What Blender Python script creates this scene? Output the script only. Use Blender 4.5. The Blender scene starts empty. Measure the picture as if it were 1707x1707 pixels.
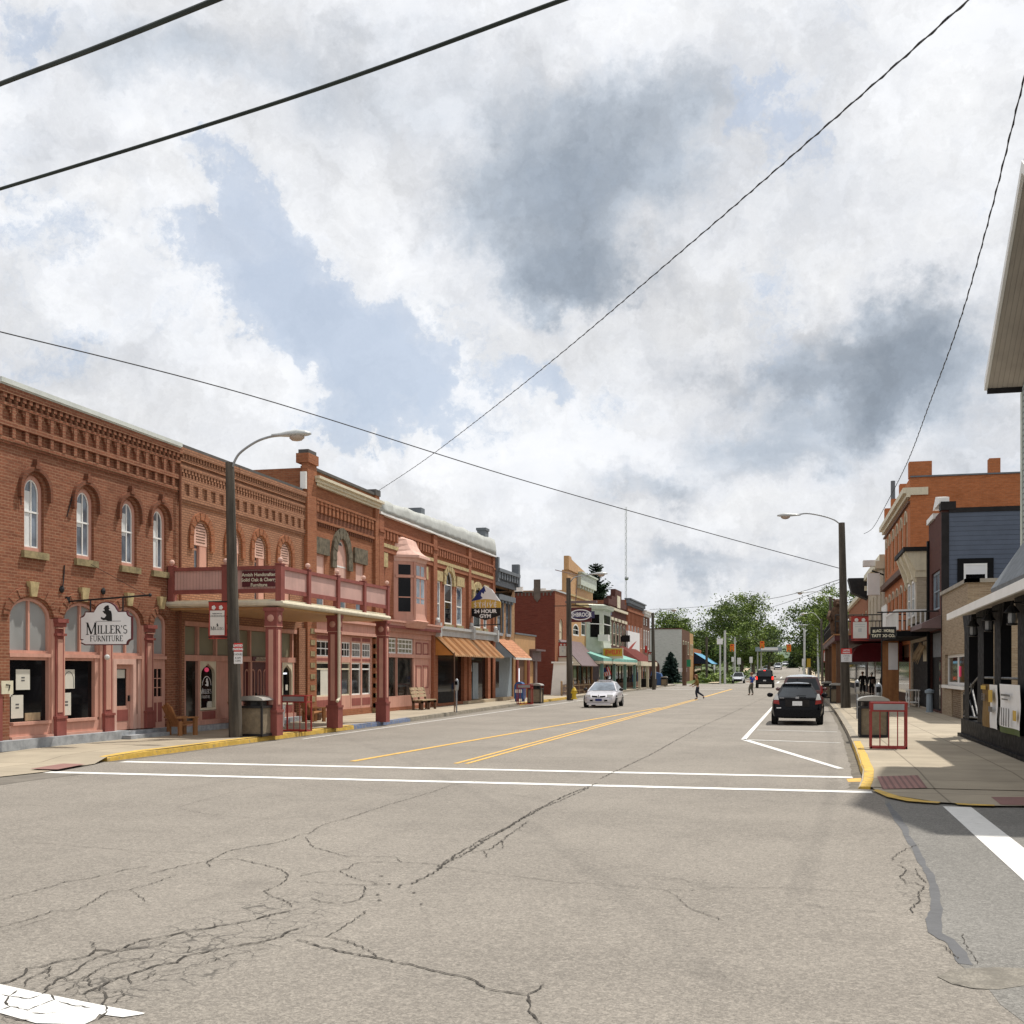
import bpy, bmesh, math, random
from mathutils import Vector, Matrix
from mathutils.geometry import tessellate_polygon
random.seed(7)
S = bpy.context.scene
COL = S.collection
# ------------------------------------------------------------------ camera
FPX, VPX, YH, CH, CX = 1900., 1325., 1118., 1.95, 853.5
YAW = math.atan((VPX-CX)/FPX); SA, CA = math.sin(YAW), math.cos(YAW)
cd = bpy.data.cameras.new('camera'); cam = bpy.data.objects.new('camera', cd); COL.objects.link(cam)
cam.location = (0, 0, CH); cam.rotation_euler = (math.pi/2, 0, YAW)
cd.sensor_width = 36; cd.lens = 36*FPX/1707; cd.shift_y = (YH-CX)/1707
cd.clip_start = .1; cd.clip_end = 6000
S.camera = cam
# ------------------------------------------------------------------ exposure
S.view_settings.view_transform = 'Standard'; S.view_settings.look = 'None'
S.view_settings.exposure = 0.0; S.view_settings.gamma = 1; S.view_settings.use_curve_mapping = False
# ------------------------------------------------------------------ sun
SUN = Vector((.255, .38, .89)).normalized()
sl = bpy.data.lights.new('sun', 'SUN'); so = bpy.data.objects.new('sun', sl); COL.objects.link(so)
sl.energy = 4.6; sl.angle = math.radians(1.3); sl.color = (1, .95, .87)
so.location = (0, 0, 60); so.rotation_euler = SUN.to_track_quat('Z', 'Y').to_euler()
# ------------------------------------------------------------------ node helper
class NT:
    def __init__(s, nt): s.t = nt; s.L = nt.links
    def n(s, typ, **kw):
        k = s.t.nodes.new(typ)
        for a, b in kw.items(): setattr(k, a, b)
        return k
    def put(s, sock, v):
        if isinstance(v, bpy.types.NodeSocket): s.L.new(v, sock)
        elif v is not None: sock.default_value = v
    def m(s, op, a, b=None, c=None, clamp=False):
        k = s.n('ShaderNodeMath', operation=op, use_clamp=clamp)
        for i, v in enumerate((a, b, c)): s.put(k.inputs[i], v)
        return k.outputs[0]
    def vm(s, op, a, b=None, sc=None):
        k = s.n('ShaderNodeVectorMath', operation=op)
        s.put(k.inputs[0], a); s.put(k.inputs[1], b)
        if sc is not None: s.put(k.inputs['Scale'], sc)
        return k.outputs['Value'] if op in ('DOT_PRODUCT', 'LENGTH') else k.outputs[0]
    def noise(s, vec, scale, detail=4, rough=.55, dist=0, out=0):
        k = s.n('ShaderNodeTexNoise'); s.put(k.inputs['Vector'], vec)
        k.inputs['Scale'].default_value = scale; k.inputs['Detail'].default_value = detail
        k.inputs['Roughness'].default_value = rough; k.inputs['Distortion'].default_value = dist
        return k.outputs[out]
    def mr(s, v, a, b, c=0., d=1., typ='SMOOTHSTEP'):
        k = s.n('ShaderNodeMapRange', interpolation_type=typ)
        s.put(k.inputs[0], v)
        for i, x in zip((1, 2, 3, 4), (a, b, c, d)): s.put(k.inputs[i], x)
        return k.outputs[0]
    def mix(s, f, a, b, typ='MIX'):
        k = s.n('ShaderNodeMix', data_type='RGBA', blend_type=typ)
        s.put(k.inputs[0], f)
        for i, v in ((6, a), (7, b)):
            if isinstance(v, (tuple, list)): v = tuple(v)+(1,)*(4-len(v))
            s.put(k.inputs[i], v)
        return k.outputs[2]
    def sep(s, v):
        k = s.n('ShaderNodeSeparateXYZ'); s.put(k.inputs[0], v); return k.outputs
    def comb(s, x, y, z):
        k = s.n('ShaderNodeCombineXYZ')
        for i, v in enumerate((x, y, z)): s.put(k.inputs[i], v)
        return k.outputs[0]
# ------------------------------------------------------------------ pixel measures of the place -> metres
def ray(px, py):
    t = (px-CX)/FPX
    return (-SA+CA*t, CA+SA*t, (YH-py)/FPX)
def gnd(px, py, z=0.):
    r = ray(px, py); d = (z-CH)/r[2]; return (d*r[0], d*r[1])
def onX(px, py, X):
    r = ray(px, py); d = X/r[0]; return (d*r[1], CH+d*r[2])
def onY(px, py, Y):
    r = ray(px, py); d = Y/r[1]; return (d*r[0], CH+d*r[2])
# ------------------------------------------------------------------ sky: physical sky behind broken cloud, all by direction
W = bpy.data.worlds.new('World'); S.world = W; W.use_nodes = True
w = NT(W.node_tree); W.node_tree.nodes.clear()
wo = w.n('ShaderNodeOutputWorld'); bg = w.n('ShaderNodeBackground'); bg.inputs[1].default_value = .1
sky = w.n('ShaderNodeTexSky', sky_type='NISHITA'); sky.sun_disc = False
sky.sun_elevation = math.asin(SUN.z); sky.sun_rotation = math.atan2(SUN.x, SUN.y); sky.dust_density = 2.5
dv = w.n('ShaderNodeTexCoord').outputs['Generated']
wz = w.noise(dv, 5.5, 6, .62, out=1); w2 = w.noise(dv, 17., 9, .68, out=1)
wrp = w.vm('ADD', w.vm('SCALE', w.vm('SUBTRACT', wz, (.5, .5, .5)), sc=.15), w.vm('SCALE', w.vm('SUBTRACT', w2, (.5, .5, .5)), sc=.10))
dw = w.vm('ADD', dv, wrp)
def blob(px, py, rx, ry, k, ang=0):
    r = Vector(ray(px, py)).normalized(); R = Vector((CA, SA, 0)); U = r.cross(R)*-1
    c, s_ = math.cos(math.radians(ang)), math.sin(math.radians(ang))
    A = (R*c+U*s_)*(FPX/rx); B = (U*c-R*s_)*(FPX/ry)
    v = w.vm('SUBTRACT', dw, tuple(r))
    a = w.vm('DOT_PRODUCT', v, tuple(A)); b = w.vm('DOT_PRODUCT', v, tuple(B))
    l = w.m('SQRT', w.m('ADD', w.m('MULTIPLY', a, a), w.m('MULTIPLY', b, b)))
    return w.mr(l, 1.25, .1, 0, k)
def total(bl):
    t = None
    for x in bl:
        o = blob(*x); t = o if t is None else w.m('ADD', t, o)
    return t
blue = total([(600, 600, 430, 220, .24, -25), (1000, 640, 160, 60, .25), (330, 250, 120, 60, .35), (640, 580, 160, 70, .3, -20), (470, 470, 300, 150, .24, -35), (880, 640, 90, 40, .35), (250, 420, 120, 60, .25), (540, 570, 240, 85, .85, -30), (400, 330, 190, 60, .5, -55), (700, 690, 130, 70, .85, -25), (560, 700, 120, 45, .5), (120, 590, 70, 60, .3),
              (1240, 170, 90, 60, .35), (20, 40, 90, 50, .5), (380, 60, 100, 60, .35), (1330, 740, 110, 70, .25), (1120, 960, 150, 50, .3), (-500, 500, 400, 300, .8), (2300, 400, 400, 300, .8)])
dark = total([(940, 320, 250, 180, 1.1, 10), (960, 470, 130, 75, .75), (700, 110, 330, 110, .26, 10), (1440, 570, 190, 110, .95), (1480, 640, 190, 80, .55), (1250, 740, 220, 90, .55, 10),
              (1060, 830, 120, 50, .5), (240, 90, 260, 90, .45), (1180, 940, 180, 35, .42), (830, 930, 160, 30, .18), (1620, 760, 150, 90, .3), (150, 640, 190, 60, .2), (60, 250, 140, 60, .28), (1200, 600, 160, 60, .35), (1130, 130, 140, 60, .2)])
dz = w.sep(dv)
k_ = w.m('DIVIDE', 1., w.m('ADD', w.m('MAXIMUM', dz[2], 0.), .16))
pc = w.comb(w.m('MULTIPLY', dz[0], k_), w.m('MULTIPLY', dz[1], k_), 0.)
f1 = w.noise(pc, 2.6, 12, .6, .3); f2 = w.noise(dv, 7., 10, .6, .4)
f3 = w.noise(pc, .9, 6, .55)
b1_ = w.noise(dw, 8., 13, .66); b2_ = w.noise(dw, 3.6, 8, .6)
bm_ = w.m('ADD', blue, w.m('ADD', w.m('MULTIPLY', w.m('SUBTRACT', b1_, .5), 2.3), w.m('MULTIPLY', w.m('SUBTRACT', b2_, .5), 1.5)))
bm_ = w.m('ADD', w.m('MULTIPLY', w.mr(bm_, .30, .62), .62), w.m('MULTIPLY', w.mr(bm_, .05, 1.1, 0, 1, 'LINEAR'), .38))
dm_ = w.m('ADD', dark, w.m('ADD', w.m('MULTIPLY', w.m('SUBTRACT', f2, .5), .75), w.m('MULTIPLY', w.m('SUBTRACT', f1, .47), .62)))
dm_ = w.m('ADD', dm_, w.m('MULTIPLY', w.m('SUBTRACT', f3, .5), .3))
dm_ = w.mr(dm_, -.10, 1.15, 0, 1, 'LINEAR')
cr = w.n('ShaderNodeValToRGB'); w.put(cr.inputs[0], dm_)
e = cr.color_ramp.elements
e[0].position = 0; e[0].color = (9.0, 9.1, 9.3, 1); e[1].position = 1; e[1].color = (3.5, 4.05, 4.8, 1)
x = e.new(.25); x.color = (7.9, 8.1, 8.5, 1); x = e.new(.55); x.color = (5.2, 5.75, 6.5, 1)
skc = w.mix(.62, w.vm('SCALE', sky.outputs[0], sc=1.0), (5.0, 6.3, 8.3))
so_ = Vector((.20, .10, .9)).normalized()*.028
r1 = w.noise(dw, 9., 12, .64); r2 = w.noise(w.vm('ADD', dw, tuple(so_)), 9., 12, .64)
rel = w.m('MULTIPLY', w.m('SUBTRACT', r1, r2), 1.0)
q1 = w.noise(dw, 3.2, 10, .6); q2 = w.noise(w.vm('ADD', dw, tuple(so_*2.6)), 3.2, 10, .6)
rel = w.m('ADD', rel, w.m('MULTIPLY', w.m('SUBTRACT', q1, q2), 1.3))
lit = w.mr(rel, -.26, .20, .80, 1.12, 'LINEAR')
cl = w.vm('SCALE', cr.outputs[0], sc=lit)
fin = w.mix(w.m('MULTIPLY', bm_, .68), cl, skc)
hz = w.mr(dz[2], .10, .0)
fin = w.mix(w.m('MULTIPLY', hz, .55), fin, (7.6, 7.8, 8.0))
below = w.mr(dz[2], -.01, -.06); fin = w.mix(below, fin, (1.2, 1.15, 1.0))
w.L.new(fin, bg.inputs[0]); w.L.new(bg.outputs[0], wo.inputs[0])
# ------------------------------------------------------------------ materials
def principled(name):
    m = bpy.data.materials.new(name); m.use_nodes = True
    n = NT(m.node_tree); return m, n, m.node_tree.nodes['Principled BSDF']
def wallvec(n):
    g = n.n('ShaderNodeNewGeometry'); p = n.sep(g.outputs['Position']); q = n.sep(g.outputs['True Normal'])
    s = n.m('GREATER_THAN', n.m('ABSOLUTE', q[1]), n.m('ABSOLUTE', q[0]))
    u = n.m('ADD', n.m('MULTIPLY', s, p[0]), n.m('MULTIPLY', n.m('SUBTRACT', 1., s), p[1]))
    return g.outputs['Position'], n.comb(u, p[2], 0.), u, p
def mul(c, k): return tuple(min(1, x*k) for x in c[:3])
def mat(name, col, rough=.7, var=.14, scale=2.5, metal=0., spec=.35, bump=0., bscale=40., fine=.0, coat=0., streak=0., wear=None):
    m, n, b = principled(name)
    P = n.n('ShaderNodeNewGeometry').outputs['Position']
    f = n.noise(P, scale, 6, .6)
    if streak: f = n.m('ADD', n.m('MULTIPLY', f, 1-streak), n.m('MULTIPLY', n.noise(n.vm('MULTIPLY', P, (6, 6, .5)), 1.2, 5), streak))
    c = n.mix(n.mr(f, .28, .72), mul(col, 1-var)+(1,), mul(col, 1+var)+(1,))
    if wear: c = n.mix(n.mr(n.m('ADD', n.m('MULTIPLY', n.noise(P, 7, 6, .7), .7), n.m('MULTIPLY', n.noise(P, 45, 3, .7), .3)), wear[0], wear[0]+.05), c, wear[1]+(1,))
    if fine: c = n.mix(n.mr(n.noise(P, 60, 3, .7), .3, .7, 0, fine), c, mul(col, .55)+(1,))
    n.L.new(c, b.inputs['Base Color'])
    b.inputs['Metallic'].default_value = metal; b.inputs['Specular IOR Level'].default_value = spec
    n.put(b.inputs['Roughness'], n.mr(n.noise(P, scale*3, 4), .3, .7, max(.02, rough-.08), min(1, rough+.08)) if rough > .15 else rough)
    b.inputs['Coat Weight'].default_value = coat; b.inputs['Coat Roughness'].default_value = .06
    if bump:
        k = n.n('ShaderNodeBump'); k.inputs['Strength'].default_value = bump; k.inputs['Distance'].default_value = .02
        n.L.new(n.noise(P, bscale, 5, .6), k.inputs['Height']); n.L.new(k.outputs[0], b.inputs['Normal'])
    return m
def brick(name, c1, c2, mortar, bw=.215, bh=.072, ms=.009, stain=.3, stc=None):
    m, n, b = principled(name)
    P, v, u, p = wallvec(n)
    t = n.n('ShaderNodeTexBrick'); n.put(t.inputs['Vector'], v); t.offset = .5
    for k, x in (('Color1', c1+(1,)), ('Color2', c2+(1,)), ('Mortar', mortar+(1,)), ('Scale', 1.), ('Mortar Size', ms), ('Bias', 0.), ('Brick Width', bw), ('Row Height', bh)): t.inputs[k].default_value = x
    c = t.outputs['Color']
    c = n.mix(n.mr(n.noise(P, .7, 7, .65), .45, .8, 0, stain), c, (stc or mul(c1, .45))+(1,))
    c = n.mix(n.mr(n.noise(n.vm('MULTIPLY', P, (3, 3, .35)), 1., 5), .52, .8, 0, stain*.8), c, mul(c2, 1.25)+(1,))
    c = n.mix(n.mr(n.noise(P, 11., 3, .6), .35, .75, 0, .35), c, mul(c1, .6)+(1,))
    sv = n.noise(n.vm('MULTIPLY', v, (1.6, 13.5, 0)), 1., 4, .65); c = n.mix(n.mr(sv, .5, .68, 0, .6), c, mul(c1, .48)+(1,)); c = n.mix(n.mr(sv, .47, .30, 0, .45), c, mortar+(1,))
    n.L.new(c, b.inputs['Base Color']); b.inputs['Roughness'].default_value = .9; b.inputs['Specular IOR Level'].default_value = .2
    k = n.n('ShaderNodeBump'); k.inputs['Strength'].default_value = .5; k.inputs['Distance'].default_value = .01
    n.L.new(n.m('SUBTRACT', 1., t.outputs['Fac']), k.inputs['Height']); n.L.new(k.outputs[0], b.inputs['Normal'])
    return m
def boards(name, col, pitch=.12, vertical=True, groove=.45, rough=.6, var=.1, ratio=.86):
    m, n, b = principled(name); P, v, u, p = wallvec(n)
    q = n.m('FRACT', n.m('DIVIDE', u if vertical else p[2], pitch))
    c = n.mix(n.mr(n.noise(P, 1.8, 6), .3, .7), mul(col, 1-var)+(1,), mul(col, 1+var)+(1,))
    gr = n.m('GREATER_THAN', q, ratio)
    c = n.mix(n.m('MULTIPLY', gr, 1-groove), c, mul(col, .25)+(1,))
    n.L.new(c, b.inputs['Base Color']); b.inputs['Roughness'].default_value = rough
    k = n.n('ShaderNodeBump'); k.inputs['Strength'].default_value = .6; k.inputs['Distance'].default_value = .02
    n.L.new(n.m('SUBTRACT', 1., q) if not vertical else n.m('SUBTRACT', 1., gr), k.inputs['Height']); n.L.new(k.outputs[0], b.inputs['Normal'])
    return m
def glass(name, col=(.012, .014, .016), rough=.04, spec=.6, var=.5, scale=.8):
    m, n, b = principled(name)
    P = n.n('ShaderNodeNewGeometry').outputs['Position']
    n.L.new(n.mix(n.mr(n.noise(P, scale, 3), .35, .65), mul(col, 1-var)+(1,), mul(col, 1+var)+(1,)), b.inputs['Base Color'])
    b.inputs['Roughness'].default_value = rough; b.inputs['Specular IOR Level'].default_value = spec
    return m
def emit(name, col, st):
    m, n, b = principled(name); b.inputs['Emission Color'].default_value = col+(1,); b.inputs['Emission Strength'].default_value = st
    b.inputs['Base Color'].default_value = col+(1,); return m
M = {}
def stripes(name, a, b_, pitch, duty=.5):
    m, n, b = principled(name); P, v, u, p = wallvec(n); q = n.m('GREATER_THAN', n.m('FRACT', n.m('DIVIDE', p[1], pitch)), duty)
    c = n.mix(q, a+(1,), b_+(1,)); c = n.mix(n.mr(n.noise(P, .9, 5), .45, .75, 0, .4), c, mul(b_, .7)+(1,)); n.L.new(c, b.inputs['Base Color']); b.inputs['Roughness'].default_value = .45; return m
M['brick_b1'] = brick('brick_b1', (.27, .099, .054), (.195, .070, .040), (.315, .18, .11), ms=.010, stain=.55)
M['brick_b2'] = brick('brick_b2', (.40, .205, .12), (.32, .15, .085), (.17, .085, .055), ms=.012, stain=.4)
M['brick_b3'] = brick('brick_b3', (.35, .13, .062), (.27, .092, .046), (.30, .16, .09), stain=.4)
M['brick_b4'] = brick('brick_b4', (.355, .127, .065), (.28, .097, .052), (.30, .15, .09), stain=.4)
M['brick_soot'] = brick('brick_soot', (.23, .085, .045), (.17, .062, .035), (.17, .09, .06), stain=.55)
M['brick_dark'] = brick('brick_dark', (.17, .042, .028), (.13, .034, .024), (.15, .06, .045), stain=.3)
M['brick_brown'] = brick('brick_brown', (.16, .075, .05), (.12, .055, .038), (.17, .10, .07), stain=.3)
M['brick_plum'] = brick('brick_plum', (.12, .045, .035), (.09, .035, .03), (.10, .055, .045), stain=.3)
M['brick_orange'] = brick('brick_orange', (.53, .18, .068), (.43, .14, .052), (.36, .17, .09), stain=.45)
M['brick_tan'] = brick('brick_tan', (.42, .24, .12), (.36, .20, .095), (.36, .24, .15), stain=.2)
M['brick_khaki'] = brick('brick_khaki', (.36, .275, .185), (.27, .195, .125), (.38, .32, .24), bw=.4, bh=.06, stain=.25)
M['brick_khaki_dark'] = brick('brick_khaki_dark', (.20, .135, .085), (.15, .10, .062), (.30, .25, .18), bw=.4, bh=.075, stain=.25)
M['block_white'] = brick('block_white', (.56, .545, .53), (.52, .51, .49), (.44, .43, .42), bw=.4, bh=.2, stain=.12)
M['brick_cream'] = brick('brick_cream', (.50, .43, .33), (.44, .37, .28), (.40, .34, .27), stain=.2)
M['stone_olive'] = mat('stone_olive', (.25, .20, .105), .9, .3, 5, bump=.4)
M['stone_soot'] = mat('stone_soot', (.125, .105, .072), .92, .4, 5, bump=.6)
M['stone_tan'] = mat('stone_tan', (.42, .33, .17), .9, .25, 5, bump=.5)
M['stone_grey'] = mat('stone_grey', (.30, .315, .33), .88, .25, 4, bump=.4, bscale=14)
M['pink'] = mat('pink', (.52, .28, .215), .65, .12, 2.5, streak=.6, spec=.2)
M['pink_boards'] = boards('pink_boards', (.54, .33, .285), .1, True, .55)
M['pink_light'] = mat('pink_light', (.61, .385, .315), .65, .12, 3, spec=.2, streak=.5)
M['maroon_trim'] = mat('maroon_trim', (.25, .078, .064), .65, .18, 2.5, streak=.5, spec=.2)
M['maroon_dark'] = mat('maroon_dark', (.075, .012, .012), .4, .2)
M['white_paint'] = mat('white_paint', (.76, .75, .72), .5, .05)
M['cream_paint'] = mat('cream_paint', (.62, .56, .42), .6, .12, 4, streak=.5)
M['tan_paint'] = mat('tan_paint', (.49, .285, .13), .6, .08)
M['mint'] = mat('mint', (.49, .53, .45), .5, .08)
M['teal'] = mat('teal', (.13, .24, .21), .5, .1)
M['teal_roof'] = mat('teal_roof', (.20, .41, .35), .7, .15, 1.5, spec=.15)
M['slate_blue'] = mat('slate_blue', (.17, .18, .25), .7, .12)
M['grey_blue'] = mat('grey_blue', (.24, .29, .33), .6, .08)
M['grey_cornice'] = mat('grey_cornice', (.13, .145, .16), .6, .12)
M['black_paint'] = mat('black_paint', (.008, .008, .009), .6, .2, spec=.1)
M['charcoal'] = mat('charcoal', (.022, .02, .02), .7, .2, spec=.15)
M['roofing'] = mat('roofing', (.09, .085, .08), .9, .2)
M['gutter'] = mat('gutter', (.56, .585, .545), .45, .08, 2)
M['tarp'] = mat('tarp', (.40, .41, .385), .6, .16, 1.6, streak=.4)
M['wood_pole'] = mat('wood_pole', (.082, .07, .056), .9, .45, 3, bump=.5, streak=.9)
M['wood_warm'] = mat('wood_warm', (.32, .145, .055), .6, .25, 5, streak=.6)
M['wood_bench'] = mat('wood_bench', (.33, .245, .15), .8, .25, 6, streak=.5)
M['wood_dark'] = mat('wood_dark', (.12, .065, .04), .75, .25, 4, streak=.6)
M['wood_board'] = boards('wood_board', (.24, .125, .055), .22, True, .3, .7, .25)
M['fence_wood'] = mat('fence_wood', (.30, .21, .12), .8, .25, 5)
M['metal_grey'] = mat('metal_grey', (.33, .34, .35), .4, .12, metal=.7)
M['metal_pale'] = mat('metal_pale', (.50, .51, .50), .45, .1, metal=.25)
M['metal_black'] = mat('metal_black', (.02, .02, .021), .45, .2, metal=.4)
M['metal_red'] = mat('metal_red', (.30, .035, .03), .4, .15)
M['lens'] = mat('lens', (.42, .33, .26), .25, .15, spec=.6)
M['copper_roof'] = mat('copper_roof', (.60, .255, .07), .4, .12, 2, spec=.5, streak=.4)
M['copper_stripe'] = stripes('copper_stripe', (.66, .42, .22), (.38, .17, .055), .36, .55)
M['copper_side'] = mat('copper_side', (.46, .19, .045), .5, .1)
M['roof_red'] = mat('roof_red', (.125, .034, .028), .9, .2, 4, spec=.1)
M['car_gloss'] = mat('car_gloss', (.006, .006, .008), .2, .1, spec=.6, coat=1.)
M['plum_roof'] = mat('plum_roof', (.15, .10, .10), .5, .1, 2)
M['siding_cream'] = boards('siding_cream', (.58, .53, .42), .18, False, .55)
M['siding_navy'] = boards('siding_navy', (.075, .095, .135), .2, False, .35, .6, .08, .9)
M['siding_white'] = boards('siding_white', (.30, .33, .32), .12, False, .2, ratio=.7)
M['soffit'] = boards('soffit', (.40, .36, .31), .1, True, .7)
M['shingle'] = brick('shingle', (.56, .28, .16), (.42, .19, .10), (.26, .11, .06), bw=.32, bh=.16, ms=.012, stain=.2)
M['fabric_maroon'] = mat('fabric_maroon', (.14, .014, .022), .85, .1)
M['fabric_red'] = mat('fabric_red', (.36, .05, .038), .85, .1)
M['fabric_white'] = mat('fabric_white', (.66, .645, .60), .85, .06)
M['fabric_blue'] = mat('fabric_blue', (.10, .28, .42), .85, .1)
M['fabric_navy'] = mat('fabric_navy', (.012, .02, .045), .85, .1)
M['sign_white'] = mat('sign_white', (.74, .74, .74), .5, .04)
M['sign_cream'] = mat('sign_cream', (.62, .58, .44), .5, .05)
M['sign_black'] = mat('sign_black', (.008, .008, .009), .4, .1)
M['sign_maroon'] = mat('sign_maroon', (.085, .014, .018), .45, .1)
M['sign_red'] = mat('sign_red', (.58, .035, .03), .5, .05)
M['sign_gold'] = mat('sign_gold', (.52, .33, .03), .45, .08)
M['sign_orange'] = mat('sign_orange', (.56, .36, .075), .45, .08)
M['sign_blue'] = mat('sign_blue', (.018, .03, .15), .45, .08)
M['sign_green'] = mat('sign_green', (.02, .22, .10), .5, .05)
M['sign_purple'] = mat('sign_purple', (.045, .04, .10), .5, .05)
M['letter_grey'] = mat('letter_grey', (.10, .10, .10), .5, .05)
M['neon_red'] = emit('neon_red', (.6, .05, .12), .45)
M['neon_white'] = emit('neon_white', (.85, .9, 1.), .9)
M['lamp_glow'] = emit('lamp_glow', (1., .8, .5), 3.)
M['lamp_red'] = emit('lamp_red', (1., .03, .02), 2.2)
M['glass_dark'] = glass('glass_dark', (.006, .006, .007), .06, .16)
M['glass_shop'] = glass('glass_shop', (.032, .03, .026), .05, .25, .8, 1.1)
M['glass_sky'] = glass('glass_sky', (.16, .195, .235), .05, .7, .45, 1.1)  # pale reflected sky and curtains painted into the base colour
M['glass_frost'] = glass('glass_frost', (.27, .275, .27), .3, .4, .12, .7)
M['glass_frost_green'] = glass('glass_frost_green', (.20, .195, .13), .3, .4, .12, .7)
M['glass_car'] = glass('glass_car', (.02, .024, .028), .03, .4)
M['curtain'] = mat('curtain', (.62, .63, .62), .8, .12, 6, streak=.8)
M['paper'] = mat('paper', (.56, .54, .47), .8, .06)
M['ink'] = mat('ink', (.016, .016, .016), .8, .05)
M['concrete'] = mat('concrete', (.46, .375, .26), .9, .14, 1.1, bump=.25, bscale=60, fine=.25)
M['concrete_grey'] = mat('concrete_grey', (.36, .33, .28), .9, .16, 1.5, bump=.25, fine=.3)
M['bin_panel'] = mat('bin_panel', (.27, .215, .145), .95, .2, 8, bump=.6, bscale=90, fine=.6)
M['bin_black'] = mat('bin_black', (.018, .017, .017), .45, .2)
M['bin_lid'] = mat('bin_lid', (.38, .37, .34), .35, .1, metal=.3)
M['kerb_yellow'] = mat('kerb_yellow', (.62, .40, .075), .75, .18, 5, fine=.35, bump=.3, wear=(.555, (.30, .25, .17)))
M['kerb_blue'] = mat('kerb_blue', (.15, .20, .33), .8, .2, 5, fine=.35, wear=(.52, (.30, .27, .22)))
M['kerb_grey'] = mat('kerb_grey', (.30, .265, .21), .9, .25, 3, fine=.4, bump=.4)
M['hydrant_yellow'] = mat('hydrant_yellow', (.62, .42, .03), .4, .1)
M['mail_blue'] = mat('mail_blue', (.03, .09, .24), .45, .1)
M['skin'] = mat('skin', (.48, .28, .20), .55, .06)
M['hair_brown'] = mat('hair_brown', (.16, .07, .03), .6, .2)
M['hair_white'] = mat('hair_white', (.62, .59, .54), .6, .1)
M['cloth_olive'] = mat('cloth_olive', (.19, .115, .035), .9, .15)
M['cloth_navy'] = mat('cloth_navy', (.02, .024, .04), .9, .15)
M['cloth_blue'] = mat('cloth_blue', (.035, .08, .36), .9, .1)
M['cloth_grey'] = mat('cloth_grey', (.12, .115, .095), .9, .15)
M['cloth_black'] = mat('cloth_black', (.012, .012, .014), .9, .2)
M['cloth_bag'] = mat('cloth_bag', (.16, .11, .085), .8, .2)
M['rubber'] = mat('rubber', (.014, .014, .014), .8, .2)
M['rim'] = mat('rim', (.38, .38, .39), .3, .1, metal=.8)
M['car_silver'] = mat('car_silver', (.60, .59, .62), .34, .03, metal=.25, coat=.5)
M['car_black'] = mat('car_black', (.004, .004, .006), .26, .1, spec=.12, coat=.10)
M['car_maroon'] = mat('car_maroon', (.10, .03, .03), .3, .1, coat=1.)
M['car_pale'] = mat('car_pale', (.55, .57, .60), .3, .05, metal=.3, coat=.8)
M['lamp_clear'] = mat('lamp_clear', (.62, .62, .60), .15, .05, spec=.7)
M['lamp_tail'] = mat('lamp_tail', (.26, .012, .012), .2, .1, spec=.6)
M['leaf_light'] = mat('leaf_light', (.185, .25, .045), .7, .25, .6)
M['leaf_mid'] = mat('leaf_mid', (.105, .155, .032), .7, .25, .6)
M['leaf_dark'] = mat('leaf_dark', (.045, .075, .02), .7, .25, .6)
M['needle'] = mat('needle', (.052, .088, .045), .75, .3, 1)
M['needle_blue'] = mat('needle_blue', (.04, .08, .062), .75, .3, 1)
M['bark'] = mat('bark', (.10, .08, .06), .95, .3, 3, bump=.5)
M['traffic_orange'] = mat('traffic_orange', (.72, .20, .02), .5, .1)
M['white_line'] = mat('white_line', (.72, .71, .68), .8, .06, 6, fine=.15, wear=(.60, (.36, .33, .29)))
M['yellow_line'] = mat('yellow_line', (.66, .40, .10), .8, .12, 4, fine=.2, wear=(.57, (.30, .25, .17)))
M['crack'] = mat('crack', (.05, .044, .037), .95, .3, 8)
M['tar'] = mat('tar', (.092, .093, .097), .6, .12, 3, fine=.15)
M['tactile'] = boards('tactile', (.29, .15, .13), .1, True, .5, .85, ratio=.6)
M['wire_black'] = mat('wire_black', (.012, .02, .016), .6, .2)
M['wire_grey'] = mat('wire_grey', (.03, .03, .032), .6, .2)
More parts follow.
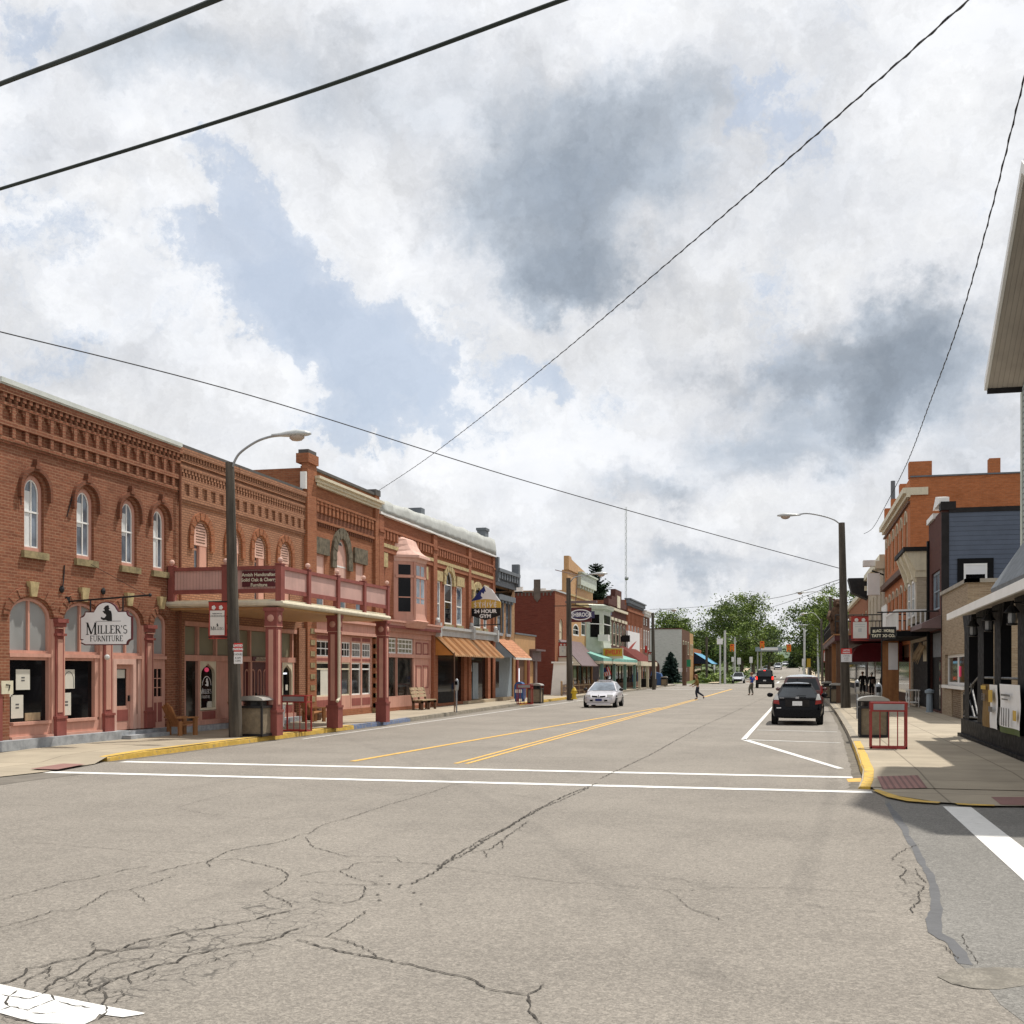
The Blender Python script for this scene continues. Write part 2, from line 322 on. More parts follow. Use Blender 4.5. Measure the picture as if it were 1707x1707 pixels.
# ------------------------------------------------------------------ mesh helpers
class Fr:                       # a frame on a wall: u along it, v up, w out of it
    def __init__(s, o, u, n): s.o, s.u, s.n = Vector(o), Vector(u).normalized(), Vector(n).normalized()
    def P(s, u, v, w=0.): return s.o+s.u*u+s.n*w+Vector((0, 0, v))
class MB:
    def __init__(s): s.v = []; s.f = []; s.mi = []
    def face(s, pts, mi=0):
        i = len(s.v); s.v += [Vector(p) for p in pts]; s.f.append(tuple(range(i, i+len(pts)))); s.mi.append(mi)
    def hexa(s, p, mi=0):       # 8 corners: 4 bottom, 4 top
        i = len(s.v); s.v += [Vector(q) for q in p]
        for f in ((0, 3, 2, 1), (4, 5, 6, 7), (0, 1, 5, 4), (1, 2, 6, 5), (2, 3, 7, 6), (3, 0, 4, 7)):
            s.f.append(tuple(i+k for k in f)); s.mi.append(mi)
    def box(s, x0, x1, y0, y1, z0, z1, mi=0):
        s.hexa([(x0, y0, z0), (x1, y0, z0), (x1, y1, z0), (x0, y1, z0), (x0, y0, z1), (x1, y0, z1), (x1, y1, z1), (x0, y1, z1)], mi)
    def fbox(s, fr, u0, u1, v0, v1, w0, w1, mi=0):
        P = fr.P; s.hexa([P(u0, v0, w0), P(u1, v0, w0), P(u1, v0, w1), P(u0, v0, w1), P(u0, v1, w0), P(u1, v1, w0), P(u1, v1, w1), P(u0, v1, w1)], mi)
    def tess(s, loops, mi=0):   # loops of 3d points, first outer then holes
        vs = [p for l in loops for p in l]; i = len(s.v); s.v += [Vector(p) for p in vs]
        for t in tessellate_polygon([[Vector(p) for p in l] for l in loops]):
            s.f.append(tuple(i+k for k in t)); s.mi.append(mi)
    def prism(s, fr, poly, w0, w1, mi=0, mis=None):
        a = [fr.P(u, v, w0) for u, v in poly]; b = [fr.P(u, v, w1) for u, v in poly]
        s.tess([b], mi); s.tess([a], mi); n = len(poly)
        for k in range(n): s.face([a[k], a[(k+1) % n], b[(k+1) % n], b[k]], mi if mis is None else mis)
    def ring(s, fr, outer, inner, w0, w1, mi=0):
        n = len(outer)
        for k in range(n):
            j = (k+1) % n
            o0, o1, i0, i1 = outer[k], outer[j], inner[k], inner[j]
            P = fr.P
            s.face([P(*o0, w1), P(*o1, w1), P(*i1, w1), P(*i0, w1)], mi)
            s.face([P(*i0, w1), P(*i1, w1), P(*i1, w0), P(*i0, w0)], mi)
            s.face([P(*o0, w0), P(*o1, w0), P(*o1, w1), P(*o0, w1)], mi)
    def wall(s, fr, outline, holes, w=0., depth=.15, mi=0, mr=None):
        s.tess([[fr.P(u, v, w) for u, v in outline]]+[[fr.P(u, v, w) for u, v in h] for h in holes], mi)
        for h in holes:
            n = len(h)
            for k in range(n):
                a, b = h[k], h[(k+1) % n]
                s.face([fr.P(*a, w), fr.P(*b, w), fr.P(*b, w-depth), fr.P(*a, w-depth)], mi if mr is None else mr)
    def tube(s, pts, r, n=8, mi=0, caps=True):
        pts = [Vector(p) for p in pts]; rs = r if isinstance(r, (list, tuple)) else [r]*len(pts)
        base = len(s.v); up = None
        for k, p in enumerate(pts):
            d = (pts[min(k+1, len(pts)-1)]-pts[max(k-1, 0)]).normalized()
            if up is None: up = Vector((0, 0, 1)) if abs(d.z) < .9 else Vector((1, 0, 0))
            a = d.cross(up).normalized(); b = a.cross(d).normalized(); up = b
            for q in range(n):
                t = 2*math.pi*q/n; s.v.append(p+(a*math.cos(t)+b*math.sin(t))*rs[k])
        for k in range(len(pts)-1):
            for q in range(n):
                j = (q+1) % n
                s.f.append((base+k*n+q, base+k*n+j, base+k*n+n+j, base+k*n+n+q)); s.mi.append(mi)
        if caps:
            s.f.append(tuple(base+q for q in range(n))); s.mi.append(mi)
            s.f.append(tuple(base+(len(pts)-1)*n+q for q in range(n))); s.mi.append(mi)
    def lathe(s, c, prof, n=16, mi=0, M_=None):   # prof: (r, z)
        base = len(s.v); c = Vector(c)
        for r, z in prof:
            for q in range(n):
                t = 2*math.pi*q/n; p = Vector((r*math.cos(t), r*math.sin(t), z))
                s.v.append(c+(M_ @ p if M_ else p))
        for k in range(len(prof)-1):
            for q in range(n):
                j = (q+1) % n; s.f.append((base+k*n+q, base+k*n+j, base+k*n+n+j, base+k*n+n+q)); s.mi.append(mi)
        s.f.append(tuple(base+q for q in range(n))); s.mi.append(mi)
        s.f.append(tuple(base+(len(prof)-1)*n+q for q in range(n))); s.mi.append(mi)
    def ball(s, c, r, mi=0, n=10, sc=(1, 1, 1)):
        m = max(4, n//2); prof = []
        for k in range(m+1):
            t = math.pi*k/m; prof.append((max(.0005, r*math.sin(t)), -r*math.cos(t)))
        s.lathe(c, prof, n, mi, Matrix.Diagonal(Vector(sc)).to_3x3())
    def loft(s, rings, mi=0, closed=True, caps=True):
        base = len(s.v); n = len(rings[0])
        for r in rings: s.v += [Vector(p) for p in r]
        for k in range(len(rings)-1):
            for q in range(n if closed else n-1):
                j = (q+1) % n; s.f.append((base+k*n+q, base+k*n+j, base+k*n+n+j, base+k*n+n+q)); s.mi.append(mi)
        if caps:
            s.f.append(tuple(base+q for q in range(n))); s.mi.append(mi)
            s.f.append(tuple(base+(len(rings)-1)*n+q for q in range(n))); s.mi.append(mi)
    def build(s, name, mats, parent=None, smooth=False, local=False, sub=0):
        me = bpy.data.meshes.new(name); off = Vector((0, 0, 0))
        if parent is not None and not local:
            q = parent
            while q is not None: off += q.location; q = q.parent
        me.from_pydata([tuple(p-off) for p in s.v], [], s.f)
        bmm = bmesh.new(); bmm.from_mesh(me)
        if not smooth or sub: bmesh.ops.remove_doubles(bmm, verts=bmm.verts, dist=.0005)
        else: bmesh.ops.remove_doubles(bmm, verts=bmm.verts, dist=.0005)
        bmesh.ops.recalc_face_normals(bmm, faces=bmm.faces); bmm.to_mesh(me); bmm.free()
        if not isinstance(mats, (list, tuple)): mats = [mats]
        for k in mats: me.materials.append(M[k] if isinstance(k, str) else k)
        o = bpy.data.objects.new(name, me); COL.objects.link(o); o.parent = parent
        if len(mats) > 1:
            if len(me.polygons) == len(s.mi): me.polygons.foreach_set('material_index', s.mi)
        if smooth: me.polygons.foreach_set('use_smooth', [True]*len(me.polygons))
        if sub: md = o.modifiers.new('sub', 'SUBSURF'); md.levels = md.render_levels = sub
        return o
def tag(o, label, cat, group=None):
    o['label'] = label; o['category'] = cat
    if group: o['group'] = group
    return o
def thing(name, label, cat, loc=(0, 0, 0), rz=0., group=None):
    o = bpy.data.objects.new(name, None); COL.objects.link(o); o.empty_display_size = .2
    o.location = loc; o.rotation_euler = (0, 0, rz); return tag(o, label, cat, group)
def struct(o): o['kind'] = 'structure'; return o
KID = {}
def kids(o): return [c for c in COL.objects if c.parent is o]
def dup(root, loc, label, rz=None):
    r = root.copy(); COL.objects.link(r); r.location = loc
    if rz is not None: r.rotation_euler = (0, 0, rz)
    r['label'] = label
    for c in kids(root):
        d = c.copy(); COL.objects.link(d); d.parent = r
        for g in kids(c):
            h = g.copy(); COL.objects.link(h); h.parent = d
    return r
def arch(u0, u1, v0, vs, rise=0., n=10, point=0.):
    if rise <= 0: return [(u0, v0), (u1, v0), (u1, vs), (u0, vs)]
    c, r = (u0+u1)/2, (u1-u0)/2; p = [(u0, v0), (u1, v0)]
    for k in range(n+1):
        t = math.pi*k/n; e = point*max(0, 1-abs(k-n/2)/(n*.2))
        p.append((c+r*math.cos(t), vs+rise*math.sin(t)+e))
    return p
def text(s, size, fr, u, v, w, m, parent, align='CENTER', name='lettering', sx=1., bold=0., arc=0.):
    cu = bpy.data.curves.new('t', 'FONT'); cu.body = s; cu.size = size; cu.align_x = align; cu.align_y = 'CENTER'
    cu.extrude = .003; cu.offset = bold; cu.resolution_u = 3; cu.space_line = .85
    o = bpy.data.objects.new('t', cu); COL.objects.link(o); bpy.context.view_layer.update()
    me = bpy.data.meshes.new_from_object(o); bpy.data.objects.remove(o); bpy.data.curves.remove(cu)
    off = Vector((0, 0, 0)); q = parent
    while q is not None: off += q.location; q = q.parent
    for vv in me.vertices:
        x = vv.co.x*sx
        vv.co = fr.P(u+x, v+vv.co.y-arc*x*x, w+vv.co.z)-off
    me.materials.clear(); me.materials.append(M[m]); me.name = name
    o = bpy.data.objects.new(name, me); COL.objects.link(o); o.parent = parent; return o
# stroke serif letters (unit cap height): list of (polyline, half width)
def arcp(cx, cy, rx, ry, a0, a1, n=8): return [(cx+rx*math.cos(math.radians(a0+(a1-a0)*k/n)), cy+ry*math.sin(math.radians(a0+(a1-a0)*k/n))) for k in range(n+1)]
K_, T_ = .072, .034
SER = {'M': (.95, [([(.14, 0), (.14, 1)], T_), ([(.14, 1), (.47, .05)], K_), ([(.47, .05), (.80, 1)], T_), ([(.80, 0), (.80, 1)], K_), ([(.02, .02), (.26, .02)], T_), ([(.66, .02), (.94, .02)], T_), ([(.02, .98), (.14, .98)], T_), ([(.8, .98), (.94, .98)], T_)]),
       'I': (.36, [([(.18, 0), (.18, 1)], K_), ([(.06, .02), (.30, .02)], T_), ([(.06, .98), (.30, .98)], T_)]),
       'L': (.60, [([(.16, 0), (.16, 1)], K_), ([(.04, .02), (.55, .02)], T_), ([(.04, .98), (.28, .98)], T_), ([(.55, 0), (.57, .22)], T_)]),
       'E': (.64, [([(.16, 0), (.16, 1)], K_), ([(.04, .02), (.56, .02)], T_), ([(.04, .98), (.54, .98)], T_), ([(.16, .52), (.44, .52)], T_), ([(.56, 0), (.58, .2)], T_), ([(.54, 1), (.55, .8)], T_)]),
       'F': (.60, [([(.16, 0), (.16, 1)], K_), ([(.04, .02), (.28, .02)], T_), ([(.04, .98), (.54, .98)], T_), ([(.16, .5), (.44, .5)], T_), ([(.54, 1), (.55, .8)], T_)]),
       'R': (.72, [([(.16, 0), (.16, 1)], K_), ([(.04, .02), (.28, .02)], T_), ([(.04, .98), (.32, .98)]+arcp(.32, .74, .22, .24, 90, -90)+[(.16, .5)], .036), ([(.34, .5), (.64, .02)], K_), ([(.58, .02), (.72, .02)], T_)]),
       'S': (.58, [(arcp(.29, .74, .2, .24, 40, 270)+arcp(.29, .26, .22, .24, 90, -150), .045)]),
       'U': (.74, [([(.14, 1), (.14, .3)]+arcp(.36, .3, .22, .28, 180, 360)+[(.58, 1)], .042), ([(.02, .98), (.26, .98)], T_), ([(.48, .98), (.70, .98)], T_)]),
       'N': (.80, [([(.14, 0), (.14, 1)], T_), ([(.14, 1), (.64, .02)], K_), ([(.64, 0), (.64, 1)], T_), ([(.02, .02), (.26, .02)], T_), ([(.52, .98), (.76, .98)], T_)]),
       'T': (.66, [([(.32, 0), (.32, 1)], K_), ([(.04, .97), (.60, .97)], T_), ([(.20, .02), (.44, .02)], T_), ([(.04, 1), (.04, .8)], T_), ([(.60, 1), (.60, .8)], T_)]),
       "'": (.22, [([(.1, 1), (.06, .76)], .045)])}
def serif(mb, fr, s, size, u, v, w, sx=1., big=1., mi=0):
    width = sum(SER[c][0]*(big if k == 0 else 1) for k, c in enumerate(s))*size*sx; x = u-width/2
    for k, c in enumerate(s):
        g = big if k == 0 else 1.
        for pl, hw in SER[c][1]:
            L, R = [], []
            for i, p in enumerate(pl):
                a, b = pl[max(0, i-1)], pl[min(len(pl)-1, i+1)]
                dx, dy = b[0]-a[0], b[1]-a[1]; l = math.hypot(dx, dy) or 1
                nx, ny = -dy/l*hw, dx/l*hw
                yo = -(g-1)*.25
                L.append(fr.P(x+(p[0]+nx)*size*sx*g, v+(p[1]*g+ny+yo)*size, w)); R.append(fr.P(x+(p[0]-nx)*size*sx*g, v+(p[1]*g-ny+yo)*size, w))
            for i in range(len(pl)-1): mb.face([L[i], L[i+1], R[i+1], R[i]], mi)
        x += SER[c][0]*size*sx*g
def inset(p, d):
    c = [sum(q[i] for q in p)/len(p) for i in (0, 1)]
    mx = [max(q[i] for q in p) for i in (0, 1)]; mn = [min(q[i] for q in p) for i in (0, 1)]
    mid = [(mx[i]+mn[i])/2 for i in (0, 1)]; k = [1-2*d/(mx[i]-mn[i]) for i in (0, 1)]
    return [tuple(mid[i]+(q[i]-mid[i])*k[i] for i in (0, 1)) for q in p]
def window(par, fr, u0, u1, v0, vs, rise=0., fw=.07, frame='white_paint', pane='glass_sky', rec=.12, rails=(.5,), mull=0, sill=None, sillw=.12, name='window', bar=.022, curtain=0, sash=None):
    outer = arch(u0, u1, v0, vs, rise); inner = inset(outer, fw); m = MB()
    m.ring(fr, outer, inner, -rec-.03, -rec+.03)
    top = vs+rise
    a0, a1, b0, b1 = u0+fw*.7, u1-fw*.7, v0+fw*.7, top-fw*.7
    m0 = m
    if sash: m = MB(); e1 = inset(outer, fw); m.ring(fr, e1, inset(e1, .035), -rec-.03, -rec+.01)
    for r in rails: y = v0+(top-v0)*r; m.fbox(fr, a0, a1, y-bar*1.3, y+bar*1.3, -rec-.025, -rec+.022)
    for k in range(mull): x = u0+(u1-u0)*(k+1)/(mull+1); m.fbox(fr, x-bar, x+bar, b0, b1-(.04 if rise else 0), -rec-.022, -rec+.018)
    o = m0.build(name, frame, par)
    if sash: m.build('sash', sash, o)
    g = MB(); g.tess([[fr.P(u, v, -rec-.01) for u, v in inset(outer, fw*.8)]]); g.build('pane', pane, o)
    if curtain:
        c = MB(); c.fbox(fr, u0+fw, u0+fw+(u1-u0-2*fw)*.46, v0+fw+(vs-v0)*(.5 if curtain == 2 else 0), vs-.02, -rec-.008, -rec-.004); c.build('curtain', 'curtain', o)
    if sill: k = MB(); k.fbox(fr, u0-.1, u1+.1, v0-.17, v0-.003, -.05, sillw*.7); k.build('sill', sill, o)
    return o
def shell(root, fr, u0, u1, v0, v1, holes, depth, wallm, rev=.15, roofm='roofing', name='wall', side=None, mr=None, roofdrop=.35):
    m = MB(); m.wall(fr, [(u0, v0), (u1, v0), (u1, v1), (u0, v1)], holes, 0, rev, 0, mr)
    P = fr.P
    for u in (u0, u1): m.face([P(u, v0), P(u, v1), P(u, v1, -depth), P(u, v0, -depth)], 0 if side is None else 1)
    m.face([P(u0, v0, -depth), P(u1, v0, -depth), P(u1, v1, -depth), P(u0, v1, -depth)])
    for (a, b) in ((u0, u0+.25), (u1-.25, u1)): m.face([P(a, v1), P(b, v1), P(b, v1, -depth), P(a, v1, -depth)])
    m.face([P(u0+.25, v1), P(u1-.25, v1), P(u1-.25, v1, -.3), P(u0+.25, v1, -.3)])
    m.face([P(u0+.25, v1, -.3), P(u1-.25, v1, -.3), P(u1-.25, v1-roofdrop, -.3), P(u0+.25, v1-roofdrop, -.3)])
    o = m.build(name, [wallm]+([side] if side else []), root)
    r = MB(); r.face([P(u0+.05, v1-roofdrop, -.3), P(u1-.05, v1-roofdrop, -.3), P(u1-.05, v1-roofdrop, -depth+.05), P(u0+.05, v1-roofdrop, -depth+.05)]); r.build('roof', roofm, root)
    return o
# ------------------------------------------------------------------ ground, roads, pavements
def zt(y):
    if y < 150: return 0.
    if y < 310: return 1.18e-4*(y-150)**2
    return 1.18e-4*160**2+.004*(min(y, 420)-310)
def sheet(name, xs, ys, dz, m, edge=None):
    b = MB()
    for i in range(len(xs)-1):
        for j in range(len(ys)-1):
            q = [(xs[i], ys[j]), (xs[i+1], ys[j]), (xs[i+1], ys[j+1]), (xs[i], ys[j+1])]
            b.face([(x, y, zt(y)+dz) for x, y in q])
    return struct(b.build(name, m))
# asphalt: bleached aggregate, stains along the wheel tracks, fine map cracking where the photo has it
def asphalt(name, base, dark, cells=True):
    m, n, b = principled(name)
    P = n.n('ShaderNodeNewGeometry').outputs['Position']; p = n.sep(P)
    c = n.mix(n.mr(n.noise(P, .3, 7, .62), .32, .68), mul(base, .82)+(1,), mul(base, 1.13)+(1,))
    c = n.mix(n.mr(n.noise(n.vm('MULTIPLY', P, (2.2, .12, 1)), 1., 5), .48, .72, 0, .32), c, mul(base, .72)+(1,))
    g1 = n.noise(P, 85, 2, .75); g2 = n.noise(P, 210, 2, .8)
    c = n.mix(n.mr(g1, .44, .70, 0, .62), c, dark+(1,)); c = n.mix(n.mr(g2, .55, .76, 0, .6), c, mul(base, 1.75)+(1,))
    g3 = n.noise(P, 38, 3, .8); c = n.mix(n.mr(g3, .46, .66, 0, .62), c, mul(dark, 1.15)+(1,)); c = n.mix(n.mr(n.noise(P, 52, 2, .8), .52, .68, 0, .55), c, mul(base, 1.45)+(1,)); c = n.mix(n.mr(n.noise(P, 14, 3, .7), .5, .75, 0, .3), c, mul(dark, 1.1)+(1,))
    c = n.mix(n.mr(n.noise(P, 9, 3), .72, .76, 0, .5), c, mul(dark, .6)+(1,))
    for sc_, am in ((62., .28), (27., .14)):
        vo = n.n('ShaderNodeTexVoronoi', feature='F1'); n.put(vo.inputs['Vector'], n.vm('MULTIPLY', P, (1, 1, 0))); vo.inputs['Scale'].default_value = sc_
        rv = n.sep(vo.outputs['Color'])[0]; c = n.mix(n.mr(rv, 0., .45, am, 0, 'LINEAR'), c, mul(dark, .8)+(1,)); c = n.mix(n.mr(rv, .6, 1., 0, am, 'LINEAR'), c, mul(base, 1.9)+(1,))
    c = n.mix(n.mr(n.noise(P, .9, 4, .6), .56, .72, 0, .22), c, mul(dark, 1.0)+(1,))
    if cells:
        wv = n.vm('ADD', P, n.vm('SCALE', n.vm('SUBTRACT', n.noise(P, 3.2, 4, out=1), (.5, .5, .5)), sc=.35))
        V = n.n('ShaderNodeTexVoronoi', feature='DISTANCE_TO_EDGE'); n.put(V.inputs['Vector'], n.vm('MULTIPLY', wv, (1, .8, 0))); V.inputs['Scale'].default_value = 4.6
        line = n.mr(V.outputs['Distance'], .034, .006)
        def zone(x0, y0, rx, ry):
            a = n.m('DIVIDE', n.m('SUBTRACT', p[0], x0), rx); c_ = n.m('DIVIDE', n.m('SUBTRACT', p[1], y0), ry)
            return n.mr(n.m('ADD', n.m('ADD', n.m('MULTIPLY', a, a), n.m('MULTIPLY', c_, c_)), n.m('MULTIPLY', n.m('SUBTRACT', n.noise(P, 1.3, 3), .5), 1.5)), 1., .5)
        z = zone(-4.1, 7.3, .62, 2.4)
        z = n.m('MAXIMUM', z, n.m('MULTIPLY', zone(1.15, 10.6, .3, 1.3), .7))
        c = n.mix(n.m('MULTIPLY', n.m('MULTIPLY', line, z), .7), c, (.055, .05, .044, 1))
        c = n.mix(n.m('MULTIPLY', z, .05), c, (.10, .095, .085, 1))
    n.L.new(c, b.inputs['Base Color']); b.inputs['Roughness'].default_value = .88; b.inputs['Specular IOR Level'].default_value = .3
    k = n.n('ShaderNodeBump'); k.inputs['Strength'].default_value = .55; k.inputs['Distance'].default_value = .012
    n.L.new(n.m('ADD', g1, n.m('MULTIPLY', g2, .5)), k.inputs['Height']); n.L.new(k.outputs[0], b.inputs['Normal'])
    return m
M['asphalt'] = asphalt('asphalt', (.254, .229, .197), (.115, .104, .09))
M['asphalt_grey'] = asphalt('asphalt_grey', (.208, .199, .182), (.10, .096, .088), False)
def grassmat():
    m, n, b = principled('grass_ground'); P = n.n('ShaderNodeNewGeometry').outputs['Position']
    c = n.mix(n.mr(n.noise(P, .05, 6), .35, .65), (.06, .09, .025, 1), (.10, .13, .035, 1)); c = n.mix(n.mr(n.noise(P, 3, 4), .3, .8, 0, .5), c, (.05, .06, .02, 1))
    n.L.new(c, b.inputs['Base Color']); b.inputs['Roughness'].default_value = 1.; return m
M['grass_ground'] = grassmat()
M['lot'] = mat('lot', (.22, .20, .17), .95, .2, .4)
YS = [-60, 20, 150]+list(range(160, 321, 10))+[420, 700, 1200]
sheet('ground', [-1500, -300, -60, -16, 2.2, 60, 300, 1500], YS+[3000], -.06, 'grass_ground')
sheet('road', [-70, -16.2, 2.6, 70], [-40, 20.2], 0., 'asphalt')
sheet('main_road', [-15.6, 2.6], [20.2, 60, 150, 160, 168], 0., 'asphalt'); sheet('far_road', [-8.6, 1.8], [168]+list(range(170, 321, 10))+[420], 0., 'asphalt'); sheet('side_road', [-120, -8.6], [158, 168], 0.002, 'asphalt')
# the cross street to the right of the sealed seam is greyer
seam_l = [(440, 520), (480, 590), (530, 660), (560, 730), (600, 800), (630, 850), (660, 900), (680, 960), (680, 1010), (685, 1090), (655, 1140), (670, 1210), (760, 1260), (800, 1310), (835, 1380)]
seam_r = [(915, 1390), (880, 1320), (830, 1270), (745, 1215), (750, 1100), (735, 1040), (725, 960), (710, 910), (680, 870), (640, 800), (610, 740), (580, 700), (560, 640), (500, 560), (462, 510)]
z6 = lambda x, y: (1340+x/3.24, 1180+y/3.24)
g6 = lambda x, y, z=0.: gnd(*z6(x, y), z)+(z,)
b = MB(); pl = [g6(x, y, .002) for x, y in seam_l]+[g6(930, 1450, .002), g6(1000, 1520, .002), g6(1060, 1600, .002), (1.7, 4.5, .002), (1.7, -30, .002), (70, -30, .002), (70, 17.6, .002), (2.2, 17.6, .002), (1.35, 18.4, .002)]
b.tess([pl]); struct(b.build('cross_street', 'asphalt_grey'))
seam_l = [q for k in range(len(seam_l)-1) for q in [tuple(seam_l[k][i]+(seam_l[k+1][i]-seam_l[k][i])*t+random.uniform(-7, 7)*(t > 0) for i in (0, 1)) for t in (0, .33, .66)]]+seam_l[-1:]
seam_r = [q for k in range(len(seam_r)-1) for q in [tuple(seam_r[k][i]+(seam_r[k+1][i]-seam_r[k][i])*t+random.uniform(-7, 7)*(t > 0) for i in (0, 1)) for t in (0, .33, .66)]]+seam_r[-1:]
b = MB(); b.tess([[g6(x, y, .004) for x, y in seam_l+seam_r]]); struct(b.build('road_tar_seam', 'tar'))
b = MB(); b.tess([[g6(x, y, .0045) for x, y in [(720, 1450), (790, 1415), (900, 1405), (1040, 1400), (1189, 1405), (1189, 1500), (1050, 1520), (920, 1515), (800, 1490)]]])
struct(b.build('road_patch', mat('patch', (.225, .205, .172), .9, .35, 6, fine=.8)))
# pavements
KZ = .14
curbR = [(1.02, 19.6), (1.12, 20.6), (1.22, 22.), (1.38, 28.), (1.55, 36.), (1.75, 50.), (1.85, 62.), (1.9, 90.), (1.9, 150.)]
corner = [gnd(*q, .03) for q in [(1452, 1312), (1462, 1318), (1500, 1327), (1565, 1337), (1660, 1343), (1720, 1343.5)]]
curbL = [(-14.3, 21.6), (-14.28, 23.), (-14.25, 30.), (-14.25, 38.), (-14.6, 50.), (-14.95, 62.), (-15.1, 80.), (-15.2, 120.), (-15.2, 150.)]
def zp(y): return KZ if y > 22.6 else .03+max(0, (y-19.3)/3.3)*(KZ-.03)
def pave(name, line, xin, m='concrete'):
    b = MB()
    for k in range(len(line)-1):
        (x0, y0), (x1, y1) = line[k], line[k+1]
        b.face([(x0, y0, zp(y0)), (xin, y0, zp(y0)), (xin, y1, zp(y1)), (x1, y1, zp(y1))])
    return b
def joints(name, P, n_):
    pass
pv = pave('p', curbR, 30.)
fan = [(c[0], c[1], .03) for c in corner]+[(30., 18.4, .03), (30., 19.6, .03), (1.02, 19.6, zp(19.6))]
pv.tess([fan])
def pavemat():
    m, n, b = principled('pavement'); P = n.n('ShaderNodeNewGeometry').outputs['Position']; p = n.sep(P)
    base = (.375, .318, .235)
    c = n.mix(n.mr(n.noise(P, .8, 6), .3, .7), mul(base, .84)+(1,), mul(base, 1.12)+(1,))
    c = n.mix(n.mr(n.noise(P, 70, 3, .7), .4, .75, 0, .3), c, mul(base, .6)+(1,))
    jx = n.m('LESS_THAN', n.m('ABSOLUTE', n.m('SUBTRACT', n.m('FRACT', n.m('DIVIDE', n.m('ADD', p[0], 40.2), 1.6)), .5)), .010)
    jy = n.m('LESS_THAN', n.m('ABSOLUTE', n.m('SUBTRACT', n.m('FRACT', n.m('DIVIDE', p[1], 1.8)), .5)), .010)
    c = n.mix(n.m('MULTIPLY', n.m('MAXIMUM', jx, jy), .65), c, (.10, .08, .055, 1))
    cell = n.n('ShaderNodeTexWhiteNoise', noise_dimensions='2D'); n.put(cell.inputs['Vector'], n.comb(n.m('FLOOR', n.m('ADD', n.m('DIVIDE', n.m('ADD', p[0], 40.2), 1.6), .5)), n.m('FLOOR', n.m('ADD', n.m('DIVIDE', p[1], 1.8), .5)), 0.))
    c = n.mix(n.m('MULTIPLY', cell.outputs['Value'], .22), c, mul(base, .66)+(1,))
    n.L.new(c, b.inputs['Base Color']); b.inputs['Roughness'].default_value = .9
    k = n.n('ShaderNodeBump'); k.inputs['Strength'].default_value = .3; k.inputs['Distance'].default_value = .01; n.L.new(n.noise(P, 60, 4), k.inputs['Height']); n.L.new(k.outputs[0], b.inputs['Normal'])
    return m
M['pavement'] = pavemat()
struct(pv.build('pavement_right', 'pavement'))
pl_ = pave('p', curbL, -40.)
lc = [gnd(*q, .02) for q in [(158, 1273), (110, 1281), (70, 1287), (0, 1294.7), (-60, 1300)]]
pl_.tess([[(x, y, .02) for x, y in lc]+[(-40, 18.6, .02), (-40, 21.6, zp(21.6)), (-14.3, 21.6, zp(21.6))]])
struct(pl_.build('pavement_left', 'pavement'))
b = MB()
b.tess([[gnd(x, y, .0)+(.004,) for x, y in [(-80, 1303), (0, 1294), (90, 1287), (145, 1290), (60, 1300), (0, 1309), (-80, 1322)]]]); struct(b.build('road_gutter_patch', mat('gutter_patch', (.17, .152, .128), .9, .15, 2, fine=.3)))
M['gutter_dirt'] = mat('gutter_dirt', (.165, .145, .115), .95, .35, 4, fine=.5)
def kerb(line, y0, y1, m, name='kerb', rad=.0, inw=1):
    b = MB(); pts = []
    for k in range(len(line)-1):
        a, c = Vector(line[k]), Vector(line[k+1])
        n_ = max(1, int((c-a).length/.6))
        for i in range(n_): pts.append(a.lerp(c, i/n_))
    pts.append(Vector(line[-1])); pts = [p for p in pts if y0 <= p.y <= y1]
    rings = []
    for p in pts:
        z = zp(p.y)+.006+random.uniform(-.006, .006); x = p.x+random.uniform(-.008, .008)
        rings.append([(x-inw*.012, p.y, -.01), (x-inw*.004, p.y, z-.035), (x+inw*.03, p.y, z), (x+inw*.19, p.y, z), (x+inw*.19, p.y, -.01)])
    b.loft(rings); return struct(b.build(name, m))
kerb(curbR, 19.6, 30.6, 'kerb_yellow'); kerb(curbR, 30.0, 150, 'kerb_grey')
kerb(curbL, 21.6, 35.6, 'kerb_yellow', inw=-1); kerb(curbL, 35.1, 42., 'kerb_blue', inw=-1); kerb(curbL, 41.4, 62.5, 'kerb_grey', inw=-1); kerb(curbL, 62., 79., 'kerb_yellow', inw=-1); kerb(curbL, 78.4, 150, 'kerb_grey', inw=-1)
for nm_, ln_, sg_ in (('road_gutter', curbL, 1), ('road_gutter', curbR, -1)):
    b = MB(); pp_ = []
    for k in range(len(ln_)-1):
        (x0, y0), (x1, y1) = ln_[k], ln_[k+1]
        for i in range(12): t = i/12; pp_.append((x0+(x1-x0)*t, y0+(y1-y0)*t, random.uniform(.15, .21)))
    for k in range(len(pp_)-1): (x0, y0, w0), (x1, y1, w1) = pp_[k], pp_[k+1]; b.face([(x0, y0, .003), (x0+sg_*w0, y0, .003), (x1+sg_*w1, y1, .003), (x1, y1, .003)])
    struct(b.build(nm_, 'gutter_dirt'))
b = MB(); e_ = [g6(x, y, .032) for x, y in [(370, 443), (400, 440), (520, 478), (640, 498), (740, 508), (725, 515), (560, 503), (450, 480)]]; b.tess([e_])
b.tess([[g6(x, y, .034) for x, y in [(815, 513), (900, 517), (1030, 523), (1030, 529), (900, 526), (830, 521)]]]); struct(b.build('kerb', 'kerb_yellow'))
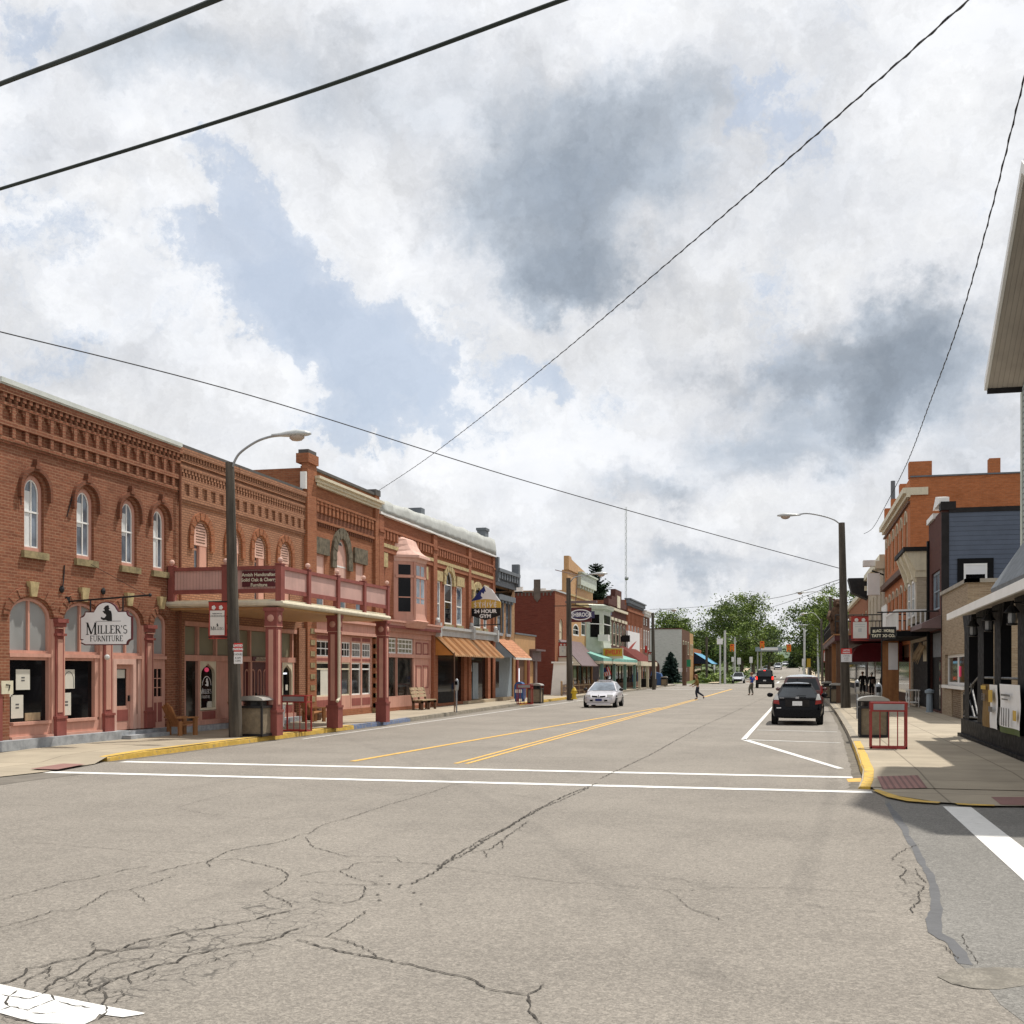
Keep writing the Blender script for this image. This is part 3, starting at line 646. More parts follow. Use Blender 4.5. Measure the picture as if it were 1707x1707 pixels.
#, far pavements
far = [(-15.2, y) for y in range(150, 320, 10)]
b = MB()
for k in range(170, 300, 10): b.face([(-12.5, k, zt(k)+.1), (-11, k, zt(k)+.1), (-11, k+10, zt(k+10)+.1), (-12.5, k+10, zt(k+10)+.1)])
for k in range(150, 300, 10): b.face([(2.4, k, zt(k)+.1), (5.5, k, zt(k)+.1), (5.5, k+10, zt(k+10)+.1), (2.4, k+10, zt(k+10)+.1)])
struct(b.build('pavement_far', 'concrete'))
def strip(name, quads, m, dz=.006, wear=None):
    b = MB()
    for q in quads: b.tess([[(p[0], p[1], zt(p[1])+dz) for p in q]])
    return struct(b.build(name, m))
def wobble(x0, x1, y0, y1, n_=60, a=.018):
    t = [(x0+(x1-x0)*k/n_, y0+random.uniform(-a, a)) for k in range(n_+1)]; u = [(x0+(x1-x0)*k/n_, y1+random.uniform(-a, a)) for k in range(n_+1)]
    return t+u[::-1]
strip('crosswalk_line', [wobble(-13.95, 1.02, 21.5, 21.82)], 'white_line', .0055)
strip('crosswalk_line', [wobble(-14.0, 1.2, 18.95, 19.25)], 'white_line', .0055)
strip('crosswalk_line', [[gnd(*q) for q in [(-120, 1624), (-60, 1632), (0, 1642), (60, 1655), (120, 1667), (185, 1680), (242, 1690), (238, 1692), (205, 1697), (165, 1692), (158, 1701), (140, 1709), (60, 1707), (0, 1690), (-60, 1684), (-120, 1680)]]], 'white_line', .0055)
strip('crosswalk_line', [[(2.06, 17.35), (2.44, 17.35), (2.44, 2), (2.06, 2)]], 'white_line', .006)
strip('centre_line', [[(-6.95, 22.9), (-6.85, 22.9), (-6.55, 78), (-6.66, 78)], [(-6.72, 22.9), (-6.62, 22.9), (-6.32, 78), (-6.43, 78)]], 'yellow_line')
strip('centre_line', [[(-9.3, 22.9), (-9.14, 22.9), (-6.8, 60), (-6.95, 60)]], 'yellow_line', .007)
strip('centre_line', [[(-6.62, 86), (-6.4, 86), (-6.3, 122), (-6.55, 122)]], 'yellow_line')
strip('edge_line', [[(-13.62, 30), (-13.54, 30), (-13.5, 95), (-13.62, 95)]], 'white_line')
strip('parking_line', [[(-1.48, 32.8), (-1.34, 32.8), (-1.0, 70), (-1.14, 70)], [(-1.48, 32.8), (-1.36, 33.15), (.95, 23.6), (.82, 23.5)], [(-1.4, 32.7), (1.2, 31.9), (1.2, 32.0), (-1.4, 32.9)], [(-1.2, 38.2), (1.3, 37.6), (1.3, 37.72), (-1.2, 38.32)]], 'white_line')
strip('parking_mark', [[g6(x, y)[:2] for x, y in [(230, 385), (310, 380), (320, 400), (240, 402)]]], 'yellow_line', .006)
strip('lane_line', [[(-2.7, y), (-2.45, y), (-2.3, y+14), (-2.6, y+14)] for y in (175, 215)], 'white_line', .02)
strip('stop_line', [[(-15, 118), (-7, 118), (-7, 119), (-15, 119)], [(-15, 128), (-7, 128), (-7, 129), (-15, 129)], [(-7, 172), (1.5, 172), (1.5, 174), (-7, 174)]], 'white_line', .02)
# tactile pads on the ramps
b = MB()
for q in ([(1462, 1300), (1530, 1299), (1546, 1315), (1471, 1316)], [(1652, 1329), (1720, 1329), (1720, 1343), (1668, 1342)]):
    b.tess([[gnd(x, y, .03)+(max(.036, zp(gnd(x, y, .03)[1])+.006),) for x, y in q]])
b.tess([[gnd(x, y, .04)+(.045,) for x, y in [(50, 1282), (105, 1273), (143, 1274), (96, 1283)]]])
struct(b.build('pavement_tactile_pad', 'tactile'))
# cracks traced on the asphalt, as thin ragged strips
z3 = lambda x, y: (x/3.414, 1220+y/3.414); z4 = lambda x, y: (500+x/3.414, 1220+y/3.414); z5 = lambda x, y: (1000+x/4.2675, 1160+y/4.2675)
CR = [(z3, .03, [(0, 1500), (50, 1510), (30, 1545), (60, 1570)]), (z3, .022, [(50, 1510), (160, 1525), (230, 1505)]), (z3, .025, [(100, 1475), (50, 1510)]), (z3, .022, [(230, 1560), (310, 1530), (290, 1500)]), (z3, .02, [(310, 1530), (400, 1560), (520, 1575)]), (z3, .022, [(330, 1600), (260, 1610), (180, 1605)]), (z3, .03, [(600, 1560), (610, 1600), (560, 1640)]), (z3, .024, [(0, 1590), (60, 1570), (160, 1590), (230, 1560)]), (z3, .02, [(20, 1620), (100, 1640), (200, 1650)]),
 (z3, .020, [(0, 960), (100, 930), (180, 912), (300, 880), (370, 855), (490, 840), (600, 815), (720, 785), (860, 765)]),
 (z3, .018, [(-60, 1130), (0, 1115), (110, 1085), (210, 1055), (310, 1020), (430, 1020), (500, 985), (620, 910), (740, 900), (850, 870), (950, 835), (1020, 815)]), (z3, .014, [(740, 900), (790, 935), (825, 970)]), (z3, .012, [(0, 1140), (90, 1120), (200, 1085), (300, 1060)]),
 (z3, .024, [(850, 810), (1030, 765), (1180, 740), (1300, 680), (1400, 660), (1560, 635), (1660, 610), (1707, 585)]), (z3, .013, [(60, 625), (200, 632), (400, 650), (600, 665), (800, 680), (920, 688), (1050, 685), (1180, 695)]),
 (z3, .012, [(1000, 435), (1150, 465), (1300, 480), (1420, 490), (1600, 500)]), (z3, .012, [(1000, 435), (1100, 405), (1250, 365), (1480, 300)]), (z3, .010, [(210, 330), (330, 310), (480, 285)]), (z3, .010, [(180, 370), (420, 360), (700, 345), (1000, 328), (1180, 310)]), (z3, .009, [(0, 580), (150, 545), (330, 530)]), (z3, .008, [(0, 420), (110, 415), (210, 424)]),
 (z3, .020, [(1190, 770), (1180, 740), (1340, 725), (1420, 740), (1580, 780), (1640, 815), (1620, 850), (1580, 880), (1500, 910), (1550, 940), (1640, 970), (1660, 1000)]),
 (z3, .034, [(0, 1435), (60, 1425), (140, 1385), (150, 1350), (240, 1340), (330, 1310), (430, 1295), (510, 1275), (545, 1245), (660, 1250), (800, 1190), (950, 1165), (1040, 1145), (1230, 1110), (1330, 1095), (1420, 1080), (1560, 1040), (1707, 1010)]),
 (z3, .022, [(520, 1195), (545, 1245)]), (z3, .02, [(140, 1455), (150, 1420), (210, 1385), (330, 1340)]), (z3, .024, [(230, 1500), (330, 1410), (440, 1360), (480, 1325), (545, 1290), (650, 1255), (780, 1235), (880, 1225), (960, 1195)]),
 (z3, .022, [(370, 1480), (520, 1380), (640, 1320), (760, 1300), (850, 1290), (880, 1265)]), (z3, .034, [(460, 1500), (570, 1455), (700, 1395), (780, 1370), (900, 1330), (1010, 1315), (1050, 1280), (1180, 1255), (1340, 1220), (1480, 1200), (1600, 1170), (1640, 1140), (1707, 1120)]),
 (z3, .018, [(640, 1550), (710, 1500), (690, 1475), (640, 1490)]), (z3, .026, [(590, 1560), (600, 1500), (570, 1455)]), (z3, .018, [(740, 1440), (730, 1390), (780, 1370)]), (z3, .016, [(800, 1420), (900, 1370), (1050, 1350), (1180, 1320), (1300, 1270), (1430, 1250), (1560, 1230)]),
 (z3, .018, [(1080, 1260), (1075, 1225), (1040, 1230), (960, 1220), (880, 1225)]), (z3, .018, [(1200, 1180), (1250, 1190), (1330, 1215)]), (z3, .018, [(250, 1360), (290, 1340), (270, 1410), (330, 1400), (440, 1420), (500, 1390)]), (z3, .018, [(400, 1440), (480, 1455), (530, 1450), (500, 1400)]), (z3, .02, [(590, 1490), (530, 1470), (470, 1495)]), (z3, .014, [(1230, 1110), (1215, 1085)]), (z3, .016, [(1040, 1145), (1100, 1170), (1215, 1160)]),
 (z4, .020, [(0, 585), (50, 580), (130, 530), (280, 490), (430, 440), (560, 400), (750, 345), (860, 305), (1060, 275)]), (z4, .020, [(30, 600), (80, 660), (190, 690), (260, 710), (390, 710), (540, 715), (580, 745), (700, 750), (800, 760)]),
 (z4, .014, [(800, 765), (950, 790), (1200, 820), (1350, 840), (1500, 860), (1707, 870)]), (z5, .014, [(0, 1340), (300, 1365), (450, 1380), (650, 1390), (850, 1365), (1200, 1368), (1400, 1375), (1707, 1390), (1900, 1400)]), (z5, .012, [(370, 1290), (580, 1305), (640, 1330), (800, 1340)]), (z5, .012, [(450, 1380), (540, 1420), (620, 1500), (760, 1560), (880, 1600)]),
 (z4, .042, [(640, 870), (760, 800), (850, 740), (950, 690), (1050, 620), (1150, 565), (1240, 510), (1340, 455), (1450, 390), (1560, 345), (1690, 295)]), (z4, .03, [(780, 770), (900, 695), (1060, 600), (1190, 540), (1330, 450), (1480, 395), (1640, 320)]), (z4, .026, [(980, 690), (1080, 670), (1150, 620), (1230, 560), (1300, 510)]), (z4, .018, [(1150, 620), (1160, 665)]), (z4, .018, [(1240, 560), (1300, 573)]), (z4, .018, [(1050, 680), (1060, 715)]),
 (z5, .035, [(0, 592), (190, 500), (340, 430), (520, 330), (720, 220), (900, 140), (1050, 70), (1200, 0), (1320, -60)]), (z4, .02, [(220, 795), (280, 780), (300, 755), (370, 745), (560, 745)]), (z4, .02, [(0, 825), (100, 800), (230, 795), (270, 820), (350, 850), (520, 870)]), (z4, .018, [(0, 850), (200, 870), (400, 875), (520, 872)]),
 (z4, .02, [(370, 880), (360, 930), (330, 960), (240, 980), (120, 970), (60, 945)]), (z4, .03, [(-20, 1185), (100, 1220), (260, 1260), (430, 1290), (560, 1315), (700, 1345), (830, 1380), (930, 1395), (1000, 1420), (1050, 1465), (1150, 1480), (1290, 1500), (1340, 1480), (1390, 1440)]), (z4, .028, [(1295, 1500), (1310, 1550), (1300, 1590), (1350, 1640), (1400, 1700)]),
 (z4, .018, [(150, 1170), (250, 1190), (360, 1230), (430, 1275), (440, 1290)]), (z4, .016, [(20, 1160), (150, 1170), (300, 1080), (380, 1020)]), (z4, .012, [(1180, 350), (1300, 375), (1420, 390)]), (z4, .010, [(220, 300), (400, 330), (520, 345)]), (z4, .010, [(700, 570), (900, 590)]), (z4, .010, [(760, 370), (900, 375), (1020, 372)]),
 (z6, .018, [(470, 825), (500, 795), (550, 765), (620, 740)]), (z6, .018, [(520, 840), (550, 825), (620, 830)]), (z6, .022, [(505, 850), (550, 870), (540, 900), (520, 910), (555, 950), (600, 945), (650, 970), (620, 1000), (630, 1040), (580, 1080), (590, 1110)]), (z6, .02, [(600, 870), (610, 900), (650, 930), (665, 950)]), (z6, .016, [(690, 1270), (760, 1290), (830, 1360)]), (z6, .012, [(800, 1490), (900, 1518), (980, 1522)]), (z6, .012, [(0, 1065), (200, 1090), (400, 1105), (600, 1112)]), (z6, .012, [(850, 1220), (880, 1290), (940, 1390)])]
b = MB()
for fz, wd, pts in CR:
    q = [Vector(gnd(*fz(*p))) for p in pts]; fine = []
    for k in range(len(q)-1):
        L = (q[k+1]-q[k]).length; n_ = max(3, min(40, int(L/.035)))
        for i in range(n_):
            j = Vector((random.uniform(-1, 1), random.uniform(-1, 1)))*min(.010+wd*.35, L*.06) if i else Vector((0, 0))
            fine.append(q[k].lerp(q[k+1], i/n_)+j)
    fine.append(q[-1]); prev = None
    for k, p in enumerate(fine):
        d = (fine[min(k+1, len(fine)-1)]-fine[max(k-1, 0)]); d = d.normalized() if d.length > 1e-6 else Vector((1, 0)); nn = Vector((-d.y, d.x))
        h = wd*.31*random.uniform(.2, 1.15)*(.2 if k in (0, len(fine)-1) else 1)
        cur = ((p+nn*h), (p-nn*h))
        if prev: b.face([(prev[0].x, prev[0].y, .0075), (cur[0].x, cur[0].y, .0075), (cur[1].x, cur[1].y, .0075), (prev[1].x, prev[1].y, .0075)])
        prev = cur
for k in range(9):              # chips missing out of the paint and the seams
    x, y = gnd(*z4(random.uniform(400, 700), random.uniform(820, 1000)))
    pts = [(x+.025*random.uniform(.4, 1)*math.cos(t), y+.025*random.uniform(.4, 1)*math.sin(t), .008) for t in [i*math.pi/4 for i in range(8)]]; b.face(pts)
struct(b.build('road_cracks', 'crack'))
# ------------------------------------------------------------------ left side of the street
XL = -17.5
FL = Fr((XL, 0, 0), (0, 1, 0), (1, 0, 0))
def uL(px, w=0.): return onX(px, 1000, XL+w)[0]
def vL(px, py, w=0.): return onX(px, py, XL+w)[1]
def BL(p0, p1, t, bt, w=0.):
    c = (p0+p1)/2; return uL(p0, w), uL(p1, w), vL(c, bt, w), vL(c, t, w)
def archband(m, fr, u0, u1, vs, rise, th, w0, w1, drop=0., n=14, mi=0, voussoir=False):
    c, r = (u0+u1)/2, (u1-u0)/2; I, O = [], []
    if drop: I.append((u1, vs-drop)); O.append((u1+th, vs-drop))
    for k in range(n+1):
        t = math.pi*k/n; I.append((c+r*math.cos(t), vs+rise*math.sin(t))); O.append((c+(r+th)*math.cos(t), vs+(rise+th)*math.sin(t)))
    if drop: I.append((u0, vs-drop)); O.append((u0-th, vs-drop))
    P = fr.P
    for k in range(len(I)-1):
        a, b_, c_, d = I[k], I[k+1], O[k+1], O[k]
        g = (w1-(.012 if voussoir and k % 2 else 0))
        m.face([P(*a, g), P(*b_, g), P(*c_, g), P(*d, g)], mi); m.face([P(*d, w0), P(*c_, w0), P(*c_, g), P(*d, g)], mi); m.face([P(*a, w0), P(*b_, w0), P(*b_, g), P(*a, g)], mi)
    for i in (0, -1): a, d = I[i], O[i]; m.face([P(*a, w0), P(*d, w0), P(*d, w1), P(*a, w1)], mi)
def root(name, label, cat, u, X=XL, group=None): return thing(name, label, cat, (X, u, .14), group=group)
def column(par, fr, u0, u1, v0, v1, name='column', w=.16, base=.42):
    c = MB(); m_ = (u0+u1)/2; h = (u1-u0)/2
    c.fbox(fr, u0+.04, u1-.04, v0+base, v1-.25, -.1, w); c.fbox(fr, u0, u1, v0, v0+base, -.1, w+.05); c.fbox(fr, u0-.02, u1+.02, v0+base, v0+base+.06, -.1, w+.07)
    c.fbox(fr, u0, u1, v1-.42, v1-.36, -.1, w+.06); c.fbox(fr, u0-.02, u1+.02, v1-.10, v1, -.1, w+.10); c.fbox(fr, u0, u1, v1-.2, v1-.10, -.1, w+.05)
    o = c.build(name, 'maroon_trim', par)
    p = MB(); p.fbox(fr, m_-h*.5, m_+h*.5, v0+base+.15, v1-.5, w-.01, w+.012); p.fbox(fr, m_-h*.8, m_+h*.8, v1-.245, v1-.22, w, w+.062); p.build('inlay', 'pink', o)
    return o
# ---- red brick corner building (furniture shop)
r = root('brick_building', 'red brick corner shop with four arched upper windows and white gutter', 'building', 26.)
U0, U1 = 22.15, 30.0
ww = [(23.49, .36), (25.5, .36), (27.47, .36), (29.0, .345)]
bays = [(22.62, 24.14), (24.62, 26.14), (26.68, 28.1), (28.66, 29.36)]
holes = [arch(c-h, c+h, 4.77, 6.22, .36) for c, h in ww]+[arch(a, b_, .17, 3.22 if k < 3 else 3.25, .45 if k < 3 else .3) for k, (a, b_) in enumerate(bays)]
shell(r, FL, U0, U1, .0, 8.46, holes, 16., 'brick_b1', .22)
g = MB(); g.fbox(FL, U0-.05, 29.9, 8.46, 8.57, -.25, .2); g.fbox(FL, U0-.05, 29.9, 8.43, 8.46, .0, .16); g.build('gutter', 'gutter', r)
c = MB()
c.fbox(FL, U0, U1, 8.27, 8.43, 0, .15)
def teeth(c, u0, u1, n, fill, v0, v1, w0, w1, fr=FL, mi=0):
    st = (u1-u0)/n
    for k in range(n): c.fbox(fr, u0+st*k, u0+st*(k+fill), v0, v1, w0, w1, mi)
teeth(c, U0+.1, U1-.05, 34, .52, 8.16, 8.268, 0, .13); teeth(c, U0+.1, U1-.05, 34, .38, 8.07, 8.158, 0, .10)
c.fbox(FL, U0, U1, 8.0, 8.068, 0, .09)
teeth(c, U0, U1, 17, .26, 7.66, 7.99, 0, .085); teeth(c, U0-.09, U1-.08, 17, .66, 7.92, 7.995, 0, .07); teeth(c, U0-.05, U1-.05, 17, .48, 7.86, 7.918, 0, .065)
c.fbox(FL, U0, U1, 7.53, 7.655, 0, .1); teeth(c, U0, U1, 17, .26, 7.29, 7.528, 0, .085); c.fbox(FL, U0, U1, 7.20, 7.288, 0, .075); c.fbox(FL, U0, U1, 7.14, 7.198, 0, .045)
c.build('cornice', 'brick_b1', r)
for k, (cu, h) in enumerate(ww):
    window(r, FL, cu-h, cu+h, 4.77, 6.22, .36, .10, 'pink', 'glass_sky', .10, (.52,), 1, 'stone_olive', curtain=(1, 2, 2, 1)[k], sash='white_paint', bar=.016)
    hd = MB(); archband(hd, FL, cu-.49, cu+.49, 6.2, .47, .10, 0, .10, .2); hd.fbox(FL, cu-.045, cu+.045, 6.80, 6.95, 0, .12); hd.fbox(FL, cu-.09, cu+.09, 6.72, 6.80, 0, .13); hd.build('hood_mould', 'brick_soot', r)
FLs = Fr((XL+.15, 0, 0), (0, 1, 0), (1, 0, 0))
for k, (a, b_) in enumerate(bays):
    m_ = (a+b_)/2; hw = (b_-a)/2+.02
    ar = MB(); archband(ar, FL, a-.03, b_+.03, 3.24, .47 if k < 3 else .33, .22, 0, .05, 0, 16, 0, True); ar.build('brick_arch', 'brick_b1', r)
    ks = MB(); ks.hexa([FL.P(m_-.10, 3.70, 0), FL.P(m_+.10, 3.70, 0), FL.P(m_+.10, 3.70, .09), FL.P(m_-.10, 3.70, .09), FL.P(m_-.17, 4.05, 0), FL.P(m_+.17, 4.05, 0), FL.P(m_+.17, 4.05, .11), FL.P(m_-.17, 4.05, .11)]); ks.build('keystone', 'stone_tan', r)
    top = arch(a, b_, 2.36, 3.22 if k < 3 else 3.25, .45 if k < 3 else .3)
    t = MB(); t.ring(FLs, top, inset(top, .07), -.3, -.2)
    if k < 3: t.fbox(FLs, m_-.035, m_+.035, 2.4, 3.62, -.29, -.21)
    t.fbox(FLs, a, b_, 2.27, 2.36, -.3, -.14)
    o = t.build('transom', 'pink', r); q = MB(); q.tess([[FLs.P(u, v, -.27) for u, v in inset(top, .05)]]); q.build('pane', 'glass_frost', o)
    f = MB()
    if k < 2:
        f.fbox(FLs, a, a+.07, .75, 2.268, -.3, -.2); rw0 = (.07, .2)[k]; f.fbox(FLs, b_-rw0, b_, .75, 2.268, -.3, -.17); f.fbox(FLs, a+.07, b_-rw0, .68, .75, -.3, -.1); f.fbox(FLs, a+.07, b_-rw0, 2.2, 2.268, -.3, -.21)
        f.fbox(FLs, a, b_, .42, .679, -.3, -.16); f.fbox(FLs, a, b_, .17, .419, -.3, -.08)
        o = f.build('display_window', 'pink', r); q = MB(); q.tess([[FLs.P(u, v, -.27) for u, v in arch(a+.05, b_-rw0+.02, .73, 2.22)]]); q.build('pane', 'glass_dark', o)
st = MB(); st.fbox(FL, 22.0, 27.0, .13, .36, -.1, .28); st.fbox(FL, 27.0, 29.6, .13, .33, -.1, .22); st.fbox(FL, 26.7, 28.6, .13, .24, .22, .55); st.build('stone_base', 'stone_grey', r)
for a, b_ in ((24.2, 24.58), (26.2, 26.62), (28.16, 28.6)):
    q = MB(); q.fbox(FL, a-.08, b_+.06, .36, 3.2, -.1, .02); q.build('pilaster', 'pink', r); column(r, FL, a, b_, .36, 3.22, w=.06)
cp = MB(); cp.fbox(FL, 22.13, 22.26, .14, 1.6, 0, .1); cp.build('corner_pilaster', 'maroon_trim', r)
d = MB(); d.fbox(FLs, 26.68, 26.84, .36, 2.268, -.3, -.12); d.fbox(FLs, 27.62, 27.76, .36, 2.268, -.3, -.12); d.fbox(FLs, 26.84, 27.62, 2.12, 2.268, -.3, -.12); d.fbox(FLs, 27.95, 28.1, .36, 2.268, -.3, -.18); d.fbox(FLs, 27.76, 27.95, .36, .75, -.3, -.2); d.build('door_frame', 'pink_light', r)
q = MB(); q.fbox(FLs, 27.76, 27.95, .75, 2.268, -.28, -.26); q.build('sidelight', 'glass_dark', r)
d = MB(); d.fbox(FLs, 26.84, 26.98, .36, 2.12, -.28, -.22); d.fbox(FLs, 27.46, 27.62, .36, 2.12, -.28, -.22); d.fbox(FLs, 26.98, 27.46, .36, 1.0, -.28, -.22); d.fbox(FLs, 26.98, 27.46, 2.0, 2.12, -.28, -.22)
o = d.build('door', 'pink', r); q = MB(); q.fbox(FLs, 26.98, 27.46, 1.0, 2.0, -.27, -.25); q.build('door_glass', 'glass_dark', o); q = MB(); q.fbox(FLs, 26.95, 27.5, .6, .9, -.22, -.21); q.build('kick_panel', 'maroon_trim', o); q = MB(); q.fbox(FLs, 27.5, 27.54, 1.12, 1.28, -.22, -.17); q.build('handle', 'metal_black', o)
q = MB(); q.fbox(FLs, 27.0, 27.4, 1.75, 1.98, -.249, -.243); q.build('blind', 'paper', o)
d = MB(); d.fbox(FLs, 28.66, 29.36, .33, 1.22, -.28, -.2); d.fbox(FLs, 28.66, 28.76, 1.22, 2.268, -.28, -.2); d.fbox(FLs, 29.2, 29.36, 1.22, 2.268, -.28, -.2); d.fbox(FLs, 28.76, 29.2, 2.0, 2.268, -.28, -.2)
for v in (1.47, 1.73): d.fbox(FLs, 28.76, 29.2, v-.012, v+.012, -.27, -.215)
d.fbox(FLs, 28.97, 29.0, 1.22, 2.0, -.27, -.213)
o = d.build('door', 'pink', r); q = MB(); q.fbox(FLs, 28.76, 29.2, 1.22, 2.0, -.27, -.24); q.build('door_glass', 'glass_dark', o); q = MB(); q.fbox(FLs, 28.74, 28.9, .5, 1.05, -.2, -.19); q.fbox(FLs, 28.98, 29.18, .5, 1.05, -.2, -.19); q.build('kick_panel', 'maroon_trim', o)
for u, v in ((24.52, 3.95), (26.25, 4.02)):       # wall star ties and iron hook
    q = MB(); q.lathe(FL.P(u, v, .03), [(.02, -.03), (.09, -.02), (.09, .0), (.02, .03)], 8, 0, Matrix(((0, 0, 1), (1, 0, 0), (0, 1, 0)))); q.build('wall_tie', 'metal_black', r)
q = MB(); q.tube([FL.P(24.5, 4.02, .06), FL.P(24.6, 4.3, .02), FL.P(24.62, 4.55, .02)], .015, 6); q.tube([FL.P(24.95, 6.35, .03), FL.P(24.7, 5.75, .03)], .012, 6); q.tube([FL.P(22.98, 6.2, .03), FL.P(22.98, 5.8, .03)], .012, 6); q.build('iron_hook', 'metal_black', r)
q = MB(); q.tube([FL.P(U1-.07, 7.9, .1), FL.P(U1-.07, 5.2, .1), FL.P(U1-.07, .4, .1)], .045, 8); q.build('downpipe', 'brick_soot', r)
q = MB(); q.ball(FL.P(26.2, 2.30, .16), .075); q.build('globe_lamp', 'lamp_clear', r)
# papers shown in the two windows
def poster(u0, u1, v0, v1, label, w=-.262, marks=0):
    u0 += .06; u1 += .06
    m = MB(); m.fbox(FLs, u0, u1, v0, v1, w, w+.006); o = thing('poster', label, 'poster', (XL+w, (u0+u1)/2, v0), group='papers in the shop windows'); m.build('sheet', 'paper', o)
    k = MB(); c = (u0+u1)/2; h = v1-v0
    if marks == 1: archband(k, FLs, c-.18, c+.18, v0+h*.45, .2, .02, w+.006, w+.009, .2, 8)
    else:
        for a in (.42, .56): k.fbox(FLs, c-.06, c+.06, v0+h*a, v0+h*(a+.07), w+.006, w+.009)
    k.build('drawing', 'letter_grey', o)
poster(22.92, 23.42, 1.5, 1.98, 'pale paper with a small drawing, upper of two in the corner display window')
poster(22.75, 23.18, .84, 1.38, 'tall pale paper low in the corner display window')
poster(24.68, 25.15, 1.5, 1.98, 'pale paper with an arch outline in the second display window from the corner', marks=1)
poster(24.64, 25.0, .84, 1.4, 'pale paper low in the second display window from the corner')
poster(22.62, 22.8, 1.35, 1.62, 'small pale card at the left edge of the corner display window')
pq = thing('wall_plaque', 'small cream plaque with a black wrench mark on the red brick corner', 'plaque', (XL, 22.5, 1.6))
m = MB(); m.fbox(FL, 22.2, 22.58, 1.42, 1.72, .1, .13); m.build('board', 'sign_cream', pq); m = MB(); m.tube([FL.P(22.33, 1.63, .134), FL.P(22.46, 1.62, .134), FL.P(22.42, 1.5, .134)], .016, 6); m.build('mark', 'ink', pq)
bx = thing('timber_box', 'low timber box lying inside the corner display window', 'box', (XL-.2, 23.5, .76)); m = MB(); m.fbox(FLs, 23.3, 23.85, .765, .95, -.265, -.245); m.build('box_side', 'wood_bench', bx)
# hanging shop sign, at right angles to the wall
YS1 = 24.75
FS = Fr((0, YS1, 0), (1, 0, 0), (0, -1, 0))
xs0, xs1 = onY(135, 1040, YS1)[0], onY(221, 1040, YS1)[0]
zc = lambda py: onY(178, py, YS1)[1]
r = thing('hanging_sign', 'white shaped shop sign with a seated figure hanging from an iron bar, corner building', 'sign', (XL, YS1, 3.3))
xm, hw = (xs0+xs1)/2, (xs1-xs0)/2; zb, zs, ztp = zc(1075.5), zc(1019), zc(1003)
nt = .13
def signpoly(e=0.):
    h = hw-e; p = [(xm-h+nt, zb+e), (xm+h-nt, zb+e)]
    p += [(xm+h-nt+nt*(1-math.cos(t)), zb+e+nt*math.sin(t)) for t in (.4, .8, 1.2)]+[(xm+h, zb+e+nt), (xm+h, zs-e-nt)]
    p += [(xm+h-nt*math.sin(t), zs-e-nt+nt*(1-math.cos(t))) for t in (.4, .8, 1.2)]+[(xm+h-nt, zs-e)]
    p += [(xm+.33, zs-e)]+[(xm+(.32-e)*math.cos(t), zs-e+(ztp-zs)*math.sin(t)) for t in [math.pi*k/10 for k in range(1, 10)]]+[(xm-.33, zs-e), (xm-h+nt, zs-e)]
    p += [(xm-h+nt*math.sin(t), zs-e-nt+nt*(1-math.cos(t))) for t in (1.2, .8, .4)]+[(xm-h, zs-e-nt), (xm-h, zb+e+nt)]
    p += [(xm-h+nt*(1-math.cos(t)), zb+e+nt*math.sin(t)) for t in (1.2, .8, .4)]
    return p
m = MB(); m.prism(FS, signpoly(), -.03, .03); m.build('board_edge', 'sign_maroon', r)
m = MB(); m.prism(FS, signpoly(.025), .03, .036); m.build('board_face', 'sign_white', r)
m = MB(); hh = (zs-zb)
serif(m, FS, "MILLER'S", hh*.24, xm+.02, zb+hh*.34, .040, 1.13, 1.5); serif(m, FS, "FURNITURE", hh*.165, xm+.02, zb+hh*.115, .040, 1.12); m.fbox(FS, xm-.28, xm+.42, zb+hh*.70, zb+hh*.71, .036, .04); m.build('lettering', 'ink', r)
m = MB()
def sil(fr, u, v, s, w):     # seated man in a hat with a cup, as on the sign
    return [[fr.P(u+a*s, v+b_*s, w) for a, b_ in pl] for pl in (
        [((x-890)/138, (490-y)/138) for x, y in ((905, 350), (917, 358), (914, 372), (926, 378), (914, 386), (917, 395), (936, 402), (945, 430), (947, 490), (903, 490), (884, 482), (858, 484), (836, 472), (832, 461), (842, 454), (856, 464), (872, 462), (888, 442), (882, 430), (868, 424), (861, 415), (852, 408), (855, 400), (869, 402), (873, 393), (867, 386), (858, 384), (866, 377), (874, 362), (890, 355))],)]
for pl in sil(FS, xm+.02, zb+hh*.715, .38, .0405): m.tess([pl])
m.build('figure', 'ink', r)
bx0, bx1 = onY(105, 1003, YS1)[0], onY(250, 992, YS1)[0]; bz0, bz1 = onY(105, 1003, YS1)[1], onY(250, 992, YS1)[1]
m = MB(); m.tube([(XL, YS1, bz0), (bx1, YS1, bz1)], .022, 8); m.ball((bx1, YS1, bz1), .045); m.fbox(FL, YS1-.07, YS1+.07, bz0-.12, bz0+.12, 0, .04)
for x in (xm-.45, xm+.45):
    zr = bz0+(bz1-bz0)*(x-XL)/(bx1-XL); m.tube([(x, YS1, zr), (x, YS1, zs-.02)], .018, 6)
m.tube([(bx1-.1, YS1, bz1), (XL+.02, YS1+.9, bz1+.9)], .006, 5); m.build('bracket', 'metal_black', r)
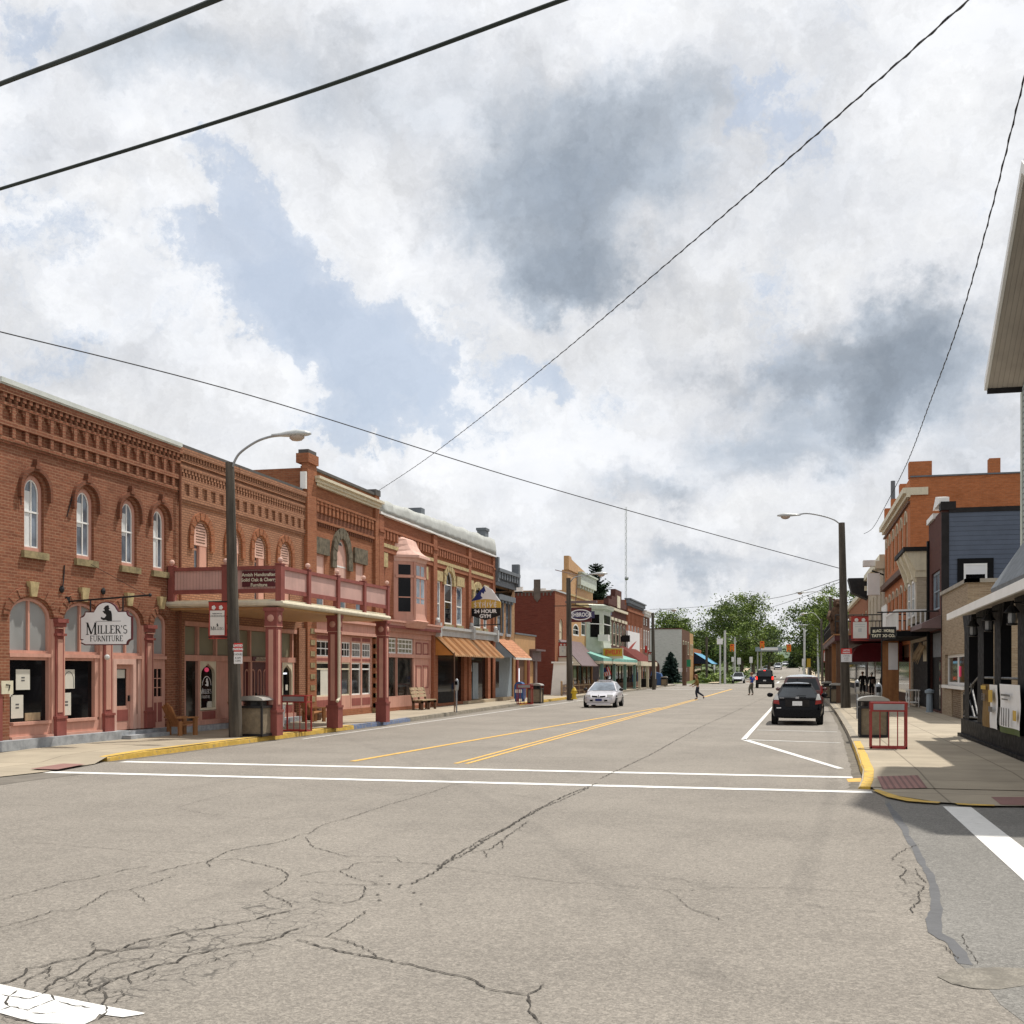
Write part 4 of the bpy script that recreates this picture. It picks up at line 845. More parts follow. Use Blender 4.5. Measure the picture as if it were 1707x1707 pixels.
# ---- tan brick building with the balcony in front
r = root('brick_building', 'tan brick building with louvred round windows above a pink timber balcony', 'building', 34.5)
U0, U1 = 30.0, 39.0
shw = [(335, 11.5), (390, 9), (433, 8.6), (475, 8)]
wins = []
for px, h in shw: wins.append((uL(px-h), uL(px+h)))
zt2 = vL(336, 872); zl2 = vL(336, 910)
holes = [arch(a, b_, 4.3, zt2-.42, .42) for a, b_ in wins]
tr = [(308, 333), (337, 367), (372, 398), (402, 440), (446, 496)]
holes.append([(30.35, .3), (38.15, .3), (38.15, 3.42), (30.35, 3.42)])
shell(r, FL, U0, U1, 0, 8.5, holes, 16., 'brick_b2', .2)
c = MB(); c.fbox(FL, U0, U1-.6, 8.5, 8.58, -.2, .12, 1); c.fbox(FL, U0, U1, 8.33, 8.5, 0, .12)
teeth(c, U0+.1, U1-.1, 52, .5, 8.2, 8.328, 0, .09); c.fbox(FL, U0, U1, 8.1, 8.198, 0, .07); c.fbox(FL, U0, U1, 7.9, 8.0, 0, .07); teeth(c, U0+.1, U1-.1, 46, .55, 7.78, 7.898, 0, .06); teeth(c, U0+.2, U1-.1, 46, .5, 7.66, 7.775, 0, .045)
c.fbox(FL, U0, U1, 7.47, 7.655, 0, .06); teeth(c, U0, U1-.1, 17, .46, 7.13, 7.469, 0, .06); c.fbox(FL, U0, U1, 6.98, 7.129, 0, .06); c.fbox(FL, U0, U1, 6.9, 6.978, 0, .035)
c.build('cornice', ['brick_b2', 'roofing'], r)
for a, b_ in wins:
    o = window(r, FL, a, b_, 4.3, zt2-.42, .42, .05, 'pink_light', 'glass_sky', .14, (.62,), 0)
    l = MB(); l.prism(FL, arch(a+.02, b_-.02, zl2, zt2-.44, .42), -.11, -.02)
    lo = l.build('louvre', 'pink_light', r); s_ = MB()
    for k in range(9): v = zl2+.08+k*.085; s_.fbox(FL, a+.14, b_-.14, v, v+.03, -.02, -.014)
    s_.build('slats', 'wood_dark', lo)
    s_ = MB(); s_.fbox(FL, a+(b_-a)*.45, b_-.03, 4.35, zl2, -.13, -.03); s_.build('shutter_panel', 'pink', o)
    hd = MB(); archband(hd, FL, a-.10, b_+.10, zt2-.42, .5, .22, 0, .07, .42, 14, 0, True); hd.build('hood_mould', 'brick_b3', r)
# storefront under the balcony
s = MB(); v_ = lambda py, px=400: vL(px, py)
zt_b, zt_t = 2.42, 3.3
posts = [30.35, 32.35, 32.6, 34.15, 36.05, 36.35, 37.95, 38.15]
s.fbox(FL, 30.35, 38.15, 3.28, 3.42, -.2, .02); s.fbox(FL, 30.35, 38.15, 2.24, 2.42, -.2, -.02); s.fbox(FL, 30.35, 38.15, .3, .44, -.2, .0)
for u in (30.36, 31.2, 32.32, 33.55, 34.62, 36.1, 37.9): s.fbox(FL, u, u+(.12 if u not in (32.32, 36.1) else .26), .44, 2.238, -.2, -.03); s.fbox(FL, u, u+.1, 2.421, 3.279, -.2, -.05)
s.fbox(FL, 31.32, 32.32, .44, .72, -.19, -.06); s.fbox(FL, 32.58, 33.55, .44, 2.238, -.19, -.12); s.fbox(FL, 36.36, 37.9, .44, .72, -.19, -.06)
so_ = s.build('storefront', 'pink', r)
q = MB(); q.fbox(FL, 31.5, 32.28, .46, .70, -.06, -.045); q.fbox(FL, 36.4, 37.86, .46, .70, -.06, -.045); q.build('apron', 'maroon_trim', so_)
q = MB(); q.fbox(FL, 30.4, 38.1, 2.43, 3.27, -.19, -.15); q.build('transom_glass', 'glass_frost_green', so_)
# glazed door, two ogee windows, double door
q = MB(); q.fbox(FL, 30.48, 31.2, .44, 2.24, -.16, -.13); q.fbox(FL, 30.48, 30.55, .44, 2.1, -.13, -.1); q.build('door_glass', 'glass_shop', so_)
def ogee(u0, u1, v0, v1, lab):
    ou = [(u0, v0), (u1, v0), (u1, v1)]+[(u0, v1)]
    c, h = (u0+u1)/2, (u1-u0)/2; vs = v1-.45
    inn = [(u0+.07, v0+.07), (u1-.07, v0+.07), (u1-.07, vs)]+[(c+(h-.07)*math.cos(t), vs+.3*math.sin(t)**.8+(.08*max(0, 1-abs(t-math.pi/2)/.35))) for t in [math.pi*k/14 for k in range(1, 14)]]+[(u0+.07, vs)]
    m = MB(); m.tess([[FL.P(u, v, -.04) for u, v in ou], [FL.P(u, v, -.04) for u, v in inn]])
    for k in range(len(inn)): a, b_ = inn[k], inn[(k+1) % len(inn)]; m.face([FL.P(*a, -.04), FL.P(*b_, -.04), FL.P(*b_, -.15), FL.P(*a, -.15)])
    o = m.build('arched_window', 'cream_paint', r); g = MB(); g.tess([[FL.P(u, v, -.14) for u, v in inn]]); g.build('pane', 'glass_dark', o); return o
w1 = ogee(31.32, 32.32, .74, 2.24, '')
q = MB(); serif(q, FL, "MILLER'S", .135, 31.84, 1.24, -.13, 1., 1.4); serif(q, FL, "FURNITURE", .085, 31.84, 1.1, -.13, 1.)
for pl in sil(FL, 31.9, 1.47, .25, -.13): q.tess([pl])
archband(q, FL, 31.65, 32.15, 1.5, .26, .025, -.135, -.13, .0, 12); q.build('lettering', 'sign_white', w1)
q = MB(); q.lathe(FL.P(31.87, 1.98, -.12), [(.02, -.01), (.13, -.01), (.13, .01), (.02, .01)], 14, 0, Matrix(((0, 0, 1), (1, 0, 0), (0, .55, 0)))); q.build('neon_sign', 'neon_red', w1)
q = MB(); q.fbox(FL, 31.95, 32.2, .82, 1.0, -.13, -.125); q.fbox(FL, 31.92, 32.22, .78, .96, -.138, -.13); q.build('leaflet', 'paper', w1)
w2 = ogee(37.05, 37.9, .74, 2.24, '')
q = MB(); q.fbox(FL, 37.18, 37.6, 1.82, 1.88, -.13, -.12); q.build('open_sign', 'neon_white', w2); q = MB(); q.fbox(FL, 37.5, 37.68, 1.25, 1.45, -.13, -.125); q.fbox(FL, 37.15, 37.25, 1.25, 1.45, -.13, -.125); q.build('leaflet', 'paper', w2)
q = MB(); q.fbox(FL, 36.36, 37.04, .74, 2.24, -.16, -.1); q.build('sidelight', 'glass_shop', so_)
d = MB(); d.fbox(FL, 34.25, 36.05, .3, 2.24, -.19, -.12); dd = d.build('double_door', 'maroon_dark', r)
q = MB()
for u in (34.38, 34.82, 35.3, 35.74):
    for v0, v1, rs in ((.5, .95, 0), (1.05, 1.88, .12)):
        p = arch(u, u+.26, v0, v1, rs, 8); q.ring(FL, p, inset(p, .035), -.12, -.105)
q.build('door_moulding', 'pink', dd); q = MB(); q.fbox(FL, 35.13, 35.17, 1.0, 1.2, -.12, -.07); q.build('handle', 'metal_black', dd)
q = MB(); q.fbox(FL, 33.68, 34.24, .44, 2.24, -.19, -.1); q.build('door_panel', 'pink', so_)
q = MB(); q.fbox(FL, 34.7, 35.9, 2.27, 2.42, -.02, .01); sg = q.build('name_board', 'sign_maroon', r); text('AMISH FURNITURE', .085, FL, 35.3, 2.37, .013, 'sign_cream', sg); text('HARDWOOD CRAFTERS', .075, FL, 35.3, 2.30, .013, 'sign_cream', sg)
q = MB(); q.fbox(FL, 38.2, 39.0, .14, 3.5, 0, .08); q.build('brick_pier', 'brick_b2', r)
q = MB(); q.fbox(FL, 30.0, 38.3, .13, .30, -.1, .25); q.fbox(FL, 33.9, 36.3, .13, .24, .25, .6); q.build('stone_base', 'stone_grey', r)
q = MB(); q.lathe(FL.P(33.5, 1.72, .08), [(.02, -.14), (.06, -.1), (.06, .06), (.03, .12)], 8); lq = q.build('wall_lantern', 'metal_black', r); q = MB(); q.ball(FL.P(33.5, 1.70, .14), .05); q.build('bulb', 'lamp_glow', lq)
# ---- balcony
XB = -14.02; YB0, YB1 = 29.45, onX(645, 1100, -14.02)[0]
r = thing('balcony', 'pink and maroon timber balcony on square posts over the pavement', 'balcony', (XB, 33.4, .14))
zr, zk = 4.86, 4.16
m = MB(); m.box(XL, XB, YB0, YB1, 3.76, 3.96); m.build('deck', 'cream_paint', r)
m = MB(); m.box(XL, XB-.1, YB0+.1, YB1-.1, 3.70, 3.755); m.build('ceiling', 'tan_paint', r)
m = MB()
for z, rr in ((3.86, .075),): m.tube([(XL, YB0-.06, z), (XB+.08, YB0-.06, z-.02), (XB+.08, YB1, z-.05)], rr, 8)
m.build('gutter', 'cream_paint', r)
FE = Fr((0, YB0, 0), (1, 0, 0), (0, -1, 0)); FB = Fr((XB, 0, 0), (0, 1, 0), (1, 0, 0))
pxs = [uL(462, 3.48), uL(513, 3.48), uL(562, 3.48), uL(606, 3.48), uL(643, 3.48)]; pxs = [YB0+.05]+pxs[1:-1]+[YB1]
for k in range(4):
    m = MB(); m.fbox(FB, pxs[k]+.1, pxs[k+1]-.02, zk+.08, zr-.05, -.03, 0); m.build('panel', 'pink_boards', r)
for a, b_ in ((XL+.05, -15.75), (-15.62, XB-.1)):
    m = MB(); m.fbox(FE, a, b_, zk+.08, zr-.05, -.03, 0); m.build('panel', 'pink_boards', r)
m = MB()
for f, a, b_ in ((FB, YB0, YB1), (FE, XL+.02, XB)): m.fbox(f, a, b_, zr-.06, zr+.04, -.06, .05); m.fbox(f, a, b_, zk-.02, zk+.1, -.05, .03)
m.build('rail', 'maroon_trim', r)
def brail(u, f, big=0):
    m = MB(); h = .09+big*.03; m.fbox(f, u-h, u+h, 3.98-.12, zr+.07, -.1, .075); m.fbox(f, u-h-.03, u+h+.03, zr+.07, zr+.1, -.11, .09); o = m.build('rail_post', 'maroon_trim', r)
    q = MB(); p = f.P(u, zr+.2, 0); q.ball(p, .08); q.lathe(p, [(.05, -.12), (.03, -.08), (.05, -.05)], 8); q.build('ball_finial', 'pink_light', o)
for k, u in enumerate(pxs): brail(u, FB, k == 0)
brail(XL+.12, FE); brail(-15.68, FE)
def bpost(x, y):
    m = MB(); h = .165
    m.box(x-h, x+h, y-h, y+h, .85, 3.3); m.box(x-h-.03, x+h+.03, y-h-.03, y+h+.03, .13, .78); m.box(x-h-.05, x+h+.05, y-h-.05, y+h+.05, .78, .85)
    m.box(x-h-.02, x+h+.02, y-h-.02, y+h+.02, 3.2, 3.7); m.box(x-h-.05, x+h+.05, y-h-.05, y+h+.05, 3.62, 3.72)
    o = m.build('post', 'maroon_trim', r); q = MB()
    for f, c in ((Fr((0, y-h, 0), (1, 0, 0), (0, -1, 0)), x), (Fr((x+h, 0, 0), (0, 1, 0), (1, 0, 0)), y)):
        q.fbox(f, c-.07, c+.07, 1.0, 3.1, 0, .012)
        ce = f.P(c, 3.42, .025); q.ball(ce, .105, sc=(.35 if f.n.x else 1, .35 if f.n.y else 1, 1))
        q.fbox(f, c-.2, c+.2, 3.18, 3.2, 0, .025)
    q.build('inlay', 'pink', o)
PB = [(-14.22, onX(456, 1100, -14.22)[0]), (-14.22, onX(558, 1100, -14.22)[0]), (-14.22, onX(638, 1100, -14.22)[0])]
for p in PB: bpost(*p)
m = MB(); m.tube([(XB+.03, PB[1][1]-.2, 3.8), (XB+.03, PB[1][1]-.2, 3.3), (XB+.03, PB[1][1]-.2, 1.1), (XB+.03, PB[1][1]-.35, .98)], .05, 8); m.build('downpipe', 'cream_paint', r)
sg = thing('board_sign', 'maroon board with cream lettering on the end of the pink balcony', 'sign', (-15., YB0-.03, 4.5))
m = MB(); m.fbox(FE, -15.15, -14.1, zk+.16, zr-.1, .002, .05); m.build('board', 'sign_maroon', sg)
for k, t_ in enumerate(('Amish Handcrafted', 'Solid Oak & Cherry', 'Furniture')): text(t_, .135, FE, -14.63, zr-.21-k*.145, .053, 'sign_cream', sg, bold=.003)
# ---- tall gabled-parapet brick building
r = root('brick_building', 'red brick building with tall parapet, cream cornice and sooty stone arch', 'building', 42.6)
U0, U1 = 39.0, 46.3
tw = [BL(526, 541, 924, 1000), BL(558, 578, 930, 1000), BL(593, 606, 940, 1000)]
tw = [(a, b_, 4.3, t) for a, b_, v, t in tw]; zA = tw[0][3]
atop = vL(568, 899)
holes = [arch(tw[0][0], tw[0][1], 4.3, zA), arch(tw[1][0], tw[1][1], 4.3, zA-.1, atop-zA+.1), arch(tw[2][0], tw[2][1], 4.3, zA)]
holes.append([(39.5, .4), (45.8, .4), (45.8, 3.35), (39.5, 3.35)])
shell(r, FL, U0, U1, 0, 9.45, holes, 16, 'brick_b3', .2, roofdrop=.8)
c = MB(); c.fbox(FL, U0+.15, U1, 9.45, 9.55, -.3, .1, 1); c.fbox(FL, U0-.2, U0+.62, 0.3, 9.6, -.1, .14); c.fbox(FL, U0-.25, U0+.67, 9.6, 9.95, -.3, .2); c.fbox(FL, U0-.15, U0+.57, 9.95, 10.1, -.25, .15, 1); c.fbox(FL, U1-.45, U1+.02, .3, 9.45, -.1, .12); c.fbox(FL, U1-.5, U1+.08, 9.45, 9.7, -.3, .15, 1)
zc0 = vL(575, 905-60)
teeth(c, U0+.7, U1-.5, 16, .55, 7.92, 8.22, 0, .12); teeth(c, U0+.6, U1-.6, 16, .75, 8.22, 8.34, 0, .14); c.fbox(FL, U0+.62, U1-.45, 8.34, 8.42, 0, .16); c.fbox(FL, U0+.62, U1-.45, 7.56, 7.66, 0, .09)
c.build('cornice', ['brick_b3', 'roofing'], r)
c = MB(); c.fbox(FL, U0+.5, U1+.02, 9.0, 9.12, 0, .22); c.fbox(FL, U0+.45, U1+.06, 9.12, 9.22, 0, .34); c.fbox(FL, U0+.55, U1, 8.9, 9.0, 0, .14); c.build('cream_cornice', 'cream_paint', r)
c = MB(); c.fbox(FL, U0+.62, U1-.45, 7.66, 7.91, 0, .05); teeth(c, U0+.65, U1-.5, 30, .55, 7.42, 7.56, 0, .05); c.build('soot_band', 'brick_soot', r)
for a, b_ in ((tw[0][0]-.25, tw[0][1]+.3), (tw[2][0]-.3, tw[2][1]+.25)): c = MB(); c.fbox(FL, a, b_, zA+.0, zA+.62, 0, .1); c.build('stone_lintel', 'stone_soot', r)
c = MB(); archband(c, FL, tw[1][0], tw[1][1], zA-.1, atop-zA+.12, .42, 0, .11, .3, 16, 0, True); c.build('stone_arch', 'stone_soot', r)
for k, (a, b_, v, t) in enumerate(tw):
    o = window(r, FL, a, b_, 4.3, t if k != 1 else zA-.1, 0 if k != 1 else atop-zA+.1, .07, 'pink', 'glass_sky', .05, (.3, .62), 0, sash='white_paint')
    p = MB(); p.fbox(FL, a+.06, b_-.06, 5.25, (t if k != 1 else atop-.2)-.05, -.055, -.035); p.build('shade_panel', 'pink_light', o)
s = MB()
for u in (39.5, 41.9, 43.4, 44.55, 45.68): s.fbox(FL, u, u+.12, .4, 3.35, -.2, -.03)
for v0, v1 in ((.4, .95), (2.28, 2.5), (3.1, 3.35)): s.fbox(FL, 39.5, 45.8, v0, v1, -.2, -.04)
so_ = s.build('storefront', 'pink', r)
q = MB()
for a, b_ in ((39.7, 41.85), (43.55, 44.5), (44.7, 45.6)): q.fbox(FL, a, b_, .52, .82, -.04, -.03); q.fbox(FL, a, b_, 2.34, 2.44, -.04, -.03); q.fbox(FL, a, b_, 3.16, 3.3, -.04, -.03)
q.build('apron', 'maroon_trim', so_)
for a, b_ in ((39.62, 41.9), (42.02, 43.4), (43.52, 44.55), (44.67, 45.68)):
    window(r, FL, a, b_, .95, 2.28, 0, .06, 'white_paint' if a > 43 else 'cream_paint', 'glass_shop', .1, (.8,), 0, name='shop_window')
    window(r, FL, a, b_, 2.5, 3.1, 0, .05, 'white_paint', 'glass_dark', .1, (.5,), 4, name='transom_window', bar=.015)
q = MB(); q.fbox(FL, 40.5, 41.7, 1.0, 2.0, -.098, -.09); q.build('window_paper', 'paper', r)
for u in (39.05, 45.85):
    q = MB(); q.fbox(FL, u-.05, u+.45, .13, .36, 0, .2); q.build('plinth', 'stone_olive', r)
    for k in range(8): q = MB(); q.fbox(FL, u, u+.4, .38+k*.42, .38+k*.42+.19, .0, .16); q.build('stone_quoin', 'stone_olive', r)
q = MB(); q.fbox(FL, U0+.3, U1, 3.38, 3.5, 0, .2); q.fbox(FL, U0+.3, U1, 3.5, 3.85, 0, .1); q.fbox(FL, U0+.3, U1, 3.85, 3.95, 0, .25); q.build('shop_cornice', 'pink', r)
q = MB(); q.box(XL-.1, XL+.12, U0-.32, U0-.05, 8.62, 9.25); q.build('flashing', 'white_paint', r)
# ---- orange-red brick block with three divisions, tarp on the roof
r = root('brick_building', 'orange red brick block with a pink bay window and grey tarp along its roof', 'building', 55)
U0, U1 = 46.3, 65.9; D1, D2 = uL(722), uL(780)
H_ = []; WL = []
def wq(p0, p1, t, bt, rise=0.):
    a, b_, v0, v1 = BL(p0, p1, t, bt); WL.append((a, b_, v0, v1, rise)); H_.append(arch(a, b_, v0, v1-rise, rise))
wq(629.5, 641, 944, 1030); wq(700.5, 709, 965, 1046); wq(724, 733.5, 968, 1040); wq(741, 753.5, 952, 1041, .55); wq(761, 770, 978, 1043); wq(780, 785.5, 982, 1046); wq(789, 801, 980, 1047); wq(806, 811, 990, 1048)
H_.append([(46.7, .3), (D1-.35, .3), (D1-.35, 3.7), (46.7, 3.7)]); H_.append([(D1+.35, .3), (65.6, .3), (65.6, 3.6), (D1+.35, 3.6)])
shell(r, FL, U0, U1, 0, 8.72, H_, 16, 'brick_b4', .2, side='brick_b3')
c = MB()
for u, hw in ((U0+.28, .28), (D1, .3), (D2, .26), (U1-.25, .25)): c.fbox(FL, u-hw, u+hw, .3, 8.7, 0, .13); c.fbox(FL, u-hw-.05, u+hw+.05, 7.95, 8.05, 0, .18)
for a, b_, n in ((U0+.56, D1-.3, 17), (D1+.3, D2-.26, 14), (D2+.26, U1-.5, 12)): teeth(c, a, b_, n, .55, 7.72, 8.1, 0, .12); c.fbox(FL, a, b_, 8.1, 8.2, 0, .14); c.fbox(FL, a, b_, 7.15, 7.36, 0, .1)
c.build('cornice', 'brick_b4', r)
c = MB()
for a, b_ in ((U0+.56, D1-.3), (D1+.3, D2-.26), (D2+.26, U1-.5)): c.fbox(FL, a, b_, 7.36, 7.52, 0, .13)
c.build('stone_band', 'stone_tan', r)
for i in (0, 1, 2, 4, 5, 7): c = MB(); a, b_, v0, v1, rs = WL[i]; c.fbox(FL, a-.18, b_+.18, v1, v1+.62 if i < 2 else v1+.5, 0, .1); c.build('stone_lintel', 'stone_tan', r)
for i in (3, 6): c = MB(); a, b_, v0, v1, rs = WL[i]; archband(c, FL, a, b_, v1-.55, .55, .34, 0, .12, .2, 14, 0, True); c.build('stone_arch', 'stone_tan', r)
for i, (a, b_, v0, v1, rs) in enumerate(WL): window(r, FL, a, b_, v0, v1-rs, rs, .09, 'pink' if i < 2 else 'white_paint', 'glass_sky' if i % 3 else 'glass_dark', .04, (.48,) if i not in (3, 6) else (.42, .74), 0, 'stone_olive')
q = MB(); q.fbox(FL, U0, U1+.1, 8.72, 8.82, -.2, .2); q.build('fascia', 'white_paint', r)
# oriel window
o0, o1 = uL(657), uL(691); ob, ot = vL(676, 1040), vL(676, 940); om = (o0+o1)/2
pl = [(o0, 0), (o0+.65, .75), (o1-.65, .75), (o1, 0)]
def orl(k, e=0.): 
    return [FL.P(om+(u-om)*(1+e*.15), k, w_*(1+e)) for u, w_ in pl]
orx = MB(); orx.loft([orl(3.9, -.05), orl(4.2, .25), orl(4.25, .1), orl(4.55, .02), orl(ot, 0)]); orb = orx.build('oriel_window', 'pink', r)
orx = MB(); orx.loft([orl(ot, .05), orl(ot+.16, .12), orl(ot+.18, .32), orl(ot+.3, .30), orl(ot+.38, .05), orl(ot+.55, -.25), orl(ot+.8, -.45), orl(ot+1.05, -.58), orl(ot+1.15, -.8)]); orx.build('oriel_roof', 'pink_light', orb)
pts3 = [FL.P(u, 0, w_) for u, w_ in pl]
for k in range(3):
    a, b_ = pts3[k], pts3[k+1]; u_ = (b_-a); L = u_.length; u_.normalize(); nn = Vector((u_.y, -u_.x, 0)); nn = nn if nn.x > 0 else -nn
    f = Fr(a, u_, nn); q = MB(); ps = MB()
    for (s0, s1) in (((.2, L-.2),) if k != 1 else ((.22, L*.5-.08), (L*.5+.08, L-.22))):
        q.fbox(f, s0, s1, 4.62, ot-.75, .004, .012); q.fbox(f, s0, s1, ot-.6, ot-.15, .004, .012)
        ps.fbox(f, s0, s1, 5.25, 5.3, .012, .03)
    ps.fbox(f, 0, L, ot-.73, ot-.62, .0, .05); ps.fbox(f, -.04, .06, 4.3, ot, -.03, .05); ps.fbox(f, L-.06, L+.04, 4.3, ot, -.03, .05)
    q.build('pane', 'glass_sky' if k else 'glass_dark', orb); ps.build('sash', 'maroon_trim' if k == 2 else 'pink', orb)
# pink shopfront
s = MB(); a0, a1 = 46.7, D1-.35
s.fbox(FL, a0, a1, .3, .8, -.15, -.02); s.fbox(FL, a0, a1, 2.55, 2.72, -.15, .0); s.fbox(FL, a0, a1, 3.45, 3.7, -.15, .02); e1 = uL(691)
for u, h in ((a0, .12), (uL(662.), .08), (e1-.1, .14), (a1-.12, .12)): s.fbox(FL, u, u+h, .8, 3.45, -.14, -.01)
s.fbox(FL, e1, a1, .8, 3.45, -.13, -.06); so_ = s.build('storefront', 'pink', r)
q = MB(); q.fbox(FL, a0+.1, e1-.1, .8, 2.55, -.13, -.1); q.build('display_glass', 'glass_shop', so_)
window(r, FL, uL(644), e1-.12, 2.72, 3.42, 0, .07, 'white_paint', 'glass_frost_green', .1, (.35, .68), 7, name='transom_window', bar=.02)
q = MB(); p0, p1 = e1+.35, a1-.3; mm = (p0+p1)/2
for x0, x1 in ((p0, mm-.12), (mm+.12, p1)):
    for v0, v1 in ((2.72, 3.3), (1.1, 2.2)): pp = arch(x0, x1, v0, v1); q.ring(FL, pp, inset(pp, .05), -.06, -.03)
q.build('panel_moulding', 'maroon_trim', so_)
q = MB(); q.fbox(FL, 46.3, D1, 3.7, 3.95, 0, .16); q.fbox(FL, 46.3, D1, 3.95, 4.1, 0, .4); q.fbox(FL, 46.3, D1+.1, 4.1, 4.18, 0, .5); q.build('shop_cornice', 'pink', r)
q = MB(); q.fbox(FL, 46.3, D1, 3.84, 3.955, .16, .42); q.build('cornice_soffit', 'maroon_trim', r)
q = MB(); q.fbox(FL, D1, 65.8, 3.72, 4.06, 0, .2); q.fbox(FL, D1, 65.8, 4.06, 4.2, 0, .34); q.fbox(FL, D1, 65.8, 4.0, 4.06, 0, .26)
for u in (D1+.1, D2, 65.6): q.fbox(FL, u-.14, u+.14, 3.65, 4.35, 0, .4); q.ball(FL.P(u, 4.45, .2), .15)
q.build('sheet_metal_cornice', 'metal_pale', r)
# dark gym front
ga, gb = D1+.35, 65.6
for u0, u1 in ((ga, ga+.25), (uL(772), uL(777)), (uL(812), uL(816)), (gb-.2, gb)): s = MB(); s.fbox(FL, u0, u1, .3, 3.6, -.15, .06); s.build('brick_pier', 'brick_b4', r)
s = MB(); s.fbox(FL, ga, uL(758), .3, .85, -.1, .02); s.fbox(FL, ga, gb, 2.95, 3.6, -.12, -.02); so_ = s.build('storefront', 'black_paint', r)
q = MB(); q.fbox(FL, ga, gb, .3, 3.0, -.18, -.12); q.build('display_glass', 'glass_dark', so_)
q = MB(); q.fbox(FL, uL(727), uL(732.5), 2.35, 2.6, -.1, -.09); q.fbox(FL, uL(727), uL(732.5), 2.02, 2.28, -.1, -.09); q.build('window_notice', 'paper', so_)
q = MB(); a, b_ = uL(780), uL(790); q.tess([[FL.P(a, 1.9, -.1), FL.P(b_, 1.9, -.1), FL.P(b_-.2, 2.5, -.1), FL.P((a+b_)/2, 3.0, -.1), FL.P(a+.3, 2.4, -.1)]]); q.fbox(FL, a, b_-.4, .45, 1.0, -.11, -.1); q.build('window_decal', 'metal_pale', so_)
q = MB(); q.fbox(FL, uL(791), uL(800), .35, 2.4, -.115, -.10); q.build('blue_door', 'grey_blue', so_)
q = MB(); q.fbox(FL, uL(772), 65.7, .13, .3, -.1, .3); q.build('door_step', 'concrete', r)
# tarp thrown over the parapet
tp = thing('roof_tarp', 'wrinkled pale grey tarpaulin over the orange brick roof edge', 'tarp', (XL, 56, 8.8))
m = MB(); rings = []; N_ = 46
for k in range(N_+1):
    t = k/N_; u = U0+.25+(U1-.1-U0-.25)*t; h = .56+.46*t+.03*math.sin(k*.9)+random.uniform(-.035, .035); j = lambda a: random.uniform(-a, a)
    rings.append([FL.P(u, 8.83, .21+j(.01)), FL.P(u+.1*math.sin(k), 8.83+h*.3, .19+.05*math.sin(k*2.1+.6*math.sin(k))+j(.015)), FL.P(u+.1*math.sin(k*1.3), 8.83+h*.62, .16+.06*math.sin(k*2.3+1)+j(.02)), FL.P(u, 8.83+h*.95, .09+j(.02)), FL.P(u, 8.83+h, -.35+j(.05)), FL.P(u, 8.83+h*.9, -1.2), FL.P(u, 8.6, -1.6), FL.P(u, 8.83, -.3)])
m.loft(rings); m.build('sheet', 'tarp', tp, smooth=True)
m = MB(); m.box(XL-1.2, XL-.5, uL(718), uL(724), 9.6, 10.05); v = thing('roof_vent', 'small dark vent box above the tarpaulin', 'vent', (XL-.9, uL(721), 9.3)); m.build('vent_box', 'grey_cornice', v)
ch = thing('chimney', 'small dark chimney at the far end of the tarpaulin', 'chimney', (XL, 65.4, 8.8)); m = MB(); m.box(XL-.75, XL-.25, 64.95, 65.7, 8.8, 10.25); m.box(XL-.8, XL-.2, 64.9, 65.75, 10.25, 10.4); m.build('stack', 'grey_cornice', ch)
# awnings
def awning(name, label, p0, p1, ztop, zbot, out, mtop, mside, ribs=0, rm=None, u0=None, u1=None, curve=0, th=.06):
    a = uL(p0) if u0 is None else u0; b_ = uL(p1) if u1 is None else u1
    r = thing(name, label, 'awning', (XL, (a+b_)/2, zbot))
    n = 5 if curve else 1; prof = []
    for k in range(n+1): t = k/n; prof.append((out*(t if not curve else math.sin(t*math.pi/2)), ztop+(zbot-ztop)*(t if not curve else 1-math.cos(t*math.pi/2))))
    m = MB(); m.loft([[FL.P(a, z, w_) for w_, z in prof]+[FL.P(a, z-th, w_-.01) for w_, z in prof[::-1]], [FL.P(b_, z, w_) for w_, z in prof]+[FL.P(b_, z-th, w_-.01) for w_, z in prof[::-1]]]); m.build('awning_cover', mtop, r)
    for u in (a, b_-.02):
        s = MB()
        po = [(0, zbot)]+[(w_, z) for w_, z in prof[::-1]]
        A = [FL.P(u, z, w_) for w_, z in po]; B_ = [FL.P(u+.02, z, w_) for w_, z in po]; s.tess([A]); s.tess([B_])
        for i in range(len(A)): j = (i+1) % len(A); s.face([A[i], A[j], B_[j], B_[i]])
        s.build('awning_side', mside, r)
    if ribs:
        q = MB()
        for k in range(ribs+1):
            u = a+(b_-a)*k/ribs; q.hexa([FL.P(u-.03, zbot, out), FL.P(u+.03, zbot, out), FL.P(u+.03, zbot, out+.05), FL.P(u-.03, zbot, out+.05), FL.P(u-.03, ztop, 0.01), FL.P(u+.03, ztop, 0.01), FL.P(u+.03, ztop+.04, .05), FL.P(u-.03, ztop+.04, .05)])
        q.build('rib', rm, r)
    return r
za, zb_ = 3.68, 2.85
awning('metal_awning', 'orange standing seam metal awning over the dark gym front', 722, 0, 3.78, 2.72, 1.15, 'copper_stripe', 'copper_side', 34, 'copper_stripe', u1=uL(838, 1.1))
